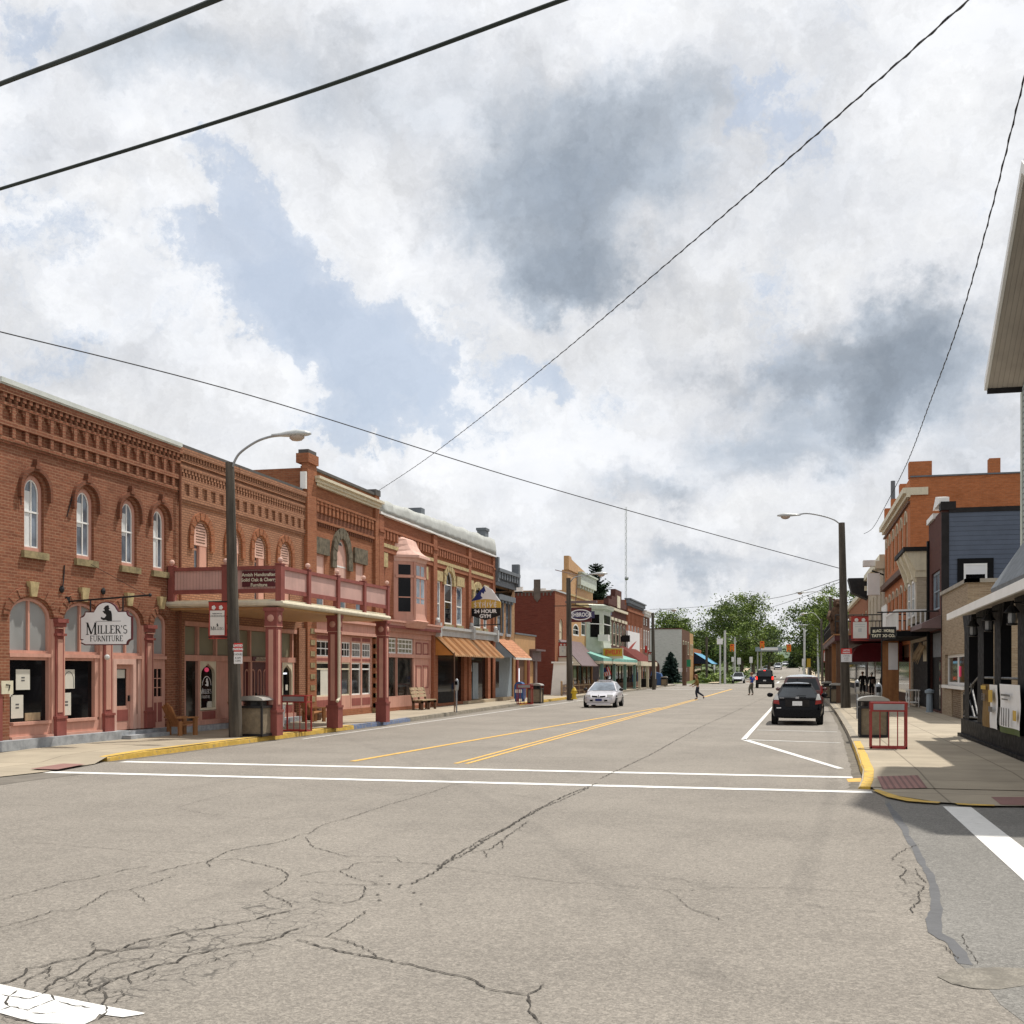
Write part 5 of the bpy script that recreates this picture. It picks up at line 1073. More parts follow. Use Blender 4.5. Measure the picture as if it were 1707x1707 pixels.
# gym sign
YG = 61.0; FG = Fr((0, YG, 0), (1, 0, 0), (0, -1, 0))
gx = lambda px, py=1000: onY(px, py, YG)[0]; gz = lambda py, px=809: onY(px, py, YG)[1]
r = thing('projecting_sign', 'mountain shaped gym sign, gold and black, sticking out from the orange brick wall', 'sign', (XL, YG, 5.))
x0, x1 = gx(784.5), gx(834.5); xm = (x0+x1)/2
m = MB(); m.prism(FG, [(x0, gz(1014)), (x0, gz(1033-7)), (xm, gz(1034)), (x1, gz(1033-7)), (x1, gz(1014))], -.06, .06); m.build('lower_board', 'sign_black', r)
m = MB(); gp = [(x0, gz(1013.5)), (x1, gz(1013.5)), (x1, gz(1003))]+[(x1+(x0-x1)*k/8, gz(1003)+(gz(999)-gz(1003))*math.sin(math.pi*k/8)) for k in range(1, 8)]+[(x0, gz(1003))]; m.prism(FG, gp, -.06, .06); m.build('gold_board', 'sign_orange', r)
m = MB(); pk = [(x0+.03, gz(1002.8))]+[(x1+(x0-x1)*k/8, gz(1002.8)+(gz(998.8)-gz(1002.8))*math.sin(math.pi*k/8)) for k in range(7, 0, -1)]+[(x1-.02, gz(1002.8)), (gx(820), gz(983)), (gx(808), gz(976)), (gx(800), gz(985)), (gx(793), gz(993))]; m.prism(FG, pk, -.05, .055); m.build('mountain', 'sign_white', r)
m = MB(); m.prism(FG, [(x0+.06, gz(1002)), (gx(793), gz(993)), (gx(800), gz(985)), (gx(807.5), gz(977)), (gx(810.5), gz(987)), (gx(808), gz(986)), (gx(807), gz(990)), (gx(803), gz(987.5)), (gx(802), gz(993)), (gx(805), gz(997)), (gx(800), gz(999.5))], .055, .06); m.build('blue_slope', 'sign_blue', r)
text('STRIVE', .34, FG, xm, gz(1008.4), .062, 'sign_white', r, sx=1.32, bold=-.004)
m = MB()
for k in range(1, 6): u = x0+(x1-x0)*k/6; m.fbox(FG, u-.012, u+.012, gz(1013.5), gz(1001), .06, .064)
m.build('divider', 'sign_white', r)
text('24 HOUR', .27, FG, xm, gz(1019.3), .062, 'sign_white', r, sx=1.15, bold=.012); text('GYM', .27, FG, xm, gz(1027.3), .062, 'sign_white', r, sx=1.15, bold=.012)
m = MB()
for py in (994, 1027): z = gz(py); m.tube([(XL, YG, z), (x0+.1, YG, z)], .03, 6); m.box(XL, XL+.06, YG-.1, YG+.1, z-.1, z+.1)
m.tube([(gx(820), YG, gz(990)), (gx(838), YG, gz(990.5))], .025, 6); m.tube([(x0, YG, gz(1042.5)), (x1, YG, gz(1041))], .03, 6)
for px in (785, 825, 834): m.tube([(gx(px), YG, gz(1026)), (gx(px), YG, gz(1042))], .02, 6)
m.build('bracket', 'metal_black', r)
# ---- narrow tan building with a grey metal cornice
r = root('brick_building', 'narrow tan building with grey bracketed cornice beside the gym', 'building', 68.5)
U0, U1 = 65.92, 71.2
wn = [BL(820.5, 826, 1002, 1053), BL(829, 836, 1000, 1055), BL(843, 849, 1003, 1057)]
shell(r, FL, U0, U1, 0, 7.4, [arch(a, b_, v0, v1) for a, b_, v0, v1 in wn]+[[(66.4, .3), (70.9, .3), (70.9, 3.2), (66.4, 3.2)]], 16, 'brick_tan', .15)
for a, b_, v0, v1 in wn: window(r, FL, a, b_, v0, v1, 0, .06, 'grey_cornice', 'glass_sky', .08, (.5,), 0, 'stone_grey')
q = MB(); q.fbox(FL, wn[1][0]-.3, U1-.5, vL(840, 1002), vL(840, 993), 0, .2); teeth(q, wn[1][0]-.2, U1-.5, 5, .5, vL(840, 1006), vL(840, 1002), 0, .15); q.fbox(FL, wn[1][1]+.1, wn[1][1]+.3, vL(840, 1057), vL(840, 1002), 0, .08); q.fbox(FL, wn[2][1], wn[2][1]+.25, vL(840, 1057), vL(840, 1002), 0, .08); q.build('window_hood', 'grey_cornice', r)
c = MB(); c.fbox(FL, U0, U1, 7.1, 7.45, 0, .12); c.fbox(FL, U0, U1, 7.9, 8.1, 0, .4); c.fbox(FL, U0, U1, 7.45, 7.9, -.1, .08); teeth(c, U0+.1, U1-.1, 8, .45, 7.5, 7.9, .08, .34); c.fbox(FL, U1-.35, U1+.05, 7.3, 8.75, -.1, .36); c.fbox(FL, U0-.05, U0+.3, 7.3, 8.75, -.1, .3); c.build('cornice', 'grey_cornice', r)
q = MB(); q.fbox(FL, 66.4, 70.9, .3, 3.2, -.15, -.1); so_ = q.build('storefront', 'grey_blue', r)
q = MB(); q.fbox(FL, uL(829), uL(834), .9, 2.5, -.1, -.08); q.build('shop_window', 'glass_dark', so_); q = MB(); q.fbox(FL, uL(822), uL(826), 1.3, 2.5, -.1, -.08); q.build('plaque', 'metal_black', so_)
q = MB(); q.fbox(FL, 66.2, 68.2, .13, .35, 0, .5); q.build('step', 'concrete', r)
aw = awning('shingle_awning', 'shingled sloping roof over the narrow tan shopfront', 838, 0, 3.9, 2.75, 1.25, 'shingle', 'grey_blue', u0=uL(826), u1=uL(885, 1.2))
q = MB(); a_, b_ = uL(826), uL(885, 1.2); q.fbox(FL, a_, b_, 2.62, 2.74, 1.12, 1.27); q.build('fascia', 'white_paint', aw)
# low tan wing with maroon door surround
r = root('low_wing', 'low tan plaster wing with red brown posts, next to the alley', 'building', 74.3)
U0, U1 = 71.25, 77.2; zt_ = vL(893, 1061.5)
shell(r, FL, U0, U1, 0, zt_, [[(72.0, .2), (74.6, .2), (74.6, 2.75), (72.0, 2.75)]], 14, 'tan_paint', .2)
q = MB(); q.fbox(FL, U0-.05, U1+.05, zt_, zt_+.1, -.3, .08); q.build('coping', 'grey_cornice', r)
q = MB(); q.fbox(FL, 72, 74.6, .2, 2.75, -.2, -.15); q.build('door', 'wood_dark', r); q = MB(); q.fbox(FL, 71.5, 71.85, .14, 2.75, 0, .12); q.fbox(FL, 74.7, 75.1, .14, 2.75, 0, .12); q.build('post', 'maroon_trim', r)
q = MB(); q.fbox(FL, 72.6, 73.1, .8, 2.1, -.15, -.13); q.build('door_light', 'neon_white', r)
q = MB(); q.fbox(FL, 75.4, 78.3, 3.3, 3.42, 0, .5); q.fbox(FL, 75.5, 78.2, 2.6, 3.3, 0, .2); q.fbox(FL, 76.6, 77.2, .14, 2.6, 0, .15); q.build('maroon_shopfront', 'plum_roof', r)
# ---- deep red side wall across the alley
YA = 83.9
r = root('brick_building', 'deep red painted brick building showing its blank side wall to the alley', 'building', 86)
zc_ = 7.95
aw_ = BL(932.5, 938, 1032, 1072)
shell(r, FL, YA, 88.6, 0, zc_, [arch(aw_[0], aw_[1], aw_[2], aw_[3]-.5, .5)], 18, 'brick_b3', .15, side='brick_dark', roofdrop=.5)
window(r, FL, aw_[0], aw_[1], aw_[2], aw_[3]-.5, .5, .12, 'cream_paint', 'cream_paint', .08, (.5,), 0)
FA = Fr((0, YA, 0), (1, 0, 0), (0, -1, 0))
q = MB(); q.fbox(FA, -35, -20.0, zc_-.1, zc_+.35, -.2, .04); q.fbox(FA, -19.2, -18.2, zc_+.02, zc_+.2, -.1, .03); q.build('parapet_cap', 'white_paint', r)
q = MB(); xo, xi = onY(890, 1000, YA)[0], onY(901, 1000, YA)[0]; zz = lambda py: onY(896, py, YA)[1]; q.prism(FA, [((xo+xi)/2, zz(1004)), (xi, zz(997)), (xi, zz(966)), (xo, zz(966)), (xo, zz(997))], 0, .05)
q.fbox(FA, onY(854, 990, YA)[0], onY(922, 990, YA)[0], zz(988), zz(985.5), 0, .04)
for k in range(11): x = onY(857+k*6, 990, YA)[0]; q.fbox(FA, x, x+.1, zz(993), zz(988), 0, .04)
q.build('ghost_marks', mat('ghost', (.12, .10, .085), .9, .2), r)
q = MB(); q.fbox(FL, YA, 88.6, zc_, zc_+.12, -.3, .06); q.build('coping', 'metal_pale', r)
wd = awning('cream_awning', 'cream boarded slant awning with a plum metal top by the sign post', 925, 0, 4.35, 2.35, 1.8, 'plum_roof', 'siding_cream', u0=uL(931), u1=uL(992, 1.2))
wc = thing('white_cabinet', 'tall white painted door panel standing against the dark red wall', 'cabinet', (-17.2, 83.2, .14)); m = MB()
m.hexa([(-17.6, 82.9, .14), (-16.0, 82.9, .14), (-16.0, 83.6, .14), (-17.6, 83.6, .14), (-17.4, 82.95, 2.5), (-16.2, 82.95, 2.5), (-16.2, 83.6, 2.5), (-17.4, 83.6, 2.5)]); m.box(-17.55, -16.05, 82.85, 83.6, 2.5, 2.62); m.build('panel', 'white_paint', wc); m = MB(); m.box(-17.2, -16.4, 82.93, 82.97, 1.5, 1.55); m.build('rail', 'metal_pale', wc)
# ---- row of smaller fronts further on: colour, parapet and windows taken from the photo
def front(label, p0, p1, ptop, wallm, cat='building', wins=(), corn=None, cornh=.5, sub=None, shop=None, wm='white_paint', pane='glass_dark', depth=16., pc=None):
    a, b_ = uL(p0), uL(p1); z1 = vL((p0+p1)/2 if pc is None else pc, ptop)
    r = root('shop_building', label, cat, (a+b_)/2)
    hs = []
    for q0, q1, t, bt, rs in wins: u0, u1, v0, v1 = BL(q0, q1, t, bt); hs.append((u0, u1, v0, v1-rs*(u1-u0), rs*(u1-u0)))
    sh = [[(a+.3, .2), (b_-.3, .2), (b_-.3, 3.1), (a+.3, 3.1)]]
    shell(r, FL, a, b_, 0, z1, [arch(*h) for h in hs]+sh, depth, wallm, .15)
    for h in hs: window(r, FL, *h, .12, wm, pane, .03, (.5,), 0)
    if corn: c = MB(); c.fbox(FL, a, b_, z1-cornh, z1+.05, 0, .35); c.fbox(FL, a-.05, b_+.05, z1+.05, z1+.18, -.2, .5); teeth(c, a+.2, b_-.1, max(3, int((b_-a)/.9)), .4, z1-cornh-.25, z1-cornh, 0, .25); c.build('cornice', corn, r)
    s = MB(); s.fbox(FL, a+.3, b_-.3, .2, .7, -.15, -.04); s.fbox(FL, a+.3, b_-.3, 2.6, 3.1, -.15, -.03); n = max(2, int((b_-a)/2.2))
    for k in range(n+1): u = a+.3+(b_-a-.75)*k/n; s.fbox(FL, u, u+.15, .7, 2.6, -.14, -.03)
    so_ = s.build('storefront', shop or 'wood_dark', r); q = MB(); q.fbox(FL, a+.3, b_-.3, .7, 2.6, -.13, -.1); q.build('display_glass', 'glass_shop', so_)
    return r, a, b_, z1
r, a, b_, z1 = front('yellow tan building with a stepped cornice behind the wooden pole', 946, 988, 990, 'tan_paint', wins=((955, 965, 1040, 1060, .2), (969, 976, 1022, 1060, .3)), pc=965, shop='wood_board')
zs7 = z1; z1 = vL(965, 958)
q = MB(); q.fbox(FL, a, b_, zs7+.001, z1, -.45, -.002); q.build('false_front', 'tan_paint', r)
c = MB(); c.fbox(FL, a+4, b_, z1-.9, z1+.05, .0, .35); c.fbox(FL, a+3.9, b_+.05, z1+.05, z1+.18, -.2, .5); teeth(c, a+4.2, b_-.1, 6, .4, z1-1.15, z1-.9, 0, .25); c.build('cornice', 'mint', r)
q = MB(); q.prism(FL, [(a-.1, z1+.001), (a+7, z1+.001), (a+7, z1+.4), (a+1.2, z1+.9), (a+.9, z1+1.1), (a-.1, z1+1.1)], -.28, .12); q.build('parapet', 'tan_paint', r)
q = MB(); q.fbox(FL, a, b_, z1-2.6, z1-2.3, 0, .25); q.fbox(FL, a, b_, z1-2.0, z1-1.85, 0, .15); q.build('string_course', 'stone_tan', r)
q = MB(); u0, u1 = uL(977), uL(998); oz0, oz1 = vL(988, 1072), vL(988, 1012)
pl2 = [(u0, 0), (u0+1.2, 1.3), (u1-1.2, 1.3), (u1, 0)]
def o2(z, e): um = (u0+u1)/2; return [FL.P(um+(u-um)*(1+e*.2), z, w_*(1+e)) for u, w_ in pl2]
q.loft([o2(oz0-1.1, -.3), o2(oz0-.9, .1), o2(oz0, 0), o2(oz1-.4, 0), o2(oz1-.3, .2), o2(oz1, .25), o2(oz1+.1, 0)]); ob_ = q.build('oriel_window', 'mint', r)
pp = [FL.P(u, 0, w_) for u, w_ in pl2]
for k in range(3):
    A, B_ = pp[k], pp[k+1]; d_ = B_-A; L = d_.length; d_.normalize(); nn = Vector((d_.y, -d_.x, 0)); nn = nn if nn.x > 0 else -nn; f = Fr(A, d_, nn); q = MB(); q.fbox(f, .42, L-.42, oz0+.45, oz1-.8, .005, .02); q.build('pane', 'glass_dark', ob_); q = MB(); q.fbox(f, .2, L-.2, (oz0+oz1)/2-.04, (oz0+oz1)/2+.04, .02, .05); q.build('sash', 'white_paint', ob_)
q = MB(); q.box(XL+1.0, XL+1.9, u0+.2, u0+1.0, oz0+.1, oz0+.65); q.build('air_conditioner', 'white_paint', ob_)
front('narrow slate blue shopfront between the mint bay and the dark brick', 998, 1014, 1018, 'slate_blue', wins=((1001, 1003.5, 1042, 1068, .5), (1005, 1007.5, 1042, 1068, .5), (1009, 1011.5, 1044, 1070, .5)), pane='glass_sky', wm='slate_blue', corn='slate_blue', cornh=.3)
r, a, b_, z1 = front('dark brown brick building with a stepped gable and pale arched window heads', 1014, 1044, 1012, 'brick_plum', wins=((1016, 1020, 1034, 1075, .3), (1022, 1026, 1036, 1076, .3), (1028, 1032, 1038, 1078, .3), (1034, 1037, 1040, 1080, .3), (1039, 1042, 1042, 1080, .3)), pc=1030, wm='cream_paint')
q = MB(); mm = (a+b_)/2; sp_ = [(6.4, .5), (4.4, .5), (4.4, .9), (2.1, .9), (2.1, 1.7)]; q.prism(FL, [(mm-6.4, z1-.02), (mm+6.4, z1-.02)]+[(mm+e, z1+h) for e, h in sp_]+[(mm-e, z1+h) for e, h in sp_[::-1]], -.4, .08)
q.build('stepped_gable', 'brick_plum', r); q = MB(); q.fbox(FL, mm-1, mm+1, z1-.1, z1+1.1, .08, .12); q.fbox(FL, a, b_, z1-.5, z1-.25, 0, .2); q.build('date_stone', 'cream_paint', r)
q = MB()
for q0 in (1016, 1022, 1028, 1034, 1039): q.fbox(FL, uL(q0)-.1, uL(q0+3.5)+.1, vL(q0, 1031+(q0-1016)*.33)-.1, vL(q0, 1028+(q0-1016)*.33), 0, .2)
q.build('window_head', 'cream_paint', r)
r, a, b_, z1 = front('orange red brick building with corbelled cornice and narrow windows in the far row', 1044, 1071, 1003, 'brick_b4', wins=((1048, 1050.5, 1036, 1078, .4), (1053, 1055.5, 1038, 1078, .4), (1058, 1060.5, 1043, 1080, 0), (1063, 1065.5, 1045, 1081, 0), (1068, 1069.8, 1047, 1082, 0)), corn='grey_cornice', cornh=.35, pc=1052, wm='pink_light', pane='glass_sky')
q = MB(); teeth(q, a+.2, b_-.2, 12, .35, z1-2.6, z1-1.2, 0, .15); q.fbox(FL, a, b_, z1-1.2, z1-.9, 0, .2); q.build('corbel', 'brick_b4', r)
front('narrow brown brick end building with a white band and slim windows', 1071, 1083, 1022, 'brick_brown', wins=((1073, 1074.5, 1030, 1042, 0), (1077, 1078.5, 1032, 1043, 0), (1073, 1074.5, 1050, 1082, 0), (1076.5, 1078, 1051, 1082, 0), (1080, 1081.5, 1052, 1083, 0)), corn='white_paint', cornh=.25, pane='glass_sky')
# mint porch roof with yellow sign, red shingled porch, blue spruce end wall
r = thing('porch_roof', 'mint green metal porch roof on posts over the jewellery shop', 'porch', (XL, 105, .14))
u0, u1 = uL(992, 1.5), uL(1046, 1.2); m = MB(); m.hexa([FL.P(u0, 2.75, 0), FL.P(u1, 2.75, 0), FL.P(u1, 2.75, 2.2), FL.P(u0, 2.75, 2.2), FL.P(u0, 3.75, 0), FL.P(u1, 3.75, 0), FL.P(u1, 3.0, 2.2), FL.P(u0, 3.0, 2.2)]); m.build('roof', 'teal_roof', r); m = MB(); m.fbox(FL, u0, u1, 2.55, 2.75, 1.9, 2.2); m.fbox(FL, u0, u1, 2.5, 2.78, 0, 1.9); m.build('soffit', 'cream_paint', r)
for k in range(4): u = u0+.5+(u1-u0-1)*k/3; m = MB(); m.fbox(FL, u-.13, u+.13, .14, 2.55, 1.85, 2.1); m.build('post', 'teal', r)
YJ = 98.; FJ = Fr((0, YJ, 0), (1, 0, 0), (0, -1, 0)); jx = lambda p: onY(p, 1090, YJ)[0]; jz = lambda p: onY(1020, p, YJ)[1]
r = thing('board_sign', 'yellow jewelry sign standing on the mint porch roof', 'sign', (jx(1022), YJ, 3.3)); m = MB(); m.fbox(FJ, jx(1005), jx(1038.5), jz(1098), jz(1080), -.15, .1); m.build('board', 'sign_cream', r); m = MB(); m.fbox(FJ, jx(1006), jx(1037.5), jz(1094), jz(1081), .1, .12); m.build('face', 'sign_gold', r); text('JEWELRY', .55, FJ, jx(1022), jz(1087.5), .125, 'sign_red', r, sx=.62, bold=.015); m = MB(); m.tube([(jx(1022), YJ, jz(1098)), (jx(1022), YJ, 2.9)], .12, 6); m.build('post', 'metal_pale', r)
r = thing('porch_roof', 'dark red shingle porch roof with a cream scalloped edge', 'porch', (XL, 128, .14)); u0, u1 = uL(1045, 1.), uL(1083, 1.6); m = MB(); m.hexa([FL.P(u0, 2.9, 0), FL.P(u1, 2.9, 0), FL.P(u1, 2.9, 2.4), FL.P(u0, 2.9, 2.4), FL.P(u0+2, 4.5, 0), FL.P(u1-2, 4.5, 0), FL.P(u1-2, 4.4, .2), FL.P(u0+2, 4.4, .2)]); m.build('roof', 'roof_red', r); m = MB(); m.fbox(FL, u0, u1, 2.45, 2.9, .0, 2.45); m.build('fascia', 'cream_paint', r)
for k in range(3): m = MB(); u = u0+.5+(u1-u0-1)*k/2; m.fbox(FL, u-.12, u+.12, .14, 2.45, 2.1, 2.35); m.build('post', 'cream_paint', r)
r = thing('facade_board', 'white fascia board with a red swoosh above the far shops', 'sign', (XL, 122, 4.)); m = MB(); m.fbox(FL, uL(1042), uL(1062), 3.6, 6.2, .1, .3); m.build('board', 'sign_white', r); m = MB(); a, b_ = uL(1044), uL(1057); m.tess([[FL.P(a, 3.9, .31), FL.P(b_, 5.3, .31), FL.P(a+3, 4.9, .31), FL.P(a, 4.4, .31)]]); m.build('swoosh', 'fabric_red', r)
def psign(label, px0, px1, py0, py1, Y, boardm, name='projecting_sign', txt=None, tm='sign_white', sz=.3, th=.06, wallX=XL, cat='sign'):
    f = Fr((0, Y, 0), (1, 0, 0), (0, -1, 0)); c = (px0+px1)/2; x0, x1 = onY(px0, 1050, Y)[0], onY(px1, 1050, Y)[0]; z1, z0 = onY(c, py0, Y)[1], onY(c, py1, Y)[1]
    r = thing(name, label, cat, ((x0+x1)/2, Y, z0)); m = MB(); m.fbox(f, x0, x1, z0, z1, -th, th); m.build('board', boardm, r)
    if wallX is not None: m = MB(); m.tube([(wallX, Y, z1+.15), (x1 if wallX < x0 else x0, Y, z1+.15)], .035, 6); m.build('bracket', 'metal_black', r)
    for k, t in enumerate(txt or ()): text(t, sz, f, (x0+x1)/2, z1-(z1-z0)*(k+.5)/len(txt), th+.003, tm, r)
    return r, f, x0, x1, z0, z1
psign('small dark hanging sign with a pale frame on the far brick row', 1032, 1050, 1059, 1070, 118, 'charcoal')
psign('red square sign on the far pink shop wall', 1067, 1078.5, 1076.5, 1088, 137, 'sign_red')
q = psign('maroon oval shop sign with a white ring, half hidden by the wooden pole', 950, 986, 1013, 1037, 83.5, 'sign_maroon', txt=None)
r, f, x0, x1, z0, z1 = q
m = MB(); cx, cz = (x0+x1)/2, (z0+z1)/2; el = lambda rx, rz: [(cx+rx*math.cos(t), cz+rz*math.sin(t)) for t in [2*math.pi*k/24 for k in range(24)]]
m.ring(f, el((x1-x0)*.5, (z1-z0)*.38), el((x1-x0)*.45, (z1-z0)*.31), .0, .1); m.build('ring', 'sign_white', r); m = MB(); m.fbox(f, x0+.1, x1+.25, cz-.26, cz+.26, .06, .085); m.build('band', 'sign_purple', r); text('SHBROOK', .42, f, cx+.08, cz, .09, 'sign_white', r, sx=.78, bold=.01)
m = MB(); m.tube([(x0+.4, 83.5, z1+.15), (x0+.6, 83.5, z1+2.4), (XL, 84, z1+2.9)], .03, 6); m.fbox(f, x0-.3, x1+.4, z1+.35, z1+.5, -.3, .3); m.build('sign_canopy', 'plum_roof', r)
# white block side wall and brown front, orange building with blue awning
YW = 183.
r = root('block_building', 'white painted block building with a long blank side wall, far left', 'building', 190)
shell(r, FL, YW, 197, 0, 8.6, [], 40, 'brick_brown', .15, side='block_white')
q = MB(); q.box(-34, XL+.1, YW-.1, YW+.3, 8.6, 8.75); q.build('coping', 'brick_plum', r)
q = MB(); FWh = Fr((0, YW, 0), (1, 0, 0), (0, -1, 0)); cx = onY(1088, 1100, YW)[0]; q.prism(FWh, arch(cx-1.1, cx+1.1, .2, 2.6, 1.1), 0, .05); q.build('side_door', 'brick_plum', r)
for k in range(3): window(r, FL, 184.5+k*4.2, 186.+k*4.2, 4.6, 6.8, 0, .15, 'cream_paint', 'glass_dark', -.05)
r = root('shop_building', 'plain orange tan building beyond the white block wall', 'building', 200)
shell(r, FL, 197.2, 204, 0, 8.4, [], 12, 'tan_paint', .1)
for k in range(2): window(r, FL, 198.2+k*3, 199.6+k*3, 4.6, 6.6, 0, .2, 'cream_paint', 'glass_dark', -.05)
r = root('shop_building', 'low orange brick shop with a navy and sky blue awning', 'building', 212); shell(r, FL, 204.2, 222, 0, 5.9, [], 12, 'brick_orange', .1)
q = MB(); q.fbox(FL, 206, 220, 1.0, 2.9, 0, .1); q.build('shop_window', 'glass_shop', r)
awning('blue_awning', 'sky blue awning with a navy end on the low orange shop', 0, 0, 5.2, 3.2, 3.2, 'fabric_blue', 'fabric_navy', u0=205, u1=224)
# ------------------------------------------------------------------ right side of the street
XR = 6.0
FR = Fr((XR, 0, 0), (0, 1, 0), (-1, 0, 0))
def uR(px, w=0.): return onX(px, 1000, XR-w)[0]
def vR(px, py, w=0.): return onX(px, py, XR-w)[1]
def BR(p0, p1, t, bt): c = (p0+p1)/2; a, b_ = uR(p1), uR(p0); return a, b_, vR(c, bt), vR(c, t)
def face_y(Y): return Fr((0, Y, 0), (1, 0, 0), (0, -1, 0))
# ---- house corner and its shop porch
r = thing('gabled_house', 'white lapped house corner with a grey boarded soffit high at the right edge', 'house', (4.6, 22., .14))
FH = Fr((4.6, 0, 0), (0, 1, 0), (-1, 0, 0))
m = MB(); ye, zev, pk = 25.7, 7.75, (22.0, 10.6)
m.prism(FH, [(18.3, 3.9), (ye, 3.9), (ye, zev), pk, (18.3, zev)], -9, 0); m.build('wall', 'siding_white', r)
m = MB(); m.fbox(FH, ye-.13, ye+.02, 3.9, zev, -.12, .02); m.build('corner_board', 'mint', r)
A_ = [[(ye+.45, 8.0), (pk[0], 10.92)], [(18.3-.45, 8.0), (pk[0], 10.92)]]; P = FH.P

for k, A in enumerate(A_):
    for nm, mm, w0, w1, d0, d1 in (('soffit', 'soffit', -9, .6, -.03, 0), ('roof', 'roofing', -9, .62, .001, .2), ('barge_board', 'white_paint', .601, .66, -.05, .16)):
        m = MB(); m.hexa([P(A[0][0], A[0][1]+d0, w0), P(A[1][0], A[1][1]+d0, w0), P(A[1][0], A[1][1]+d0, w1), P(A[0][0], A[0][1]+d0, w1), P(A[0][0], A[0][1]+d1, w0), P(A[1][0], A[1][1]+d1, w0), P(A[1][0], A[1][1]+d1, w1), P(A[0][0], A[0][1]+d1, w1)]); m.build(nm, mm, r)
    m = MB(); m.box(4.0, 13.6, *sorted((A[0][0]-.03, A[0][0]+.03)), A[0][1]-.12, A[0][1]+.16); m.build('gutter_board', 'charcoal', r)
m = MB(); m.fbox(FH, 18.3, 25.7, .14, 3.9, -9, -1.9); m.build('shop_wall', 'wood_dark', r)
r = thing('porch', 'black timber shop porch with lanterns and white edged canopy at the right edge', 'porch', (4.6, 30, .14))
XP = 4.5; FP = Fr((XP, 0, 0), (0, 1, 0), (-1, 0, 0))
m = MB(); m.box(XP, 9., 12., 33.9, .14, .62); m.box(XP-.08, 9., 12., 34., .13, .22); m.build('deck', 'black_paint', r)
za, zb_ = 3.42, 3.62
m = MB(); m.hexa([(4.0, 12, 3.55), (9.5, 12, 4.3), (9.5, 32.5, 4.2), (4.0, 32.5, 3.36), (4.0, 12, 3.62), (9.5, 12, 4.4), (9.5, 32.5, 4.3), (4.0, 32.5, 3.43)]); m.build('canopy', 'soffit', r)
m = MB(); m.hexa([(3.96, 12, 3.5), (4.03, 12, 3.5), (4.03, 32.55, 3.30), (3.96, 32.55, 3.30), (3.96, 12, 3.72), (4.03, 12, 3.72), (4.03, 32.55, 3.47), (3.96, 32.55, 3.47)]); m.build('fascia', 'white_paint', r)
m = MB(); m.hexa([(4.0, 12, 3.66), (4.6, 12, 4.4), (4.6, 25.6, 4.4), (4.0, 25.6, 3.58), (3.98, 12, 3.74), (4.6, 12, 4.6), (4.6, 25.6, 4.6), (3.98, 25.6, 3.66)]); m.build('canopy_roof', 'grey_cornice', r)
def pX(px): return onX(px, 1100, XP+.15)[0]
for k, (q0, q1) in enumerate(((1614, 1622), (1637, 1647), (1665, 1676), (1705, 1722))):
    y1, y0 = pX(q0), pX(q1); m = MB(); m.box(XP+.05, XP+.28, y0, y1, .62, 3.6)
    ym = (y0+y1)/2; hw = (y1-y0)/2; m.hexa([(XP+.06, y0, 2.9), (XP+.26, y0, 2.9), (XP+.26, y1, 2.9), (XP+.06, y1, 2.9), (XP+.06, y0-.5, 3.6), (XP+.26, y0-.5, 3.6), (XP+.26, y1+.5, 3.6), (XP+.06, y1+.5, 3.6)]); po = m.build('post', 'black_paint', r)
for px, py, wh in ((1622, 1052, 'farthest post, where the railing begins'), (1648, 1043, 'post left of the olive banner'), (1687, 1031, 'post between the two banners'), (1717, 1018, 'nearest post at the picture edge')):
    y, z = onX(px, py, XP-.15); l = thing('lantern', 'black porch lantern on the '+wh, 'lantern', (XP-.15, y, z), group='porch lanterns')
    m = MB(); m.lathe((XP-.15, y, z), [(.02, .36), (.03, .28), (.07, .25), (.15, .14), (.17, .12), (.10, .11), (.02, .1)], 10); m.lathe((XP-.15, y, z), [(.09, -.14), (.11, -.13), (.11, -.1), (.03, -.09)], 10); m.tube([(XP+.05, y, z+.33), (XP-.15, y, z+.33)], .018, 6); m.tube([(XP-.15, y, z+.36), (XP-.15, y, z+.3)], .012, 6)
    for t in range(4): m.tube([(XP-.15+.09*math.cos(t*1.57), y+.09*math.sin(t*1.57), z-.1), (XP-.15+.09*math.cos(t*1.57), y+.09*math.sin(t*1.57), z+.12)], .008, 4)
    m.build('housing', 'metal_black', l); m = MB(); m.lathe((XP-.15, y, z), [(.075, -.09), (.08, 0), (.075, .11)], 10); m.build('glass', 'glass_frost', l)
# ramp rail with crossed bars at the far end of the deck
FPe = face_y(33.9); m = MB()
y0, y1 = 31.4, 33.9
for (a, b_) in (((4.58, 33.88, .62), (4.58, 33.88, 1.35)), ((4.58, 33.88, 1.3), (4.58, 31.3, 1.78)), ((4.58, 33.88, .75), (4.58, 32.2, 1.6)), ((4.58, 33.3, 1.45), (4.58, 31.9, .7)), ((4.58, 32.6, 1.6), (4.58, 31.4, .8)), ((4.58, 33.88, .68), (4.58, 31.3, .74)), ((4.58, 31.3, 1.78), (4.58, 20, 1.78)), ((4.58, 31.3, .62), (4.58, 31.3, 1.8))): m.tube([a, b_], .03, 6)
m.build('railing', 'metal_black', r)
m = MB(); m.box(6.4, 6.5, 12, 31.3, .6, 3.6); m.build('back_wall', 'wood_dark', r); m = MB(); y0, y1 = 23.6, 25.6; m.box(6.36, 6.4, y0, y1, .7, 2.9); m.build('door', 'white_paint', r); 
m = MB(); m.box(6.33, 6.36, 26.5, 30.8, 1.2, 2.9); m.build('shop_window', 'glass_shop', r)
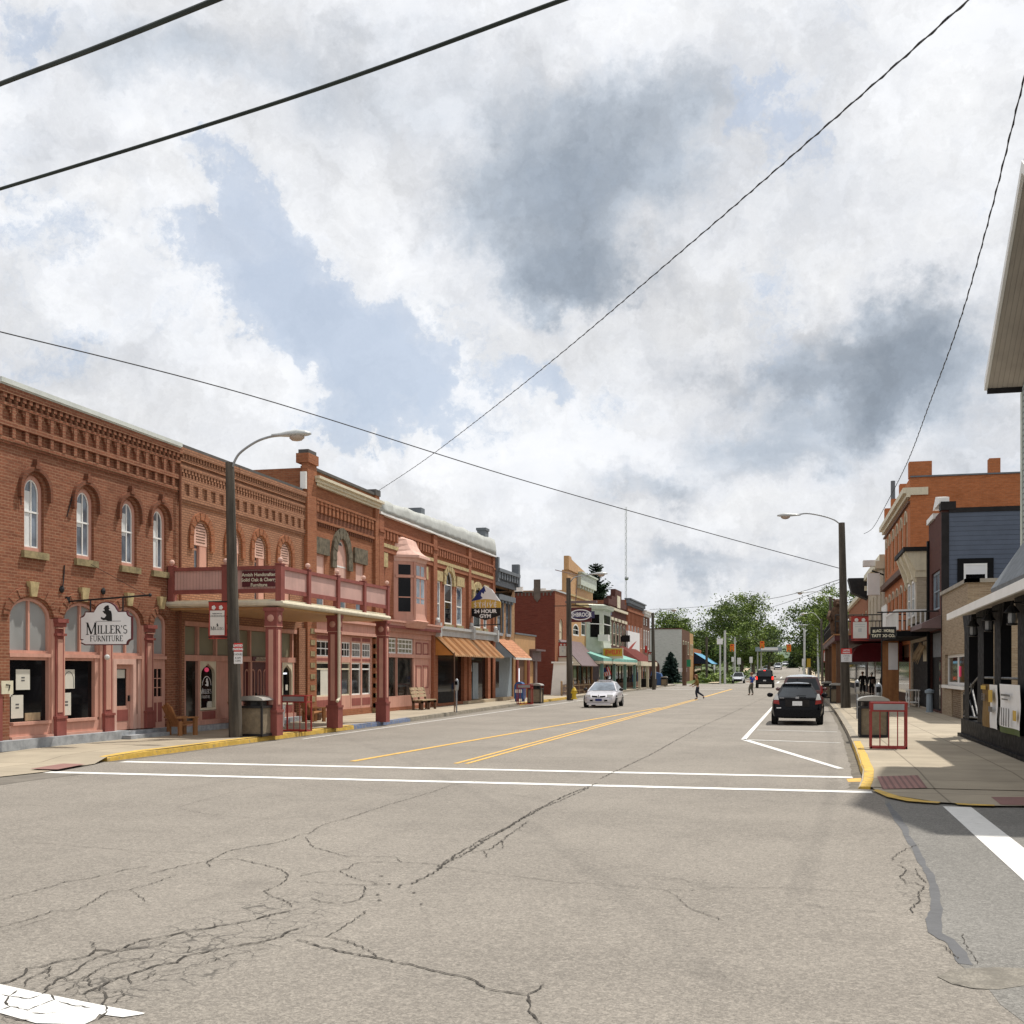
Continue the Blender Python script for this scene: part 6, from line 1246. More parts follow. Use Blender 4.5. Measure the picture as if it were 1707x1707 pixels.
def ban(lbl, q0, q1, t, bt, kind):
    a, b_ = onX(q1, 1150, XP-.06)[0], onX(q0, 1150, XP-.06)[0]; c = (q0+q1)/2; z1, z0 = onX(c, t, XP-.06)[1], onX(c, bt, XP-.06)[1]
    f = Fr((XP-.06, 0, 0), (0, -1, 0), (-1, 0, 0)); o = thing('vinyl_banner', lbl, 'banner', (XP-.06, (a+b_)/2, z0)); m = MB(); rows = []
    for i in range(9):
        t_ = i/8; rows.append([f.P(-b_+(b_-a)*j/6, z0+(z1-z0)*t_, .03*math.sin(j*1.1)*(1-t_)+.01*math.sin(i)) for j in range(7)])
    for i in range(8):
        for j in range(6): m.face([rows[i][j], rows[i][j+1], rows[i+1][j+1], rows[i+1][j]], (0 if (j < 3 if kind else i < 1) else 1))
    m.build('sheet', ['cloth_olive' if kind else 'grass_ground', 'sign_white'], o)
    W_ = b_-a; H_ = z1-z0; q = MB(); q2 = MB()
    if kind:
        q.fbox(f, -b_+W_*.07, -b_+W_*.4, z1-H_*.12, z1-H_*.03, .06, .065); q.fbox(f, -b_+W_*.6, -b_+W_*.85, z1-H_*.4, z1-H_*.12, .06, .065)
        for i in range(5): q2.fbox(f, -b_+W_*.1, -b_+W_*.36, z1-H_*(.24+i*.035), z1-H_*(.225+i*.035), .06, .065)
        q2.fbox(f, -b_+W_*.6, -b_+W_*.85, z1-H_*.62, z1-H_*.5, .06, .065)
    else:
        q2.fbox(f, -b_+W_*.2, -b_+W_*.65, z1-H_*.24, z1-H_*.2, .06, .065); q2.fbox(f, -b_+W_*.25, -b_+W_*.55, z1-H_*.32, z1-H_*.29, .06, .065); q.fbox(f, -b_+W_*.8, -b_+W_*.95, z1-H_*.7, z1-H_*.5, .06, .065)
        for i in range(5): q2.fbox(f, -b_+W_*(.1+i*.12), -b_+W_*(.13+i*.12), z0+H_*.15, z0+H_*.52, .06, .065)
    q.build('logo', 'sign_gold', o); q2.build('print', 'letter_grey', o)
ban('half olive half white vinyl banner with gold blocks, farther one on the porch rail', 1638, 1663, 1141, 1213, 1)
ban('mostly white vinyl banner with a row of dark bars, nearer one on the porch rail', 1667, 1701, 1141, 1224, 0)
# ---- low khaki brick shop
r = root('brick_building', 'low khaki brick shop with a square corner window beyond the porch', 'building', 47, XR)
U0, U1, zt_ = 43.5, 50.85, 5.1
wn = BR(1575, 1609.5, 1090, 1143)
shell(r, FR, U0, U1, 0, zt_, [arch(*wn), [(45.2, .14), (47.8, .14), (47.8, 1.3), (45.2, 1.3)]], 12, 'brick_khaki', .2, side='brick_khaki')
m = MB(); m.fbox(FR, U0-.08, U1, zt_, zt_+.14, -.4, .08); m.box(XR-.08, XR+12, U0-.08, U0+.3, zt_+.001, zt_+.14); m.build('coping', 'concrete_grey', r)
m = MB(); m.fbox(FR, 45.2, 47.8, .14, 1.3, -.12, -.04); m.build('dark_panel', 'brick_khaki_dark', r)
o = window(r, FR, *wn, 0, .12, 'white_paint', 'glass_shop', .15, (), 1, None, bar=.12); m = MB(); m.fbox(FR, wn[0]-.15, wn[1]+.15, wn[2]-.12, wn[2], -.1, .12); m.build('sill', 'white_paint', o); m = MB(); m.fbox(FR, wn[0]+2.4, wn[0]+2.7, wn[2]+.35, wn[2]+.75, -.15, -.13); m.build('neon_sign', 'neon_red', o); m = MB(); m.fbox(FR, wn[0]+.2, wn[0]+.9, wn[2]+.1, wn[2]+.6, -.15, -.13); m.build('notice', 'paper', o)
# ---- navy sided building, dark red brick front
r = root('brick_building', 'two storey building with navy lapped side wall and dark red brick front', 'building', 53, XR)
U0, U1, z1 = 50.9, 55.7, 8.7
shell(r, FR, U0, U1, 0, z1, [arch(51.6, 54.6, 4.6, 6.3), [(51.2, .2), (55.5, .2), (55.5, 3.7), (51.2, 3.7)]], 14, 'brick_plum', .2)
FN = face_y(U0); m = MB(); m.fbox(FN, XR+.28, XR+14, 5.0, z1-.12, 0, .06); m.build('lapped_siding', 'siding_navy', r)
m = MB(); m.fbox(FN, XR-.02, XR+.28, 3.0, z1-.1, 0, .09); m.fbox(FN, XR+.28, XR+14, z1-.12, z1+.08, -.2, .1); m.fbox(FN, XR-.05, XR+.55, z1+.001, z1+.35, -.5, .12); m.build('corner_trim', 'charcoal', r)
(xa, za), (xb, zb_) = onY(1606, 940, U0), onY(1645, 985, U0)
o = window(r, face_y(U0-.06), xa, xb, 5.2, za, 0, .08, 'white_paint', 'glass_dark', -.02, (), 0); m = MB(); p = arch(xa-.25, xb+.25, 5.0, za+.22); m.ring(FN, p, arch(xa, xb, 5.2, za), .06, .11); m.build('surround', 'black_paint', o); m = MB(); m.fbox(FN, xa+.08, xb-.08, za-.45, za-.08, .085, .1); m.build('blind', 'sign_white', o)
window(r, FR, 51.6, 54.6, 4.6, 6.3, 0, .12, 'grey_blue', 'glass_sky', .12, (.5,), 1)
m = MB(); m.hexa([FR.P(U0, z1+.3, -.3), FR.P(53.2, z1+.3, -.3), FR.P(53.2, z1+.3, .1), FR.P(U0, z1+.3, .1), FR.P(U0, z1+.55, -.3), FR.P(52.2, z1+.75, -.3), FR.P(52.2, z1+.75, .1), FR.P(U0, z1+.55, .1)]); m.fbox(FR, 53.2, U1, z1-.05, z1+.18, -.3, .1); m.build('stepped_coping', 'white_paint', r)
m = MB(); m.fbox(FR, 51.2, 55.5, .2, 3.7, -.2, -.14); m.fbox(FR, U1-.35, U1, .14, 7.9, 0, .1); m.build('shopfront', 'black_paint', r); m = MB(); m.fbox(FR, 51.5, 54.9, 2.55, 3.6, -.13, -.1); m.build('board_panel', 'grey_cornice', r); m = MB(); m.fbox(FR, 52.2, 52.6, .3, 2.4, -.13, -.1); m.build('glazing', 'glass_shop', r)
m = MB(); m.hexa([FR.P(50.9, 3.75, 0), FR.P(55.7, 3.75, 0), FR.P(55.7, 3.75, .8), FR.P(50.9, 3.75, .8), FR.P(50.9, 4.3, 0), FR.P(55.7, 4.3, 0), FR.P(55.7, 3.95, .8), FR.P(50.9, 3.95, .8)]); m.build('canopy', 'plum_roof', r)
# ---- cream bracketed bay with white balcony
r = root('brick_building', 'narrow building with cream bracketed bay and a white balustraded balcony', 'building', 60, XR)
U0, U1, z1 = 55.75, 64.3, 7.3
shell(r, FR, U0, U1, 0, z1, [[(56.2, .2), (63.8, .2), (63.8, 3.4), (56.2, 3.4)]], 14, 'brick_cream', .2)
m = MB(); m.fbox(FR, 56., 60.4, 4.2, 6.3, 0, .5); m.build('bay_wall', 'brick_cream', r); m = MB(); m.fbox(FR, 55.95, 60.45, 6.3, 6.6, 0, .58); m.hexa([FR.P(55.9, 6.6, 0), FR.P(60.5, 6.6, 0), FR.P(60.5, 6.6, .55), FR.P(55.9, 6.6, .55), FR.P(55.9, 7.5, 0), FR.P(60.6, 7.5, 0), FR.P(60.6, 7.5, 1.0), FR.P(55.9, 7.5, 1.0)]); bo = m.build('bay', 'cream_paint', r)
m = MB(); m.fbox(FR, 55.8, 60.8, 7.5, 7.7, 0, 1.1); m.build('bay_roof', 'charcoal', r)
for u in (56.1, 58., 59.9): m = MB(); m.hexa([FR.P(u, 6.1, .5), FR.P(u+.3, 6.1, .5), FR.P(u+.3, 6.1, .6), FR.P(u, 6.1, .6), FR.P(u, 7.45, .5), FR.P(u+.3, 7.45, .5), FR.P(u+.3, 7.45, 1.06), FR.P(u, 7.45, 1.06)]); m.build('bracket', 'cream_paint', r)
for u in (56.5, 58.5): window(bo, Fr((XR-.5, 0, 0), (0, 1, 0), (-1, 0, 0)), u, u+1.1, 4.5, 6.2, 0, .1, 'white_paint', 'glass_sky', -.03, (.5,), 0)
FBe = face_y(55.8)
m = MB(); m.box(4.6, 6, 55.8, 64.5, 3.55, 3.8); m.build('balcony_deck', 'black_paint', r)
m = MB(); m.box(4.55, 4.65, 55.8, 64.5, 4.7, 4.8); m.box(4.55, 4.65, 55.8, 64.5, 3.85, 3.93)
for k in range(38): y = 55.85+k*.225; m.box(4.57, 4.63, y, y+.06, 3.93, 4.7)
m.box(4.6, 6, 55.75, 55.83, 4.7, 4.8)
for k in range(7): x = 4.62+k*.2; m.box(x, x+.06, 55.76, 55.82, 3.85, 4.7)
for k in range(12): y = 61.4+k*.27; m.box(4.54, 4.6, y, y+.24, 3.85, 5.3+.08*(k % 2))
m.build('balustrade', 'white_paint', r)
m = MB(); m.fbox(FR, 56.2, 63.8, .2, 3.4, -.2, -.1); m.build('shopfront', 'black_paint', r); m = MB(); m.fbox(FR, 56.4, 58.6, 2.4, 3.35, -.1, -.05); m.build('fascia_panel', 'cream_paint', r)
m = MB()
for k in range(26): y = 56.6+random.random()*2.6; z = 3.3-random.random()*.3; m.tube([FR.P(y, z, .1), FR.P(y+random.uniform(-.1, .3), z-.4-random.random()*.4, .25+random.random()*.2)], [.07, .01], 5)
ds = thing('dried_plant', 'bunch of dried brown leaves hung under the white balcony', 'plant', (XR, 58, 3.2)); m.build('leaves', 'wood_bench', ds)
m = MB(); m.fbox(FR, 56.8, 58.7, .14, .2, .1, .5); 
tb = thing('patio_table', 'small white metal table against the black shopfront', 'table', (5.75, 60.3, .14)); m = MB(); m.box(5.45, 6.0, 59.4, 61.1, .95, 1.0); m.box(5.5, 5.95, 59.5, 61, .35, .39); m.build('top', 'white_paint', tb)
for x, y in ((5.5, 59.6), (5.95, 59.6), (5.5, 60.9), (5.95, 60.9)): m = MB(); m.lathe((x, y, 0), [(.03, .14), (.03, .4), (.06, .55), (.03, .7), (.05, .95)], 8); m.build('leg', 'white_paint', tb)
cb = thing('ash_urn', 'slim grey cigarette bin by the black doorway', 'bin', (5.6, 52.6, .14)); m = MB(); m.lathe((5.7, 52.6, .14), [(.16, 0), (.14, .1), (.13, .8), (.2, .84), (.2, .95), (.05, 1.02)], 10); m.build('body', 'grey_blue', cb)
# ---- tall orange brick block
r = root('brick_building', 'tall three storey orange brick block with chimneys, right side', 'building', 73, XR)
U0, U1, z1 = 64.4, 82.1, 12.3
wins = [(66.+k*2.75, 67.15+k*2.75) for k in range(6)]
shell(r, FR, U0, U1, 0, z1, [arch(a, b_, 8.2, 10.2, .5) for a, b_ in wins]+[arch(a, b_, 4.5, 6.5, .3) for a, b_ in wins]+[[(65, .2), (81.5, .2), (81.5, 3.4), (65, 3.4)]], 16, 'brick_orange', .15)
for a, b_ in wins:
    window(r, FR, a, b_, 8.2, 10.2, .5, .1, 'cream_paint', 'glass_dark', .1, (.5,), 0); window(r, FR, a, b_, 4.5, 6.5, .3, .1, 'cream_paint', 'glass_dark', .1, (.5,), 0)
    m = MB(); archband(m, FR, a, b_, 10.2, .5, .10, 0, .07, .1, 10); m.build('window_hood', 'cream_paint', r); m = MB(); archband(m, FR, a, b_, 6.5, .3, .10, 0, .07, .1, 10); m.build('window_hood', 'cream_paint', r)
m = MB(); m.fbox(FR, U0-.1, U1, 11.45, 11.75, 0, .38); m.fbox(FR, U0-.1, U1, 11.25, 11.45, 0, .2); m.fbox(FR, U0-.1, U0-.002, 11.35, 11.75, -.9, -.002); m.build('cornice', 'cream_paint', r)
m = MB(); m.fbox(FR, U0, U1, 10.95, 11.05, 0, .12); m.fbox(FR, U0-.05, U1, 7.35, 7.7, 0, .3); m.fbox(FR, U0-.05, U1, 3.75, 4.1, 0, .35); m.build('belt_course', 'wood_dark', r)
m = MB()
for a, h in ((U0, .85), (70., .55), (76., .55), (U1-.7, .7)): m.fbox(FR, a, a+.7, z1, z1+h, -1.1 if a == U0 else -.5, .05)
m.build('parapet_pier', 'brick_orange', r)
m = MB(); m.box(9.95, 10.5, U0-.02, U0+.6, z1, z1+.85); m.build('chimney', 'brick_orange', r)
m = MB(); m.box(XR, 22, U0-.06, U0+.25, z1, z1+.08); m.build('coping', 'grey_cornice', r)
m = MB(); m.fbox(FR, 65, 81.5, .2, 3.4, -.15, -.1); so_ = m.build('shopfront', 'wood_dark', r); m = MB(); m.fbox(FR, 65.6, 72., .7, 2.7, -.1, -.07); m.fbox(FR, 73.5, 80.5, .7, 2.7, -.1, -.07); m.build('display_glass', 'glass_shop', so_)
m = MB(); m.tube([FR.P(78, z1, -.2), FR.P(78, z1+2.0, -.2)], .14, 8); v = thing('flue_pipe', 'thin dark flue pipe on the tall orange brick parapet', 'pipe', FR.P(78, z1, -.2)); m.build('pipe', 'grey_cornice', v)
# ---- next fronts on the right
r = root('brick_building', 'cream and tan fronted building with brown brick side next to the orange block', 'building', 90, XR)
shell(r, FR, 82.2, 100.5, 0, 9.9, [arch(85+k*4, 86.4+k*4, 5, 7.4, .3) for k in range(4)], 14, 'brick_cream', .15, side='brick_brown')
for k in range(4): window(r, FR, 85+k*4, 86.4+k*4, 5, 7.4, .3, .12, 'cream_paint', 'glass_dark', .08, (.5,), 0)
m = MB(); m.fbox(FR, 82.2, 100.5, 9.5, 9.95, 0, .35); m.fbox(FR, 82.2, 84., 9.0, 9.5, 0, .6); m.fbox(FR, 82.2, 100.5, 4.1, 4.4, 0, .3); m.build('cornice', 'cream_paint', r)
m = MB(); m.fbox(FR, 83., 100., .14, 3.3, .0, .06); so_ = m.build('shopfront', 'wood_dark', r); m = MB(); m.fbox(FR, 83.6, 90., .7, 2.7, .06, .08); m.fbox(FR, 91.5, 99.2, .7, 2.7, .06, .08); m.build('display_glass', 'glass_shop', so_)
b1 = thing('wall_lamp_box', 'white floodlight box on a bracket on the cream front', 'lamp', (5.2, 83, 8)); m = MB(); m.box(4.9, 5.7, 82.6, 83.3, 7.2, 8.7); m.box(4.6, 5.9, 82.5, 83.4, 9.2, 9.6); m.build('housing', 'white_paint', b1); m = MB(); m.tube([(6, 83, 8.6), (5.2, 83, 8.9)], .06, 6); m.build('arm', 'metal_black', b1)
r = root('brick_building', 'red brown brick building with cream pilaster, lower end of the right row', 'building', 115, XR)
shell(r, FR, 100.6, 136, 0, 8.9, [arch(103+k*5, 105+k*5, 4.8, 7.2) for k in range(6)], 14, 'brick_b3', .15)
for k in range(6): window(r, FR, 103+k*5, 105+k*5, 4.8, 7.2, 0, .15, 'cream_paint', 'glass_dark', .08, (.5,), 0)
m = MB(); m.fbox(FR, 100.6, 136, 8.7, 9.1, 0, .3); m.build('cornice', 'cream_paint', r)
m = MB(); m.fbox(FR, 101., 135., .14, 3.2, .0, .06); so_ = m.build('shopfront', 'charcoal', r); m = MB(); m.fbox(FR, 103, 117., .7, 2.6, .06, .08); m.fbox(FR, 119, 133, .7, 2.6, .06, .08); m.build('display_glass', 'glass_shop', so_)
m = MB(); m.hexa([FR.P(100.7, 8.0, 0), FR.P(103, 8.0, 0), FR.P(103, 8.6, 1.3), FR.P(100.7, 8.6, 1.3), FR.P(100.7, 9.8, 0), FR.P(103, 9.8, 0), FR.P(103, 9.8, 1.6), FR.P(100.7, 9.8, 1.6)]); m.build('bay_box', 'charcoal', r)
# ---- wooden balcony deck over the pavement
r = thing('deck_balcony', 'dark red timber balcony deck on posts over the right pavement', 'balcony', (4., 74, .14))
m = MB(); m.box(2.15, 6, 66., 92, 3.62, 3.95); m.build('deck', 'maroon_dark', r); m = MB(); m.box(2.1, 5.95, 65.94, 66., 3.92, 4.0); m.box(2.1, 2.16, 66, 92, 3.92, 4.0); m.build('deck_edge', 'wood_warm', r)
m = MB()
for z in (5.05, 4.7): m.tube([(2.2, 66.05, z), (5.95, 66.05, z)], .03, 5); m.tube([(2.2, 66.05, z), (2.2, 92, z)], .03, 5)
for k in range(20): x = 2.2+k*.195; m.tube([(x, 66.05, 3.95), (x, 66.05, 5.05 if k % 5 == 0 else 4.7)], .02, 5)
for k in range(14): m.tube([(2.2, 66.05+k*2, 3.95), (2.2, 66.05+k*2, 5.05)], .03, 5)
m.build('railing', 'metal_black', r)
for y in (66.3, 74, 82, 91): m = MB(); m.box(2.25, 2.5, y, y+.25, .14, 3.62); m.build('post', 'wood_warm' if y == 74 else 'wood_dark', r)
bear = thing('carved_bear', 'brown carved wooden bear standing on the corner of the red balcony deck', 'statue', (2.35, 67.2, 3.98))
m = MB(); m.lathe((0, 0, 0), [(.3, 0), (.36, .15), (.42, .5), (.46, .9), (.40, 1.25), (.30, 1.5), (.27, 1.6)], 12); m.ball((0, -.05, 1.78), .27); m.ball((0, -.3, 1.72), .12); m.ball((-.2, 0, 2.0), .08); m.ball((.2, 0, 2.0), .08); m.tube([(-.38, 0, 1.3), (-.5, -.25, .95), (-.35, -.42, .8)], [.14, .12, .1], 8); m.tube([(.38, 0, 1.3), (.5, -.25, .95), (.35, -.42, .8)], [.14, .12, .1], 8); m.ball((-.2, -.15, .08), .18, sc=(1, 1.4, .6)); m.ball((.2, -.15, .08), .18, sc=(1, 1.4, .6)); m.build('body', mat('bear_fur', (.085, .048, .028), .95, .4, 7, bump=.8, bscale=25), bear, local=True, smooth=True)
aw = thing('round_awning', 'maroon half round fabric awning under the red deck', 'awning', (4.6, 70, 2.6)); m = MB(); pr = [(3.2, 2.5)]+[(3.2+.9*(1-math.cos(t)), 2.5+1.05*math.sin(t)) for t in [math.pi/2*k/6 for k in range(1, 7)]]+[(6, 3.55), (6, 2.5)]; m.loft([[(x, y, z) for x, z in pr] for y in (69, 76)]); m.build('cover', 'fabric_maroon', aw)
r = thing('timber_screen', 'orange brown timber end panel with a white notice, right pavement', 'panel', (5.3, 68, .14)); m = MB(); m.box(4.75, 5.6, 66.6, 66.75, .14, 3.6); m.build('boards', 'wood_warm', r); m = MB(); m.box(5.05, 5.55, 66.57, 66.6, 2.0, 3.5); m.build('notice', 'sign_white', r)
YT = 52.; ft = face_y(YT)
x0, x1 = onY(1451, 1055, YT)[0], onY(1494, 1055, YT)[0]; z1_, z0_ = onY(1472, 1045, YT)[1], onY(1472, 1065, YT)[1]
r = thing('hanging_sign', 'black tattoo shop sign with pale lettering hung from a long iron bar', 'sign', (x1, YT, z0_)); m = MB(); m.fbox(ft, x0, x1, z0_, z1_, -.05, .05); m.build('board', 'sign_black', r); xm = (x0+x1)/2
text('BLACK HORSE', .16, ft, xm, z1_-.17, .053, 'sign_cream', r, sx=.86, bold=.008, arc=.16); text('TATTOO CO.', .17, ft, xm, z0_+.13, .053, 'sign_cream', r, sx=.93, bold=.008)
m = MB(); zz_ = onY(1520, 1019, YT)[1]; m.tube([(onY(1462, 1021, YT)[0], YT, onY(1462, 1021, YT)[1]), (XR, YT, zz_)], .035, 6); xx = onY(1470, 1030, YT)[0]; m.tube([(xx, YT-.08, zz_), (xx-.03, YT-.08, .14)], .03, 6); m.build('bracket', 'metal_black', r)
# pavement-side far shops on the right, low, beyond the row
r = root('shop_building', 'low grey shop far along the right side behind the lamp posts', 'building', 165, XR); shell(r, FR, 145, 175, 0, 3.4, [], 10, 'brick_brown', .1)
# ------------------------------------------------------------------ street furniture
def pole_lamp(label, base, top, head, r0, r1, arm=None, mats=('wood_pole', 'metal_grey'), Y=None, zb=.14, group='street lamps'):
    if Y is None: x, y = gnd(*base, zb)
    else: y = Y; x = onY(base[0], base[1], Y)[0]
    xt, zt_ = onY(top[0], top[1], y); r = thing('street_lamp', label, 'street lamp', (x, y, zb), group=group)
    m = MB(); n = 6; m.tube([(x+(xt-x)*k/n, y, zb-.1+(zt_-zb)*k/n) for k in range(n+1)], [r0+(r1-r0)*k/n for k in range(n+1)], 12); m.build('pole', mats[0], r, smooth=False)
    pts = [Vector((onY(*p, y)[0], y-.02, onY(*p, y)[1])) for p in (arm or [(top[0], top[1]+6), ((top[0]+head[0])/2, head[1]-1), head])]
    sm = []
    for k in range(len(pts)-1):
        a, b_ = pts[max(0, k-1)], pts[min(len(pts)-1, k+2)]
        for i in range(5): t = i/5; p, q = pts[k], pts[k+1]; sm.append(.5*((2*p)+(q-a)*t+(2*a-5*p+4*q-b_)*t*t+(-a+3*p-3*q+b_)*t**3))
    sm.append(pts[-1]); m = MB(); m.tube(sm, .035, 8); m.build('arm', mats[1], r)
    e = pts[-1]; d = (pts[-1]-pts[-2]); d.z *= .35; d.normalize(); s_ = 1 if d.x > 0 else -1
    m = MB(); ax = Vector((s_, 0, .0)); rings = []
    for t, w_, h in ((-.25, .05, .05), (0, .08, .07), (.25, .15, .11), (.5, .19, .13), (.75, .15, .09), (.88, .05, .04)):
        rings.append([(e.x+s_*t, e.y+w_*math.cos(a), e.z+h*math.sin(a)*(1 if math.sin(a) > 0 else .5)) for a in [2*math.pi*k/10 for k in range(10)]])
    m.loft(rings); h = m.build('lamp_head', 'metal_pale', r, smooth=True)
    m = MB(); m.ball((e.x+s_*.48, e.y, e.z-.06), .17, sc=(1.35, .85, .75)); m.build('lens', 'lens', h, smooth=True)
    return r, x, y
rL, xpl, ypl = pole_lamp('weathered wooden street lamp pole in front of the balcony, curved arm over the road', (393, 1229), (383, 765), (468, 726), .185, .115, [(388, 778), (399, 757), (425, 738), (448, 729), (468, 726)])
rR, xpr, ypr = pole_lamp('wooden street lamp pole on the right pavement near the black hatchback, arm to the left', (1410, 1180), (1403, 868), (1326, 859), .24, .15, [(1398, 872), (1389, 866), (1370, 860), (1345, 856), (1326, 859)])
pole_lamp('wooden street lamp pole by the yellow hydrant and the maroon oval sign', (950, 1165), (947.5, 961), (990, 957), .22, .14, [(950, 972), (957, 963), (970, 960), (990, 957)])
pole_lamp('far left street lamp pole in front of the white block wall', (1090, 1148), (1088, 1020), (1115, 1017), .2, .14)
for k, (bx_, tp, hd, Y, lb) in enumerate((((1386, 1150), (1384, 993), (1342, 988), 115., 'street lamp pole just left of the bear, arm reaching left before the dark trees'), ((1371, 1145), (1369, 1030), (1344, 1023), 162., 'grey street lamp pole, second row beyond the bear'), ((1364.5, 1142), (1363, 1046), (1345, 1042), 196., 'thin street lamp pole, third beyond the bear, near the traffic lights'), ((1360, 1135), (1359, 1058), (1343, 1054), 236., 'smallest street lamp pole, farthest on the right side'))):
    pole_lamp(lb, bx_, tp, hd, .2, .14, Y=Y, mats=('metal_pale' if k > 1 else 'wood_pole', 'metal_pale'))
def banner(label, p0, p1, t, b_, Y, poleX, lines=(), fig=True):
    f = face_y(Y); x0, x1 = onY(p0, t, Y)[0], onY(p1, t, Y)[0]; c = (p0+p1)/2; z1, z0 = onY(c, t, Y)[1], onY(c, b_, Y)[1]; w_, h = x1-x0, z1-z0; xm = (x0+x1)/2
    r = thing('pole_banner', label, 'banner', (xm, Y, z0), group='town banners on lamp poles'); m = MB()
    rows = [[f.P(x0+w_*j/4, z0+h*i/6, .02*math.sin(i*1.2+j)) for j in range(5)] for i in range(7)]
    for i in range(6):
        for j in range(4): m.face([rows[i][j], rows[i][j+1], rows[i+1][j+1], rows[i+1][j]])
    m.build('cloth', 'fabric_red', r)
    m = MB(); m.fbox(f, x0+w_*.1, x1-w_*.1, z0+h*.1, z1-h*.24, .025, .03); pn = m.build('panel', 'fabric_white', r)
    m = MB()
    for s_ in (-.2, .2):
        for a in range(5): m.ball(f.P(xm+w_*s_+w_*.06*math.cos(a*1.26), z1-h*.16+w_*.06*math.sin(a*1.26), .03), w_*.06, n=6, sc=(1, .3, 1))
    m.build('flower', 'fabric_white', r)
    if lines:
        text('welcome to', h*.05, f, xm, z1-h*.32, .033, 'ink', pn, sx=1.2); text('LOUDONVILLE', h*.062, f, xm, z1-h*.39, .033, 'letter_grey', pn, sx=1.05)
        m = MB(); 
        for pl in sil(f, xm, z0+h*.33, w_*.16, .033): m.tess([pl])
        serif(m, f, "MILLER'S" if False else "MILLERS", h*.075, xm, z0+h*.24, .033, 1.1, 1.4); m.build('print', 'ink', pn)
    else:
        m = MB(); m.fbox(f, xm-w_*.3, xm+w_*.3, z1-h*.36, z1-h*.33, .03, .034); m.fbox(f, xm-w_*.3, xm+w_*.3, z1-h*.44, z1-h*.41, .03, .034); m.fbox(f, xm-w_*.1, xm+w_*.1, z0+h*.35, z0+h*.5, .03, .034); m.build('print', 'metal_pale', pn)
    m = MB(); m.tube([(poleX, Y, z1), (x0 if poleX > xm else x1, Y, z1)], .02, 6); m.tube([(poleX, Y, z0+.05), (x0 if poleX > xm else x1, Y, z0+.05)], .02, 6); m.build('bracket', 'metal_black', r)
banner('red and white town banner with a seated figure, on the pole before the balcony', 348, 378, 1003, 1065, ypl-.05, xpl, (1,))
banner('red and white town banner above the maroon awning, right pole', 1419, 1448, 1027, 1068, ypr-.05, xpr)
banner('red and white town banner at the maroon oval sign', 931, 945.5, 1071, 1096, 72.5, onY(950, 1090, 72.5)[0])
banner('small red and white banner on the far left lamp pole', 1080, 1088, 1087, 1104, 115, onY(1090, 1090, 115)[0])
banner('tiny red and white banner on the far right lamp pole', 1372.5, 1380.5, 1084, 1104, 114.8, onY(1385, 1090, 115)[0])
def psn(label, p0, p1, t, b_, Y, big):
    f = face_y(Y); x0, x1 = onY(p0, t, Y)[0], onY(p1, t, Y)[0]; c = (p0+p1)/2; z1, z0 = onY(c, t, Y)[1], onY(c, b_, Y)[1]; zm = z1-(z1-z0)*.42; xm = (x0+x1)/2
    r = thing('parking_sign', label, 'sign', (xm, Y, z0)); m = MB(); m.fbox(f, x0, x1, z0, zm, 0, .02); m.build('lower_plate', 'sign_white', r); m = MB(); m.fbox(f, x0, x1, zm+.005, z1, 0, .022); m.build('upper_plate', 'sign_red', r)
    h = z1-z0; text('LIMITED', h*.15, f, xm, z1-h*.13, .024, 'sign_white', r, sx=.9, bold=.004); text('PARKING', h*.15, f, xm, z1-h*.30, .024, 'sign_white', r, sx=.85, bold=.004)
    text('2 HOURS', h*.14, f, xm, z1-h*.55, .022, 'letter_grey', r, sx=.8); text('8 AM', h*.13, f, xm, z1-h*.72, .022, 'letter_grey', r); text('5 PM', h*.13, f, xm, z1-h*.87, .022, 'letter_grey', r)
psn('red and white parking sign strapped to the wooden pole before the balcony', 390.5, 404, 1072, 1106.5, ypl-.22, 1)
psn('red and white parking sign on the right wooden pole near the maroon awning', 1402, 1420, 1081, 1103.5, ypr-.27, 0)
def bin_(label, x, y, s=1.):
    r = thing('litter_bin', label, 'litter bin', (x, y, .14), group='pebble panel litter bins'); r.scale = (s, s, s); h = .38
    m = MB(); m.box(-h+.05, h-.05, -h+.05, h-.05, .06, .78); m.build('panel', 'bin_panel', r, local=True)
    m = MB()
    for a in (-1, 1):
        for b_ in (-1, 1): m.box(a*h-.05*(a > 0), a*h+.05*(a < 0), b_*h-.05*(b_ > 0), b_*h+.05*(b_ < 0), 0, 1.0)
    m.box(-h, h, -h, h, 0, .07); m.box(-h, h, -h, h, .78, .84); m.box(-h+.02, h-.02, -h+.02, -h+.06, .96, 1.0); m.build('frame', 'bin_black', r, local=True)
    m = MB(); pr = [(-h-.03, .99)]+[(-(h+.03)*math.cos(t), 1.0+.12*math.sin(t)) for t in [math.pi*k/8 for k in range(9)]]+[(h+.03, .99)]; m.loft([[(x_, yy, z) for x_, z in pr] for yy in (-h-.03, h+.03)]); m.build('lid', 'bin_lid', r, local=True)
    m = MB(); m.lathe((0, 0, .78), [(.3, 0), (.3, .18)], 12); m.build('liner', 'bin_black', r, local=True)
    return r
b0 = bin_('pebble panelled litter bin right behind the lone red newspaper rack, right pavement', 2.08, 32.7)
for x, y, lb in ((-14.55, 29.05, 'pebble panelled litter bin beside the wooden pole under the balcony'), (-13.95, 61.6, 'pebble panelled litter bin next to the blue letterbox'), (2.3, 66.7, 'pebble panelled litter bin left of the right wooden pole base'), (2.1, 78, 'pale lidded litter bin behind the farther right bin'), (-15.3, 138, 'pebble panelled litter bin before the blue spruce')): dup(b0, (x, y, .14), lb)
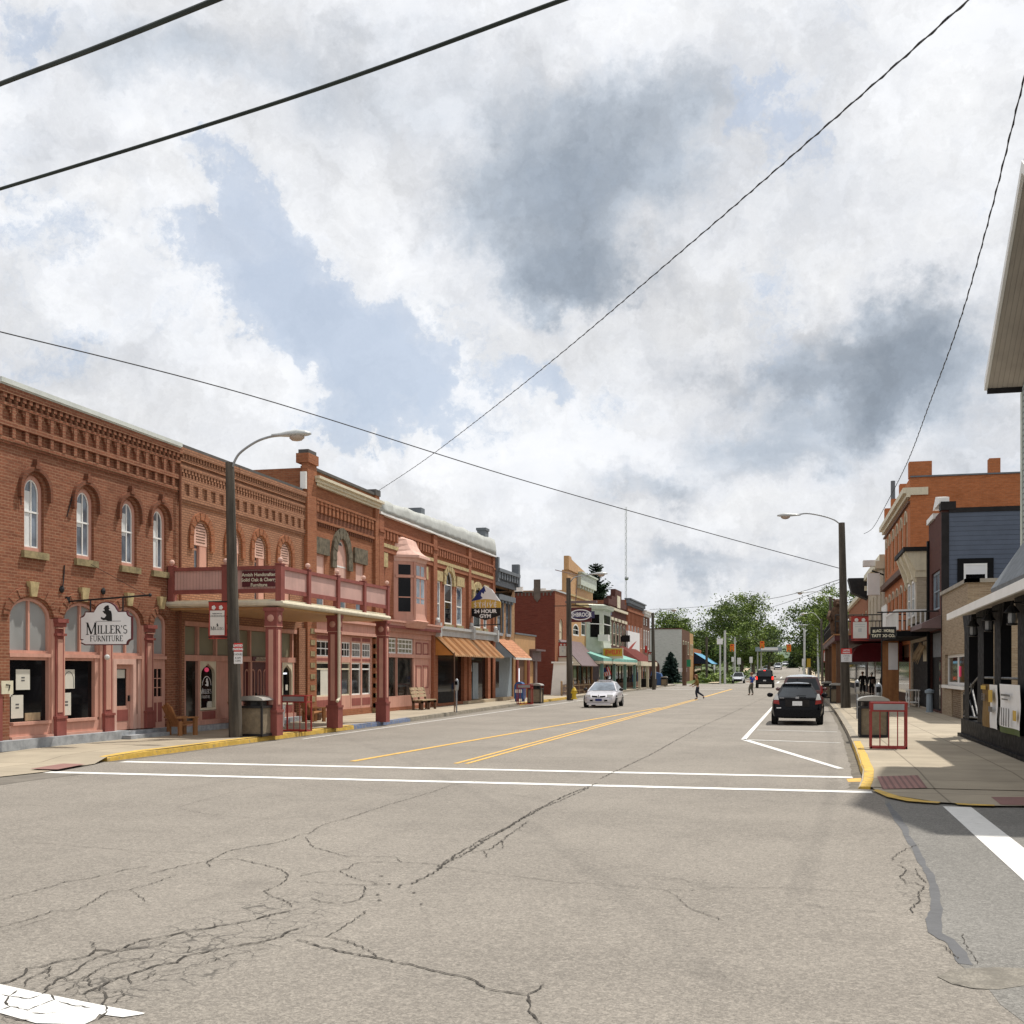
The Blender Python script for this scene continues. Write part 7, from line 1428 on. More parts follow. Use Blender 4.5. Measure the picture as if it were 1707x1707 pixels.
def rack(label, x, y, w_=.78, h=1.08, d=.38):
    r = thing('newspaper_rack', label, 'rack', (x, y, .14), group='red newspaper racks'); m = MB()
    for a in (-w_/2, w_/2):
        for b_ in (-d/2, d/2): m.box(a-.02, a+.02, b_-.02, b_+.02, 0, h)
    m.box(-w_/2-.02, w_/2+.02, -d/2-.02, -d/2+.02, .0, .05); m.box(-w_/2-.02, w_/2+.02, d/2-.02, d/2+.02, .0, .05)
    for k in (.25, .5, .75): m.tube([(-w_/2+w_*k, -d/2, .04), (-w_/2+w_*k, -d/2, h-.2)], .014, 6)
    for a in (-w_/2, w_/2): m.box(a-.02, a+.02, -d/2, d/2, 0, .04); m.box(a-.02, a+.02, -d/2, d/2, h-.22, h-.18)
    m.box(-w_/2-.02, w_/2+.02, -d/2-.03, -d/2+.01, h-.22, h); m.build('frame', 'metal_red', r, local=True)
    m = MB(); m.box(-w_/2+.05, w_/2-.05, -d/2-.04, -d/2-.031, h-.18, h-.04); m.build('name_plate', 'metal_grey', r, local=True); m = MB(); m.box(-w_/2, w_/2, -d/2+.02, d/2, h-.03, h); m.build('top', 'metal_red', r, local=True)
    return r
q = rack('red tubular newspaper rack alone on the right pavement near the yellow kerb', 2.11, 27.9); dup(q, (-14.45, 31.5, .14), 'red newspaper rack under the balcony between its posts'); dup(q, (-14.1, 59.7, .14), 'red newspaper rack beside the blue letterbox')
def meter(label, x, y, s=1):
    r = thing('parking_meter', label, 'parking meter', (x, y, .14), group='parking meters'); m = MB(); m.tube([(0, 0, 0), (0, 0, .95)], .035, 8); m.build('post', 'metal_grey', r, local=True)
    m = MB(); m.lathe((0, 0, .95), [(.05, 0), (.085, .04), (.1, .2), (.105, .34), (.09, .44), (.05, .5), (.01, .52)], 10, 0, Matrix.Diagonal(Vector((1, .7, 1))).to_3x3()); m.build('head', 'metal_grey', r, local=True, smooth=True)
    m = MB(); m.box(-.06, .06, -.09, -.06, 1.2, 1.36); m.build('dial_window', 'glass_dark', r, local=True); return r
q = meter('grey parking meter behind the near right litter bin', 2.28, 33.6); dup(q, (2.28, 44.8, .14), 'grey parking meter right of the black hatchback, before the right wooden pole'); dup(q, (-14.15, 47.1, .14), 'grey parking meter at the left kerb before the gym awning')
sp = thing('sign_post', 'thin brown signpost behind the left parking meter', 'post', (-14.4, 47.6, .14)); m = MB(); m.tube([(-14.4, 47.6, .14), (-14.4, 47.6, 2.75)], .025, 6); m.tube([(-14.3, 47.6, .14), (-14.36, 47.6, .55)], .02, 6); m.build('post', 'wood_dark', sp)
r = thing('letterbox', 'blue street letterbox near the shingled awning', 'letterbox', (-15.7, 65.2, .14)); m = MB(); m.box(-15.98, -15.42, 64.9, 65.5, .3, 1.0); pr = [(-.28, 1.0)]+[(-.28*math.cos(t), 1.0+.3*math.sin(t)) for t in [math.pi*k/8 for k in range(9)]]; m.loft([[(-15.7+a, y, z) for a, z in pr] for y in (64.9, 65.5)]); m.build('body', 'mail_blue', r); m = MB(); m.box(-15.9, -15.5, 64.88, 64.9, .65, .85); m.build('label_plate', 'sign_white', r)
for a in (-15.9, -15.5):
    for b_ in (65., 65.4): m = MB(); m.box(a-.04, a+.04, b_-.04, b_+.04, .13, .3); m.build('leg', 'mail_blue', r)
hx, hy = gnd(957, 1165.5, .14); r = thing('fire_hydrant', 'yellow fire hydrant at the left kerb by the wooden pole', 'hydrant', (hx, hy, .14)); m = MB(); m.lathe((hx, hy, .14), [(.2, 0), (.2, .06), (.14, .08), (.13, .5), (.17, .52), (.17, .57), (.14, .6), (.1, .7), (.04, .74), (.04, .8), (.01, .8)], 12); m.build('barrel', 'hydrant_yellow', r)
for dx, dy in ((.2, 0), (-.2, 0), (0, -.2)): m = MB(); m.tube([(hx, hy, .56), (hx+dx, hy+dy, .56)], .06, 8); m.build('nozzle', 'hydrant_yellow', r)
# bench, deck chairs, barrel
r = thing('park_bench', 'weathered grey timber bench against the pink shopfront', 'bench', (-16.75, 50.6, .14)); by0, by1 = 49.6, 51.7
m = MB()
for k in range(3): m.box(-17.0+k*.17, -16.86+k*.17, by0, by1, .56, .61)
m.build('seat', 'wood_bench', r); m = MB()
for k in range(3): m.hexa([(-17.06-.04*k, by0, .72+k*.16), (-17.02-.04*k, by0, .72+k*.16), (-17.02-.04*k, by1, .72+k*.16), (-17.06-.04*k, by1, .72+k*.16), (-17.1-.04*k, by0, .85+k*.16), (-17.06-.04*k, by0, .85+k*.16), (-17.06-.04*k, by1, .85+k*.16), (-17.1-.04*k, by1, .85+k*.16)])
m.build('backrest', 'wood_bench', r)
for y in (by0+.1, (by0+by1)/2, by1-.1): m = MB(); m.box(-17.05, -16.95, y-.05, y+.05, .14, .56); m.box(-16.62, -16.52, y-.05, y+.05, .14, .56); m.box(-17.05, -16.52, y-.05, y+.05, .46, .56); m.hexa([(-17.06, y-.04, .5), (-16.98, y-.04, .5), (-16.98, y+.04, .5), (-17.06, y+.04, .5), (-17.2, y-.04, 1.2), (-17.14, y-.04, 1.2), (-17.14, y+.04, 1.2), (-17.2, y+.04, 1.2)]); m.build('leg', 'wood_dark', r)
def dchair(label, x, y, rz):
    r = thing('deck_chair', label, 'chair', (x, y, .14), rz, group='log deck chairs by the shopfronts'); r.scale = (.8, .8, .8); m = MB(); m.hexa([(-.32, -.3, .30), (.32, -.3, .30), (.32, .35, .42), (-.32, .35, .42), (-.32, -.3, .35), (.32, -.3, .35), (.32, .35, .47), (-.32, .35, .47)]); m.build('seat', 'wood_warm', r, local=True)
    m = MB()
    for k in range(5): a = -.3+k*.122; h = 1.02+.06*(2-abs(k-2)); m.hexa([(a, -.26, .3), (a+.11, -.26, .3), (a+.11, -.2, .3), (a, -.2, .3), (a, -.26-.36, h), (a+.11, -.26-.36, h), (a+.11, -.2-.36, h), (a, -.2-.36, h)])
    m.build('backrest', 'wood_warm', r, local=True)
    for sx in (-.36, .36): m = MB(); m.box(sx-.06, sx+.06, .25, .38, 0, .6); m.build('leg', 'wood_warm', r, local=True); m = MB(); m.box(sx-.05, sx+.05, -.35, -.22, 0, .5); m.build('leg', 'wood_warm', r, local=True); m = MB(); m.box(sx-.07, sx+.07, -.45, .42, .6, .65); m.build('armrest', 'wood_warm', r, local=True)
    return r
q = dchair('warm brown log deck chair in front of the red brick corner building', -16.75, 28.9, -.5); dup(q, (-16.85, 32.9, .14), 'warm brown log deck chair half hidden behind the balcony pole', -.6); dup(q, (-16.6, 37.6, .14), 'warm brown log deck chair behind the red rack under the balcony', -.6)
r = thing('barrel_planter', 'half barrel planter at the stone pier under the balcony', 'planter', (-17.05, 38.7, .14)); m = MB(); m.lathe((-17.05, 38.7, .14), [(.24, 0), (.3, .2), (.28, .42), (.24, .42), (.22, .34)], 12); m.build('barrel', 'wood_dark', r)
r = thing('white_pail', 'white plastic pail standing behind the red rack under the balcony', 'pail', (-16.2, 33.9, .14)); m = MB(); m.lathe((-16.2, 33.9, .14), [(.2, 0), (.24, .7), (.26, .72), (.2, .72)], 12); m.build('body', 'white_paint', r)
# picket fence and flag by the timber shop
r = thing('picket_fence', 'short weathered picket fence before the brown timber shopfront', 'fence', (-16.3, 86, .14)); fy0, fy1 = 80.5, 96.
for k in range(8): y = fy0+(fy1-fy0)*k/7; m = MB(); m.box(-16.36, -16.24, y-.07, y+.07, .14, 1.05); m.lathe((-16.3, y, 1.05), [(.05, 0), (.09, .06), (.06, .14), (.01, .18)], 8); m.build('post', 'fence_wood', r)
m = MB(); m.box(-16.33, -16.27, fy0, fy1, .78, .86); m.box(-16.33, -16.27, fy0, fy1, .4, .47); m.build('rail', 'fence_wood', r)
m = MB()
for k in range(60): y = fy0+(fy1-fy0)*(k+.5)/60; m.box(-16.31, -16.29, y-.05, y+.05, .22, .95)
m.build('picket', 'wood_dark', r)
r = thing('flag', 'small striped flag leaning above the silver car roof', 'flag', (-15.2, 97, 1.)); fp = Vector((onY(1010.5, 1140, 97)[0], 97, 1.0)); m = MB(); tp_ = Vector((onY(1004, 1116, 97)[0], 97, onY(1004, 1116, 97)[1])); m.tube([fp, fp+(tp_-fp)*1.0], .02, 6); m.build('staff', 'wood_bench', r)
m = MB(); d = (tp_-fp).normalized(); e = Vector((d.z, 0, -d.x))
for k in range(7):
    a = fp+d*(.45)+e*(.09*k); n_ = 4
    for i in range(n_): p0, p1 = a+d*(.18*i)+Vector((0, .04*math.sin(i+k), 0)), a+d*(.18*(i+1))+Vector((0, .04*math.sin(i+1+k), 0)); m.face([p0, p1, p1+e*.09, p0+e*.09], 2 if i > 1 and k < 4 else k % 2)
m.build('cloth', ['sign_red', 'sign_white', 'sign_blue'], r)
r = thing('planter_box', 'dark planter box before the far red porch', 'planter', (-16.2, 128, .14)); m = MB(); m.box(-16.8, -15.6, 126.5, 129.5, .14, 1.05); m.build('box', 'bin_black', r)
r = thing('planter_box', 'round dark planter pot right of the dark planter box, far left', 'planter', (-14.9, 124, .14)); m = MB(); m.lathe((-15.0, 124, .14), [(.4, 0), (.5, .9), (.4, .9)], 12); m.ball((-15., 124, 1.2), .3); m.build('box', 'bin_black', r)
r = thing('blue_cover', 'blue tarpaulin covered stand behind the far left lamp pole', 'stand', (-16, 140, .14)); m = MB(); m.hexa([(-17.4, 139, .14), (-15.4, 139, .14), (-15.4, 141, .14), (-17.4, 141, .14), (-17, 139.3, 1.9), (-15.9, 139.3, 1.6), (-15.9, 140.7, 1.6), (-17, 140.7, 1.9)]); m.build('cover', 'mail_blue', r)
# ------------------------------------------------------------------ vehicles
def car(name, label, loc, rz, L, W_, H_, paint, st, gh, wheels, wr=.31, cat='car', roofm=None, gls='glass_car', lo=.2, rail=False):
    """st: (y, ztop, halfwidth) stations front->rear in local y (front = +); gh: (A,B,C,D y of screen base/top, rear top/base, roof half width)"""
    r = thing(name, label, cat, loc, rz); m = MB(); rings = []
    for i, (y, zt_, hw) in enumerate(st):
        e = i in (0, len(st)-1); zb = lo+(.12 if e else 0); c = .015
        half = [(0, zb), (hw*.8, zb), (hw*.95, zb+.05), (hw, zb+(zt_-zb)*.35), (hw*.995, zb+(zt_-zb)*.62), (hw*.95, zt_-.05), (hw*.86, zt_), (hw*.45, zt_+c), (0, zt_+c*1.6)]
        rings.append([(x, y, z) for x, z in half]+[(-x, y, z) for x, z in half[-2:0:-1]])
    m.loft(rings); body = m.build('body', paint, r, smooth=True, local=True, sub=2)
    A, B, C_, D, rw, bw, zA, zD = gh; zr = H_
    P = lambda x, y, z: Vector((x, y, z))
    cab, gl = MB(), MB()
    def pane(q, i, bd=None, gd=None, off=.012):
        q = [Vector(p) for p in q]; c = sum(q, Vector())/len(q); inn = [p+(c-p).normalized()*min(i*1.25, (c-p).length*.5) for p in q]; n = len(q)
        nn = (q[1]-q[0]).cross(q[2]-q[0]).normalized(); nn = nn if nn.dot(c-Vector((0, (B+C_)/2, zr*.6))) > 0 else -nn
        for k in range(n): j = (k+1) % n; (bd or cab).face([q[k], q[j], inn[j], inn[k]])
        (gd or gl).face([p+nn*off*.3 for p in inn])
    ws = MB(); rw_ = MB(); sw = MB()
    zm = zr-.04
    pane([P(-bw, A, zA), P(bw, A, zA), P(rw, B, zm), P(-rw, B, zm)], .06, gd=ws); pane([P(-bw*.97, D, zD), P(bw*.97, D, zD), P(rw, C_, zm), P(-rw, C_, zm)], .09, gd=rw_)
    mid = (B+C_)/2-.05; zb_ = (zA+zD)/2
    for s_ in (-1, 1):
        pane([P(s_*bw, A, zA), P(s_*bw, mid, zb_), P(s_*rw, mid, zm), P(s_*rw, B, zm)], .06, gd=sw); pane([P(s_*bw, mid, zb_), P(s_*bw*.97, D, zD), P(s_*rw, C_, zm), P(s_*rw, mid, zm)], .07, gd=sw)
    # pillars skirt down into the body and the crowned roof
    for a, b_ in ((P(-bw, A, zA), P(bw, A, zA)), (P(-bw*.97, D, zD), P(bw*.97, D, zD))): cab.face([a, b_, b_-Vector((0, 0, .15)), a-Vector((0, 0, .15))])
    rr = []
    for k in range(6):
        t = k/5; y = B+(C_-B)*t; cr = (.1 if roofm == 'car_pale' else .045)*math.sin(math.pi*min(max(t, .0), 1))**.5; rr.append([P(-rw, y, zm), P(-rw*.75, y, zm+.025+cr*.6), P(0, y, zm+.035+cr), P(rw*.75, y, zm+.025+cr*.6), P(rw, y, zm)])
    rf = MB(); rf.loft(rr, closed=False, caps=False); cab.build('cabin', paint, r, local=True); rf.build('roof', roofm or paint, r, local=True, smooth=True)
    ws.build('windscreen', gls, r, local=True); rw_.build('rear_window', gls, r, local=True); sw.build('side_window', 'glass_car', r, local=True)
    hwm = max(s_[2] for s_ in st)
    for y in wheels:
        for s_ in (-1, 1):
            R = Matrix(((0, 0, 1), (1, 0, 0), (0, 1, 0))); t = MB(); t.lathe((s_*(hwm-.10), y, wr), [(wr*.6, -.1), (wr*.93, -.11), (wr, -.07), (wr, .07), (wr*.93, .11), (wr*.6, .1)], 20, 0, R); w_ = t.build('wheel', 'rubber', r, local=True)
            t = MB(); t.lathe((s_*(hwm-.10), y, wr), [(wr*.1, -.112), (wr*.58, -.105), (wr*.62, -.09), (wr*.62, .09), (wr*.58, .105), (wr*.1, .112)], 14, 0, R); t.build('rim', 'rim', w_, local=True)
            t = MB(); t.lathe((s_*(hwm-.02), y, wr+.02), [(wr*1.0, -.012), (wr*1.13, -.008), (wr*1.13, .008), (wr*1.0, .012)], 20, 0, R); t.build('wheel_arch', 'black_paint', r, local=True)
    for s_ in (-1, 1): t = MB(); t.ball((s_*(hwm+.1), A-.45, zA+.08), .12, sc=(1, .55, .75)); t.build('wing_mirror', paint if paint != 'car_silver' else 'bin_black', r, local=True, smooth=True)
    return r, hwm
def cb(r, name, x0, x1, y0, y1, z0, z1, m): q = MB(); q.box(x0, x1, y0, y1, z0, z1); return q.build(name, m, r, local=True)
def lampq(r, name, pts, m, th=.03, dirn=-1):   # a quad lamp lens standing proud, pts (x,z) mirrored on both sides
    for s_ in (-1, 1):
        q = MB(); a = [(s_*x, y, z) for x, y, z in pts]; b_ = [(s_*x, y+dirn*th, z) for x, y, z in pts]; q.tess([a]); q.tess([b_]); n = len(a)
        for k in range(n): j = (k+1) % n; q.face([a[k], a[j], b_[j], b_[k]])
        q.build(name, m, r, local=True)
# black hatchback seen from behind
hx0 = onY(1329, 1200, 42.)[0]
r, hw = car('parked_car', 'black hatchback parked by the right kerb, seen from behind', (hx0, 44.0, 0), 0, 4.1, 1.8, 1.49, 'car_black', [(2.02, .62, .62), (1.85, .76, .78), (1.3, .9, .86), (.7, .98, .89), (-.6, 1.0, .9), (-1.5, 1.0, .9), (-1.88, .98, .87), (-2.0, .86, .82), (-2.04, .5, .80)], (.95, -.05, -1.05, -1.97, .53, .80, .95, .97), (1.25, -1.25), .30, roofm='car_gloss', lo=.24)
lampq(r, 'tail_lamp', [(.62, -1.985, .74), (.84, -1.93, .78), (.82, -1.93, .90), (.64, -1.985, .89)], 'lamp_tail', .04); lampq(r, 'tail_lamp_upper', [(.64, -1.985, .90), (.82, -1.93, .91), (.76, -1.90, 1.12), (.69, -1.95, 1.12)], 'lamp_clear', .04)
pl = cb(r, 'number_plate', -.17, .17, -2.075, -2.055, .70, .86, 'sign_white'); cb(r, 'plate_recess', -.42, .42, -2.055, -2.03, .66, .92, 'charcoal'); cb(r, 'bumper', -.80, .80, -2.10, -2.0, .30, .55, 'car_black'); cb(r, 'badge', -.06, .06, -2.04, -2.01, .95, 1.02, 'rim'); cb(r, 'sticker', -.72, -.56, -2.08, -2.05, .60, .635, 'sign_white'); cb(r, 'emblem', -.62, -.46, -2.02, -2.0, .96, .985, 'rim')
FPl = Fr((hx0, 44.0-2.078, 0), (1, 0, 0), (0, -1, 0)); text('GKD 4172', .07, FPl, 0, .775, 0., 'letter_grey', pl) if False else None
t = MB(); t.tube([(0, -1.0, 1.56), (0, -1.12, 1.66)], .012, 5); t.build('aerial', 'black_paint', r, local=True); cb(r, 'spoiler', -.50, .50, -1.18, -.98, 1.46, 1.485, 'car_gloss'); cb(r, 'rear_wiper', -.02, .3, -1.9, -1.88, 1.04, 1.06, 'black_paint')
# maroon van beyond it
vx = onY(1337, 1150, 49.6)[0]
r, hw = car('parked_car', 'dark red minivan with a pale roof parked ahead of the black hatchback', (vx, 53.4, 0), 0, 4.6, 1.85, 1.70, 'car_maroon', [(2.3, .66, .7), (2.1, .85, .85), (1.3, 1.0, .92), (.5, 1.06, .94), (-1.5, 1.08, .94), (-2.15, 1.06, .92), (-2.28, .8, .88), (-2.3, .5, .85)], (1.2, .3, -1.95, -2.2, .68, .9, 1.02, 1.08), (1.4, -1.4), .33, roofm='car_pale', lo=.25)
lampq(r, 'tail_lamp', [(.76, -2.22, .9), (.9, -2.2, .9), (.86, -2.18, 1.3), (.78, -2.2, 1.3)], 'lamp_tail', .04)
# silver coupe coming towards us
sx, sy = -10.03, 61.2
r, hw = car('moving_car', 'silver coupe driving towards the camera in the left lane', (sx, sy, 0), math.pi+.03, 4.6, 1.72, 1.37, 'car_silver', [(2.28, .5, .55), (2.2, .60, .72), (1.9, .70, .82), (1.2, .80, .86), (.6, .88, .87), (-.8, .92, .87), (-1.6, .93, .85), (-2.1, .88, .8), (-2.26, .6, .74)], (.85, -.1, -1.0, -1.75, .54, .80, .86, .92), (1.42, -1.2), .30, gls='glass_sky')
lampq(r, 'headlight', [(.42, 2.215, .58), (.72, 2.12, .58), (.74, 2.08, .69), (.44, 2.17, .70)], 'lamp_clear', .05, 1); lampq(r, 'grille', [(.06, 2.27, .55), (.36, 2.24, .57), (.36, 2.22, .65), (.06, 2.25, .63)], 'black_paint', .02, 1); lampq(r, 'fog_vent', [(.30, 2.29, .34), (.60, 2.20, .36), (.60, 2.20, .43), (.30, 2.29, .43)], 'black_paint', .02, 1)
cb(r, 'number_plate', -.17, .17, 2.29, 2.32, .36, .48, 'sign_blue'); cb(r, 'badge', -.035, .035, 2.27, 2.30, .53, .68, 'rim'); cb(r, 'bumper_lip', -.62, .62, 2.1, 2.26, .16, .26, 'car_silver'); cb(r, 'roof_hatch', -.36, .36, -.9, -.25, 1.40, 1.44, 'car_silver'); cb(r, 'side_moulding', .855, .885, -1.9, 1.9, .52, .56, 'metal_pale'); cb(r, 'side_moulding', -.885, -.855, -1.9, 1.9, .52, .56, 'metal_pale'); cb(r, 'wiper', -.6, .5, .93, .97, .88, .9, 'black_paint')
# black pickup with brake lights
px_ = onY(1274.5, 1140, 130.)[0]
r, hw = car('moving_car', 'black pickup truck with lit red brake lights driving away', (px_, 132.8, 0), 0, 5.5, 2.0, 2.02, 'car_black', [(2.7, .9, .8), (2.5, 1.12, .95), (1.4, 1.2, .98), (0, 1.25, .99), (-1.5, 1.3, .99), (-2.55, 1.3, .98), (-2.7, 1.0, .95), (-2.75, .6, .9)], (1.2, .5, -2.4, -2.66, .78, .95, 1.2, 1.28), (1.7, -1.7), .42, cat='truck', lo=.42)
lampq(r, 'tail_lamp', [(.78, -2.72, .95), (.95, -2.68, .95), (.95, -2.66, 1.3), (.8, -2.7, 1.3)], 'lamp_red', .05); cb(r, 'high_brake_lamp', -.12, .12, -2.5, -2.44, 1.93, 2.0, 'lamp_red'); cb(r, 'number_plate', -.16, .16, -2.79, -2.76, .78, .92, 'sign_white'); cb(r, 'bumper', -.9, .9, -2.86, -2.74, .55, .74, 'bin_black')
# small cars farther on
for lb, px, Y, rz, pm, h in (('pale grey car with a dark front coming on, beyond the crossing', 1230, 172, math.pi, 'car_pale', 1.65), ('white topped car far up the road before the trees', 1278, 262, math.pi, 'car_pale', 1.6), ('pale van far up the road right of the black pickup', 1296.5, 285, math.pi, 'car_pale', 1.7), ('tiny pale car at the far right of the rising road', 1309, 310, math.pi, 'car_pale', 1.45)):
    r, hw = car('distant_car', lb, (onY(px, 1130, Y)[0], Y+2, zt(Y+2)), rz, 4.5, 1.8, h, pm, [(2.25, .6, .65), (2.1, .8, .82), (1.2, .95, .9), (0, 1.0, .92), (-1.6, 1.0, .92), (-2.2, .95, .88), (-2.3, .6, .82)], (1.0, .2, -1.4, -2.0, .62, .85, .98, 1.0), (1.35, -1.35), .33, lo=.3)
    cb(r, 'grille', -.6, .6, 2.2, 2.3, .3, .62, 'black_paint'); lampq(r, 'headlight', [(.5, 2.18, .68), (.78, 2.1, .68), (.78, 2.08, .82), (.5, 2.16, .82)], 'lamp_clear', .05, 1)
# ------------------------------------------------------------------ people
def skin(name, verts, edges, m, par, lv=2, root_i=0):
    me = bpy.data.meshes.new(name); me.from_pydata([v[:3] for v in verts], edges, []); o = bpy.data.objects.new(name, me); COL.objects.link(o); o.parent = par
    sk = o.modifiers.new('skin', 'SKIN'); sk.use_smooth_shade = True; sk.branch_smoothing = .5
    for i, v in enumerate(verts):
        d = me.skin_vertices[0].data[i]; rr = v[3] if isinstance(v[3], tuple) else (v[3], v[3]); d.radius = rr; d.use_root = (i == root_i)
    s_ = o.modifiers.new('sub', 'SUBSURF'); s_.levels = s_.render_levels = lv
    me.materials.append(M[m]); return o
def person(label, loc, rz, s, J, shirt, trousers, hairm, shoe='cloth_black', long_hair=False, sleeve=True, coat=0., bag=None):
    r = thing('person', label, 'person', loc, rz); r.scale = (s*1.12, s*1.12, s)
    V = lambda k: Vector(J[k])
    body, ed = [], []
    def add(p, rad, prev=None): body.append((*p, rad)); i = len(body)-1; ed.append((prev, i)) if prev is not None else None; return i
    pel = add(V('pelvis'), (.10, .075)); wa = add(V('pelvis').lerp(V('chest'), .5), (.09, .07), pel); ch = add(V('chest'), (.11, .075), wa); nk = add(V('neck'), .05, ch); hd0 = add(V('neck').lerp(V('head'), .55), .065, nk); hd = add(V('head'), (.078, .095), hd0); add(V('head')+Vector((0, 0, .09)), .06, hd)
    for sd in 'LR':
        sh = add(V('sh'+sd), .038, ch); el = add(V('el'+sd), .03, sh); wr = add(V('wr'+sd), .026, el); d = (V('wr'+sd)-V('el'+sd)).normalized(); pm = add(V('wr'+sd)+d*.07, (.032, .018), wr)
        a = d.cross(Vector((1, 0, 0))); a = a.normalized() if a.length > .1 else Vector((0, 1, 0))
        for k, L in enumerate((.055, .07, .075, .065)): b0_ = V('wr'+sd)+d*.10+a*(k-1.5)*.02; i1 = add(b0_, .009, pm); add(b0_+d*L*.6+Vector((0, .012, 0)), .008, i1)
        t1 = add(V('wr'+sd)+d*.05+a*.04, .01, wr); add(V('wr'+sd)+d*.085+a*.055, .008, t1)
        hp = add(V('hip'+sd), .065, pel); kn = add(V('kn'+sd), .045, hp); an = add(V('an'+sd), .038, kn); add(V('to'+sd), .03, an)
    skin('body', body, ed, 'skin', r)
    b_, e_ = [], []
    def ad(p, rad, prev=None): b_.append((*p, rad)); i = len(b_)-1; e_.append((prev, i)) if prev is not None else None; return i
    p0 = ad(V('pelvis')+Vector((0, 0, -.02-coat)), (.155+coat*.1, .125)); p1 = ad(V('pelvis').lerp(V('chest'), .5), (.145, .115), p0); p2 = ad(V('chest'), (.20, .14), p1); ad(V('neck')+Vector((0, 0, -.03)), .06, p2)
    for sd in 'LR':
        s1 = ad(V('sh'+sd), .085, p2); s2 = ad(V('sh'+sd).lerp(V('el'+sd), .8 if not sleeve else 1), .066, s1)
        if sleeve: ad(V('wr'+sd), .05, s2)
    skin('shirt', b_, e_, shirt, r)
    b_, e_ = [], []; p0 = ad(V('pelvis')+Vector((0, 0, .05)), (.145, .115)); p1 = ad(V('pelvis')+Vector((0, 0, -.04)), (.145, .115), p0)
    for sd in 'LR': h = ad(V('hip'+sd)+Vector((0, 0, -.05)), .11, p1); k = ad(V('kn'+sd), .08, h); ad(V('an'+sd)+Vector((0, 0, .03)), .056, k)
    skin('trousers', b_, e_, trousers, r)
    for sd in 'LR': skin('shoe', [(*(V('an'+sd)+Vector((0, -.02, -.03))), .048), (*(V('to'+sd)), .042)], [(0, 1)], shoe, r, 1)
    m = MB(); H = V('head'); m.ball(H+Vector((0, -.02, .06)), .115, n=12, sc=(.9, 1.05, .95))
    if long_hair: m.ball(H+Vector((0, -.08, -.08)), .1, n=10, sc=(1, .7, 1.5))
    m.build('hair', hairm, r, local=True, smooth=True)
    m = MB()
    for x in (-.03, .03): m.ball(H+Vector((x, .092, .01)), .011, n=6)
    m.ball(H+Vector((0, .1, -.075)), .016, n=6, sc=(1.4, .5, .4)); m.build('face_feature', 'hair_brown', r, local=True); m = MB(); m.ball(H+Vector((0, .105, -.025)), .018, n=6, sc=(.8, 1, 1.3)); m.ball(H+Vector((.085, 0, 0)), .025, n=6, sc=(.4, .8, 1.2)); m.ball(H+Vector((-.085, 0, 0)), .025, n=6, sc=(.4, .8, 1.2)); m.build('nose_and_ears', 'skin', r, local=True)
    if bag: m = MB(); m.ball(bag, .17, n=10, sc=(1, .6, 1.2)); m.build('bag', 'cloth_bag', r, local=True, smooth=True)
    return r
def pose(**k):
    J = dict(pelvis=(0, 0, .93), chest=(0, .0, 1.30), neck=(0, .01, 1.46), head=(0, .03, 1.59), shL=(-.18, 0, 1.38), shR=(.18, 0, 1.38), elL=(-.23, -.02, 1.10), elR=(.23, -.02, 1.10), wrL=(-.24, .06, .86), wrR=(.24, .06, .86), hipL=(-.09, 0, .88), hipR=(.09, 0, .88), knL=(-.10, .02, .48), knR=(.10, .02, .48), anL=(-.10, 0, .09), anR=(.10, 0, .09), toL=(-.11, .14, .04), toR=(.11, .14, .04)); J.update(k); return J
walk = pose(chest=(0, .04, 1.30), neck=(0, .08, 1.46), head=(0, .12, 1.58), shL=(-.17, .05, 1.38), shR=(.17, .02, 1.38), elR=(.2, .12, 1.13), wrR=(.18, .36, 1.0), elL=(-.2, -.02, 1.12), wrL=(-.18, .22, .95), knL=(-.09, .10, .50), anL=(-.09, .04, .09), toL=(-.09, .19, .04), knR=(.09, -.02, .49), anR=(.09, -.38, .20), toR=(.09, -.34, .06))
x, y = gnd(1163, 1166); person('person in an olive top and dark leggings striding across the road to the left', (x, y, 0), math.pi/2+.15, .98, walk, 'cloth_olive', 'cloth_navy', 'hair_brown', long_hair=True)
st = pose(chest=(0, -.05, 1.30), neck=(0, -.02, 1.46), head=(0, .02, 1.59), knL=(-.1, .12, .49), anL=(-.1, .10, .09), toL=(-.1, .24, .04), knR=(.1, .05, .49), anR=(.1, -.05, .09), toR=(.1, .09, .04), wrR=(.2, .18, 1.0), wrL=(-.2, .16, 1.05), elL=(-.24, -.08, 1.12), elR=(.24, -.08, 1.12))
x, y = gnd(1253, 1159); person('person in a bright blue shirt and grey trousers standing in the road by the pickup', (x, y, 0), math.pi/2-.5, 1.04, st, 'cloth_blue', 'cloth_grey', 'hair_brown', sleeve=False)
w2_ = pose(knL=(-.09, .14, .5), anL=(-.09, .16, .09), toL=(-.09, .3, .04), anR=(.09, -.26, .12), toR=(.09, -.14, .04), knR=(.09, -.02, .48))
x, y = gnd(1438, 1157, .14); person('person in black with brown hair walking away on the right pavement, left of the pair', (x, y, .14), .1, 1.0, w2_, 'cloth_black', 'cloth_black', 'hair_brown', coat=.25)
x, y = gnd(1453, 1159, .14); person('person in black with white hair and a brown shoulder bag on the right pavement', (x, y, .14), -.1, .97, w2_, 'cloth_black', 'cloth_black', 'hair_white', coat=.3, bag=Vector((.12, -.2, 1.05)))
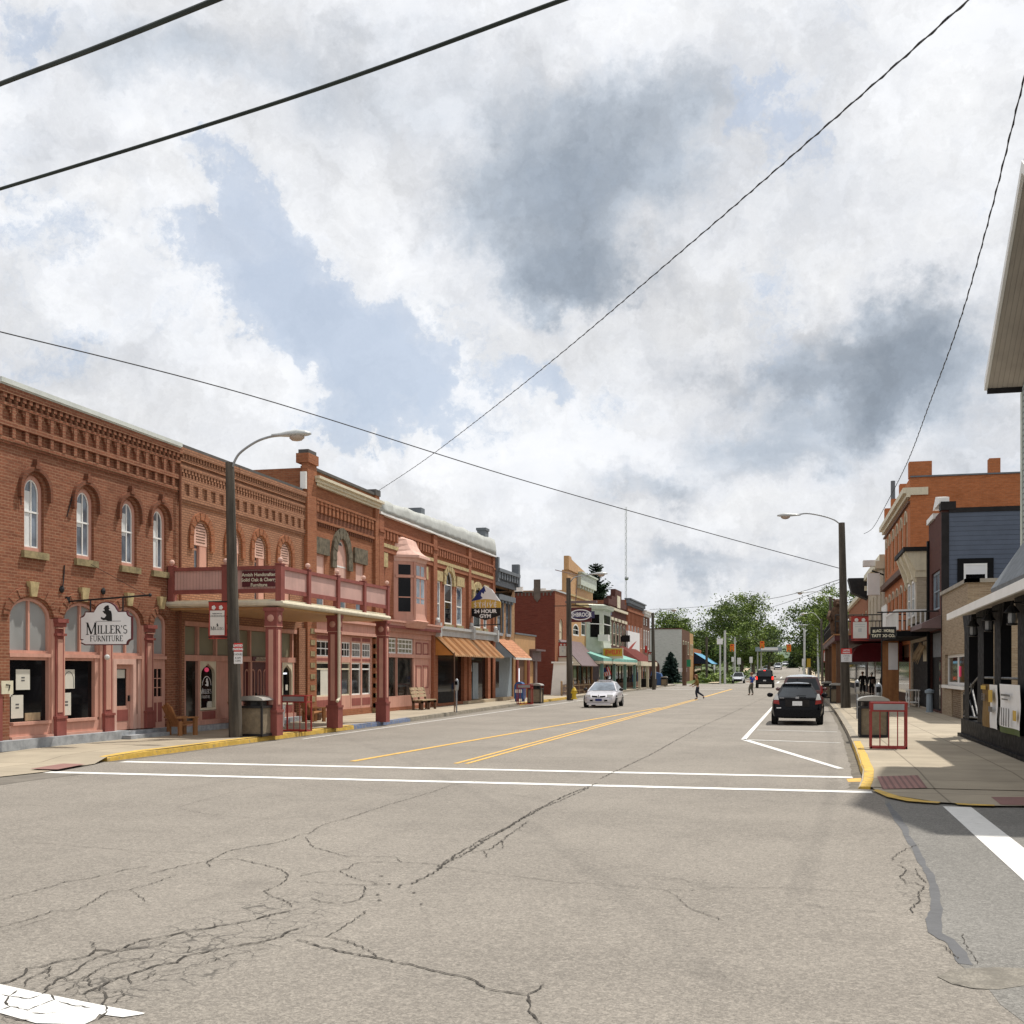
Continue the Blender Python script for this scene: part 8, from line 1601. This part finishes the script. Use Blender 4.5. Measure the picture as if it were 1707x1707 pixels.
# ------------------------------------------------------------------ wires
def wire(label, pts, rad, m, n=10, twist=0):
    P3 = [Vector((0, 0, CH))+Vector(ray(*p[:2]))*p[2] if len(p) == 3 else Vector(p[0]) for p in pts]; sm = []
    for k in range(len(P3)-1):
        a, b_ = P3[max(0, k-1)], P3[min(len(P3)-1, k+2)]; p, q = P3[k], P3[k+1]
        for i in range(n): t = i/n; sm.append(.5*((2*p)+(q-a)*t+(2*a-5*p+4*q-b_)*t*t+(-a+3*p-3*q+b_)*t**3))
    sm.append(P3[-1]); r = thing('overhead_wire', label, 'wire', tuple(sm[0])); mm = MB(); mm.tube(sm, rad, 6); mm.build('cable', m, r)
    if twist:
        mm = MB(); tot = 0; tw = []
        for k in range(len(sm)-1):
            L = (sm[k+1]-sm[k]).length; s_ = max(2, int(L/.12)); d = (sm[k+1]-sm[k]).normalized(); a = d.cross(Vector((0, 0, 1))).normalized(); b_ = a.cross(d)
            for i in range(s_): t = tot+L*i/s_; tw.append(sm[k].lerp(sm[k+1], i/s_)+(a*math.cos(t*twist)+b_*math.sin(t*twist))*rad*1.5)
            tot += L
        mm.tube(tw, rad*.75, 4, caps=False); mm.build('wrapped_strand', m, r)
wire('thick black cable crossing the top left corner', [(-200, 218, 7), (0, 140, 6.2), (180, 72, 5.5), (420, -25, 4.8)], .0125, 'wire_black')
wire('thick black cable second from the top, left half of the sky', [(-200, 372, 7.6), (0, 315, 7), (480, 165, 5.8), (940, -1, 4.9), (1100, -60, 4.6)], .0098, 'wire_black')
wire('long thin wire from the left edge down to the right wooden pole', [(-60, 540, 30), (0, 553, 31), (420, 660, 37), (850, 794, 45), (1180, 888, 52), (1402, 948, 56.5)], .019, 'wire_grey')
wire('twisted service cable from the tall brick parapet up to the top right', [(628, 820, 49), (720, 758, 42), (900, 618, 31), (1150, 407, 21), (1400, 190, 14.5), (1612, 2, 11), (1690, -70, 10)], .0085, 'wire_grey', 14, 9)
wire('twisted service cable hanging down past the right house eave', [(1735, 20, 13), (1700, 160, 15), (1650, 360, 18), (1600, 535, 22), (1550, 672, 28), (1512, 772, 36), (1475, 845, 48), (1455, 880, 56), (1440, 890, 60)], .009, 'wire_grey', 8, 9)
wire('faint wire from the far left lamp across to the right pole, upper', [(1083, 1016, 122), (1160, 1012, 105), (1290, 997, 80), (1400, 966, 57)], .016, 'wire_grey')
wire('faint wire below it to the right wooden pole', [(1150, 1045, 150), (1250, 1022, 110), (1330, 998, 78), (1401, 970, 57)], .014, 'wire_grey')
# ------------------------------------------------------------------ traffic lights, far poles, signs
YT_ = 163.
def tlight(label, px, py):
    x, z = onY(px, py, YT_); r = thing('traffic_light', label, 'traffic light', (x, YT_, z), group='orange traffic lights on a span wire'); m = MB()
    for dx, dy in ((0, -.3), (0, .3), (-.3, 0), (.3, 0)): m.box(x+dx*.6-.12, x+dx*.6+.12, YT_+dy*.6-.1, YT_+dy*.6+.1, z-.48, z+.48)
    m.box(x-.25, x+.25, YT_-.25, YT_+.25, z+.44, z+.52); m.build('housing', 'traffic_orange', r)
    for k, mm in enumerate(('lamp_tail', 'sign_gold', 'sign_green')): q = MB(); q.ball((x, YT_-.42, z+.34-k*.34), .11, sc=(1, .4, 1)); q.build('lens', mm, r)
    for k in range(3): q = MB(); q.box(x-.15, x+.15, YT_-.62, YT_-.42, z+.46-k*.34, z+.48-k*.34); q.build('visor', 'traffic_orange', r)
    q = MB(); q.tube([(x, YT_, z+.6), (x, YT_, z+1.2)], .03, 5); q.build('hanger', 'metal_black', r)
tlight('orange traffic light left of the pickup, before the big green tree', 1220.5, 1080); tlight('orange traffic light above the pickup, before the blue white canopy', 1270.5, 1075); tlight('orange traffic light at the far right of the span, against the sky gap', 1315, 1080.5)
z_ = onY(1260, 1066, YT_)[1]; wire('span wire carrying the orange traffic lights', [(1208, 1062, 166), (1260, 1066, 160), (1341, 1062, 156)], .03, 'wire_grey', 4)
def post(label, px, t, bt, Y, rad, m, name='utility_post'):
    x, z1 = onY(px, t, Y); r = thing(name, label, 'pole', (x, Y, zt(Y))); q = MB(); q.tube([(x, Y, zt(Y)-.1), (x, Y, z1)], rad, 8); q.build('pole', m, r); return r, x, z1
post('tall pale pole left of the first traffic light', 1208.5, 1051, 1120, 166, .16, 'metal_pale'); post('pale pole just right of the first traffic light', 1225, 1062, 1115, 190, .14, 'metal_pale')
r, x, z1 = post('shorter pale pole with a white square box on top', 1200.5, 1073, 1118, 168, .12, 'metal_pale'); m = MB(); m.box(x-.45, x+.35, 167.8, 168.2, z1-.1, z1+.75); m.build('box', 'sign_white', r)
post('pale pole on the right side before the dark tree', 1341, 1048, 1115, 170, .15, 'metal_pale'); post('brown pole at the orange awning, far left', 1141, 1075, 1144, 150, .28, 'wood_dark'); post('brown pole before the park trees, left of the pale poles', 1178, 1062, 1135, 185, .2, 'wood_pole')
for px, py, w_, h, Y, lb in ((1222, 1099, 5, 8, 195, 'white square sign under the first traffic light'), (1232, 1102, 6, 11, 205, 'white sign group right of the first traffic light'), (1252, 1100, 5, 10, 205, 'white upright sign left of the canopy posts'), (1191, 1112, 3, 8, 185, 'small pale sign in the park hedge'), (1339, 1104, 4, 12, 205, 'white sign on the right pole far away'), (1348, 1105, 6, 14, 210, 'yellow and white sign on the far right pavement')):
    f = face_y(Y); x, z = onY(px, py, Y); k = Y/1900; r = thing('road_sign', lb, 'sign', (x, Y, zt(Y))); m = MB(); m.fbox(f, x-w_*k*.5, x+w_*k*.5, z-h*k*.5, z+h*k*.5, 0, .05); m.build('plate', 'sign_gold' if 'yellow' in lb else 'sign_white', r); m = MB(); m.tube([(x, Y, zt(Y)), (x, Y, z)], .06, 5); m.build('post', 'metal_pale', r)
f = face_y(151.); x, z = onY(1139, 1116, 151.); r = thing('street_sign', 'green and white street name sign on the brown pole', 'sign', (x, 151, z)); m = MB(); m.fbox(f, x-.6, x+.5, z-.3, z+.2, .35, .4); m.build('plate', 'sign_white', r); m = MB(); m.fbox(f, x+.4, x+1.0, z+.35, z+1.3, .35, .4); m.build('arrow_plate', 'sign_green', r)
r = thing('station_canopy', 'low blue and white flat canopy on thin posts beyond the traffic lights', 'canopy', (-9, 205, zt(205))); (x0, z0), (x1, z1) = onY(1259, 1085.5, 205), onY(1303, 1078.5, 205); m = MB(); m.box(x0, x1, 205, 211, z0, z1); m.build('roof', 'grey_blue', r); m = MB(); m.box(x0+1, x1-.6, 204.9, 205, z0+.15, z1-.1); m.build('fascia', 'sign_white', r)
for p in (1263, 1269): m = MB(); xx = onY(p, 1100, 207)[0]; m.tube([(xx, 207, zt(207)), (xx, 207, z0)], .14, 6); m.build('post', 'metal_pale', r)
# radio mast
YM = 420.; xm, zm = onY(1043.5, 845, YM); r = thing('radio_mast', 'slim pale lattice radio mast behind the left row of shops', 'mast', (xm, YM, 2)); m = MB()
for a, b_ in ((-.3, -.2), (.3, -.2), (0, .35)): m.tube([(xm+a, YM+b_, 1), (xm+a, YM+b_, zm)], .055, 4)
zz = 2.
while zz < zm-1.2: m.tube([(xm-.3, YM-.2, zz), (xm+.3, YM-.2, zz+1.2)], .045, 4); m.tube([(xm+.3, YM-.2, zz+1.2), (xm-.3, YM-.2, zz+2.4)], .045, 4); zz += 2.4
m.build('lattice', 'metal_pale', r); m = MB(); z_ = onY(1046, 964, YM)[1]; m.ball((xm+.3, YM-.5, z_), .8); m.build('dish', 'metal_grey', r)
# ------------------------------------------------------------------ trees
def tree(label, x, y, zg, H, R, seed, n=90, leaf=.42, per=60, mats=('leaf_light', 'leaf_mid', 'leaf_dark'), wts=(.4, .4, .2), trunk=.28, base=.25, group='park and street trees', flat=1., name='leafy_tree'):
    rn = random.Random(seed); r = thing(name, label, 'tree', (x, y, zg), group=group); m = MB()
    tips = []; th = H*base
    m.tube([(x, y, zg-.3), (x+rn.uniform(-.2, .2), y, zg+th*.6), (x+rn.uniform(-.3, .3), y, zg+th), (x+rn.uniform(-.5, .5), y, zg+H*.62)], [trunk*1.3, trunk, trunk*.85, trunk*.25], 8)
    for k in range(9): a = rn.uniform(0, 6.28); h = zg+H*rn.uniform(base*.8, .6); e = Vector((x+math.cos(a)*R*rn.uniform(.4, .8), y+math.sin(a)*R*rn.uniform(.4, .8), h+H*rn.uniform(.08, .25))); s_ = Vector((x, y, h)); mid = s_.lerp(e, .5)+Vector((0, 0, -.2)); m.tube([s_, mid, e], [trunk*.4, trunk*.25, trunk*.08], 5)
    m.build('trunk', 'bark', r); c = MB(); hc = H*(1-base*.75)/2; zc = zg+H-hc
    lobes = [(Vector((rn.uniform(-.55, .55)*R, rn.uniform(-.5, .5)*R, rn.uniform(-.5, .55)*hc)), rn.uniform(.38, .62)) for _ in range(9)]+[(Vector((0, 0, hc*.5)), .5)]
    for k in range(n):
        lo, q = rn.choice(lobes); d = Vector((rn.gauss(0, 1), rn.gauss(0, 1), rn.gauss(0, 1))).normalized()*rn.uniform(.35, 1.)**.5
        p = Vector((x, y, zc))+lo+Vector((d.x*R*q, d.y*R*q, d.z*hc*q*flat)); t = rn.random(); mi = 0 if t < wts[0] else 1 if t < wts[0]+wts[1] else 2; cr = rn.uniform(.45, .95)*R*.2
        for _ in range(per):
            v = p+Vector((rn.gauss(0, cr), rn.gauss(0, cr), rn.gauss(0, cr*.6))); a = Vector((rn.gauss(0, 1), rn.gauss(0, 1), rn.gauss(0, .7))).normalized(); b_ = a.cross(Vector((rn.gauss(0, 1), rn.gauss(0, 1), rn.gauss(0, 1)))).normalized(); L = leaf*rn.uniform(.6, 1.25)
            c.face([v-a*L*.5, v+b_*L*.32, v+a*L*.5, v-b_*L*.32], mi if rn.random() < .9 else rn.randint(0, 2))
    o = c.build('crown', mats, r); return r
TL = [('bushy light green tree rising behind the white block wall', 1127, 1016, 62, 255, 1, (.6, .3, .1), .2), ('green tree between the white block wall and the pale poles', 1166, 1048, 46, 262, 2, (.3, .5, .2), .2),
 ('tall spreading green tree, left half of the big group beyond the crossing', 1212, 1000, 80, 232, 3, (.35, .45, .2), .25), ('tallest airy tree of the group beyond the crossing', 1256, 986, 76, 255, 4, (.45, .4, .15), .3), ('light green lower tree in front of the big group', 1236, 1036, 70, 222, 5, (.6, .3, .1), .22), ('dark green tree at the right end of the big group', 1281, 1042, 54, 262, 6, (.1, .4, .5), .2), ('dark low tree left under the big group', 1190, 1066, 50, 240, 14, (.1, .4, .5), .15),
 ('large dark leafy tree right of the road overhanging the sky gap', 1350, 1004, 88, 214, 7, (.1, .4, .5), .22), ('light green topped tree behind the right lamp poles', 1386, 976, 78, 198, 8, (.55, .35, .1), .2), ('light green tree above the right shop roofs', 1437, 972, 60, 206, 9, (.5, .35, .15), .2), ('dark tree low behind the grey lamp poles', 1378, 1050, 62, 222, 10, (.1, .4, .5), .12), ('tree standing right behind the tall orange block and cream front', 1480, 1010, 70, 190, 11, (.3, .4, .3), .2),
 ('rounded far tree at the end of the road, left side', 1286, 1084, 36, 330, 12, (.5, .4, .1), .1), ('far tree at the end of the road, right of the gap', 1348, 1080, 36, 320, 13, (.2, .5, .3), .1), ('far small tree behind the station canopy', 1262, 1074, 46, 300, 15, (.3, .5, .2), .12)]
for lb, px, py, wpx, Y, sd, wt, bs in TL:
    x, z = onY(px, py, Y); R = wpx*Y/1900*.60; zg = zt(Y)-.05; n = 110 if wpx > 60 else 70
    tree(lb, x, Y, zg, z-zg, R, sd, n=n, leaf=.42 if Y < 300 else .6, per=85, wts=wt, trunk=.34, base=bs)
rn = random.Random(5)
hm = MB()                       # hedge and undergrowth at the park edge: one mass of leaves
for k in range(9000):
    t = rn.random(); Y = 178+rn.random()*60; px = 1160+rn.random()*110; x = onY(px, 1100, Y)[0]
    if x > -9.2: continue
    hgt = .5+1.0*(.5+.5*math.sin(px*.13)*math.sin(Y*.2)); v = Vector((x, Y, zt(Y)+rn.random()*hgt)); a = Vector((rn.gauss(0, 1), rn.gauss(0, 1), rn.gauss(0, 1))).normalized(); b_ = a.cross(Vector((rn.gauss(0, 1), rn.gauss(0, 1), 1))).normalized(); L = .5; hm.face([v-a*L*.5, v+b_*L*.4, v+a*L*.5, v-b_*L*.4], rn.choice((0, 1, 1, 2)))
o = hm.build('undergrowth', ['leaf_light', 'leaf_mid', 'leaf_dark']); tag(o, 'low green undergrowth and hedge along the park edge beyond the crossing', 'hedge'); o['kind'] = 'stuff'
wm_ = MB()                      # far wood closing the view
for k in range(16000):
    x = rn.uniform(-260, 160); Y = rn.uniform(340, 470)
    if -14 < x < 7 and Y < 430: continue
    top = 7+5*math.sin(x*.05)+4*math.sin(x*.17+1)+(Y-340)*.05; 
    if -16 < x < 12: top *= .22
    v = Vector((x, Y, zt(Y)+top*rn.random()**.6)); a = Vector((rn.gauss(0, 1), rn.gauss(0, 1), rn.gauss(0, 1))).normalized(); b_ = a.cross(Vector((rn.gauss(0, 1), rn.gauss(0, 1), 1))).normalized(); L = 2.0; wm_.face([v-a*L*.5, v+b_*L*.4, v+a*L*.5, v-b_*L*.4], rn.choice((0, 1, 1, 2)))
o = wm_.build('far_wood', ['leaf_light', 'leaf_mid', 'leaf_dark']); tag(o, 'far green wood closing the end of the road', 'wood'); o['kind'] = 'stuff'
def conifer(label, px, pt, pb, wpx, Y, seed, m_, zg=None, droop=.35, name='conifer', dens=1., prof=lambda f: (1-f)**.62):
    x, z1 = onY(px, pt, Y); R = wpx*Y/1900/2; zg = (onY(px, pb, Y)[1] if zg is None else zg); H = z1-zg; rn = random.Random(seed); r = thing(name, label, 'tree', (x, Y, zg)); t = MB(); t.tube([(x, Y, zg-.2), (x, Y, z1)], [H*.025+.05, .03], 7); t.build('trunk', 'bark', r); c = MB(); nl = int(26*dens)
    for k in range(nl):
        f_ = k/(nl-1); z = zg+H*(.06+.92*f_); rad = R*prof(f_)+.08
        for j in range(int((18 if dens > 1 else 16)*(1-f_*.4))):
            a = rn.uniform(0, 6.28); rr = rad*rn.uniform(.65, 1.1)
            for i in range(8):
                s_ = (i+.5)/8; p = Vector((x+math.cos(a)*rr*s_, Y+math.sin(a)*rr*s_, z-droop*rr*s_*s_+.12*rr*s_)); q = Vector((math.cos(a), math.sin(a), -.1)); w_ = rr*.16*(1.2-s_)+.06
                for _ in range(2): sd_ = Vector((-math.sin(a)+rn.gauss(0, .4), math.cos(a)+rn.gauss(0, .4), rn.gauss(0, .5))).normalized(); c.face([p-q*w_, p+sd_*w_*1.3, p+q*w_*1.4, p-sd_*w_*1.3])
    c.build('crown', m_, r); return r
conifer('dark ragged conifer rising behind the yellow tan building', 993, 938, 1020, 80, 150, 21, 'needle', zg=.0, droop=-.35, name='conifer', dens=1.7, prof=lambda f: min(1., (1-f)*3.2+.12)**.8*(.75+.25*math.sin(f*60)))
conifer('dense blue green spruce standing before the white block wall', 1118, 1086, 1141, 40, 168, 22, 'needle_blue', zg=.0, dens=1.6, droop=.15)
conifer('blue topped thin spruce far behind the pale poles', 1322, 1072, 1110, 22, 300, 23, 'needle', zg=2.4)
# distant wooded hill
hb = MB(); xs = [-900+k*40 for k in range(46)]; rows = []
for j, (Y, f_) in enumerate(((700, 0), (850, .55), (1000, 1.), (1300, .8))): rows.append([(x, Y, 2.8+f_*(14+9*math.sin(x*.006+1)+5*math.sin(x*.021))) for x in xs])
for j in range(3):
    for i in range(len(xs)-1): hb.face([rows[j][i], rows[j][i+1], rows[j+1][i+1], rows[j+1][i]])
struct(hb.build('hill', mat('hill_wood', (.09, .13, .08), 1., .3, .03), smooth=True))
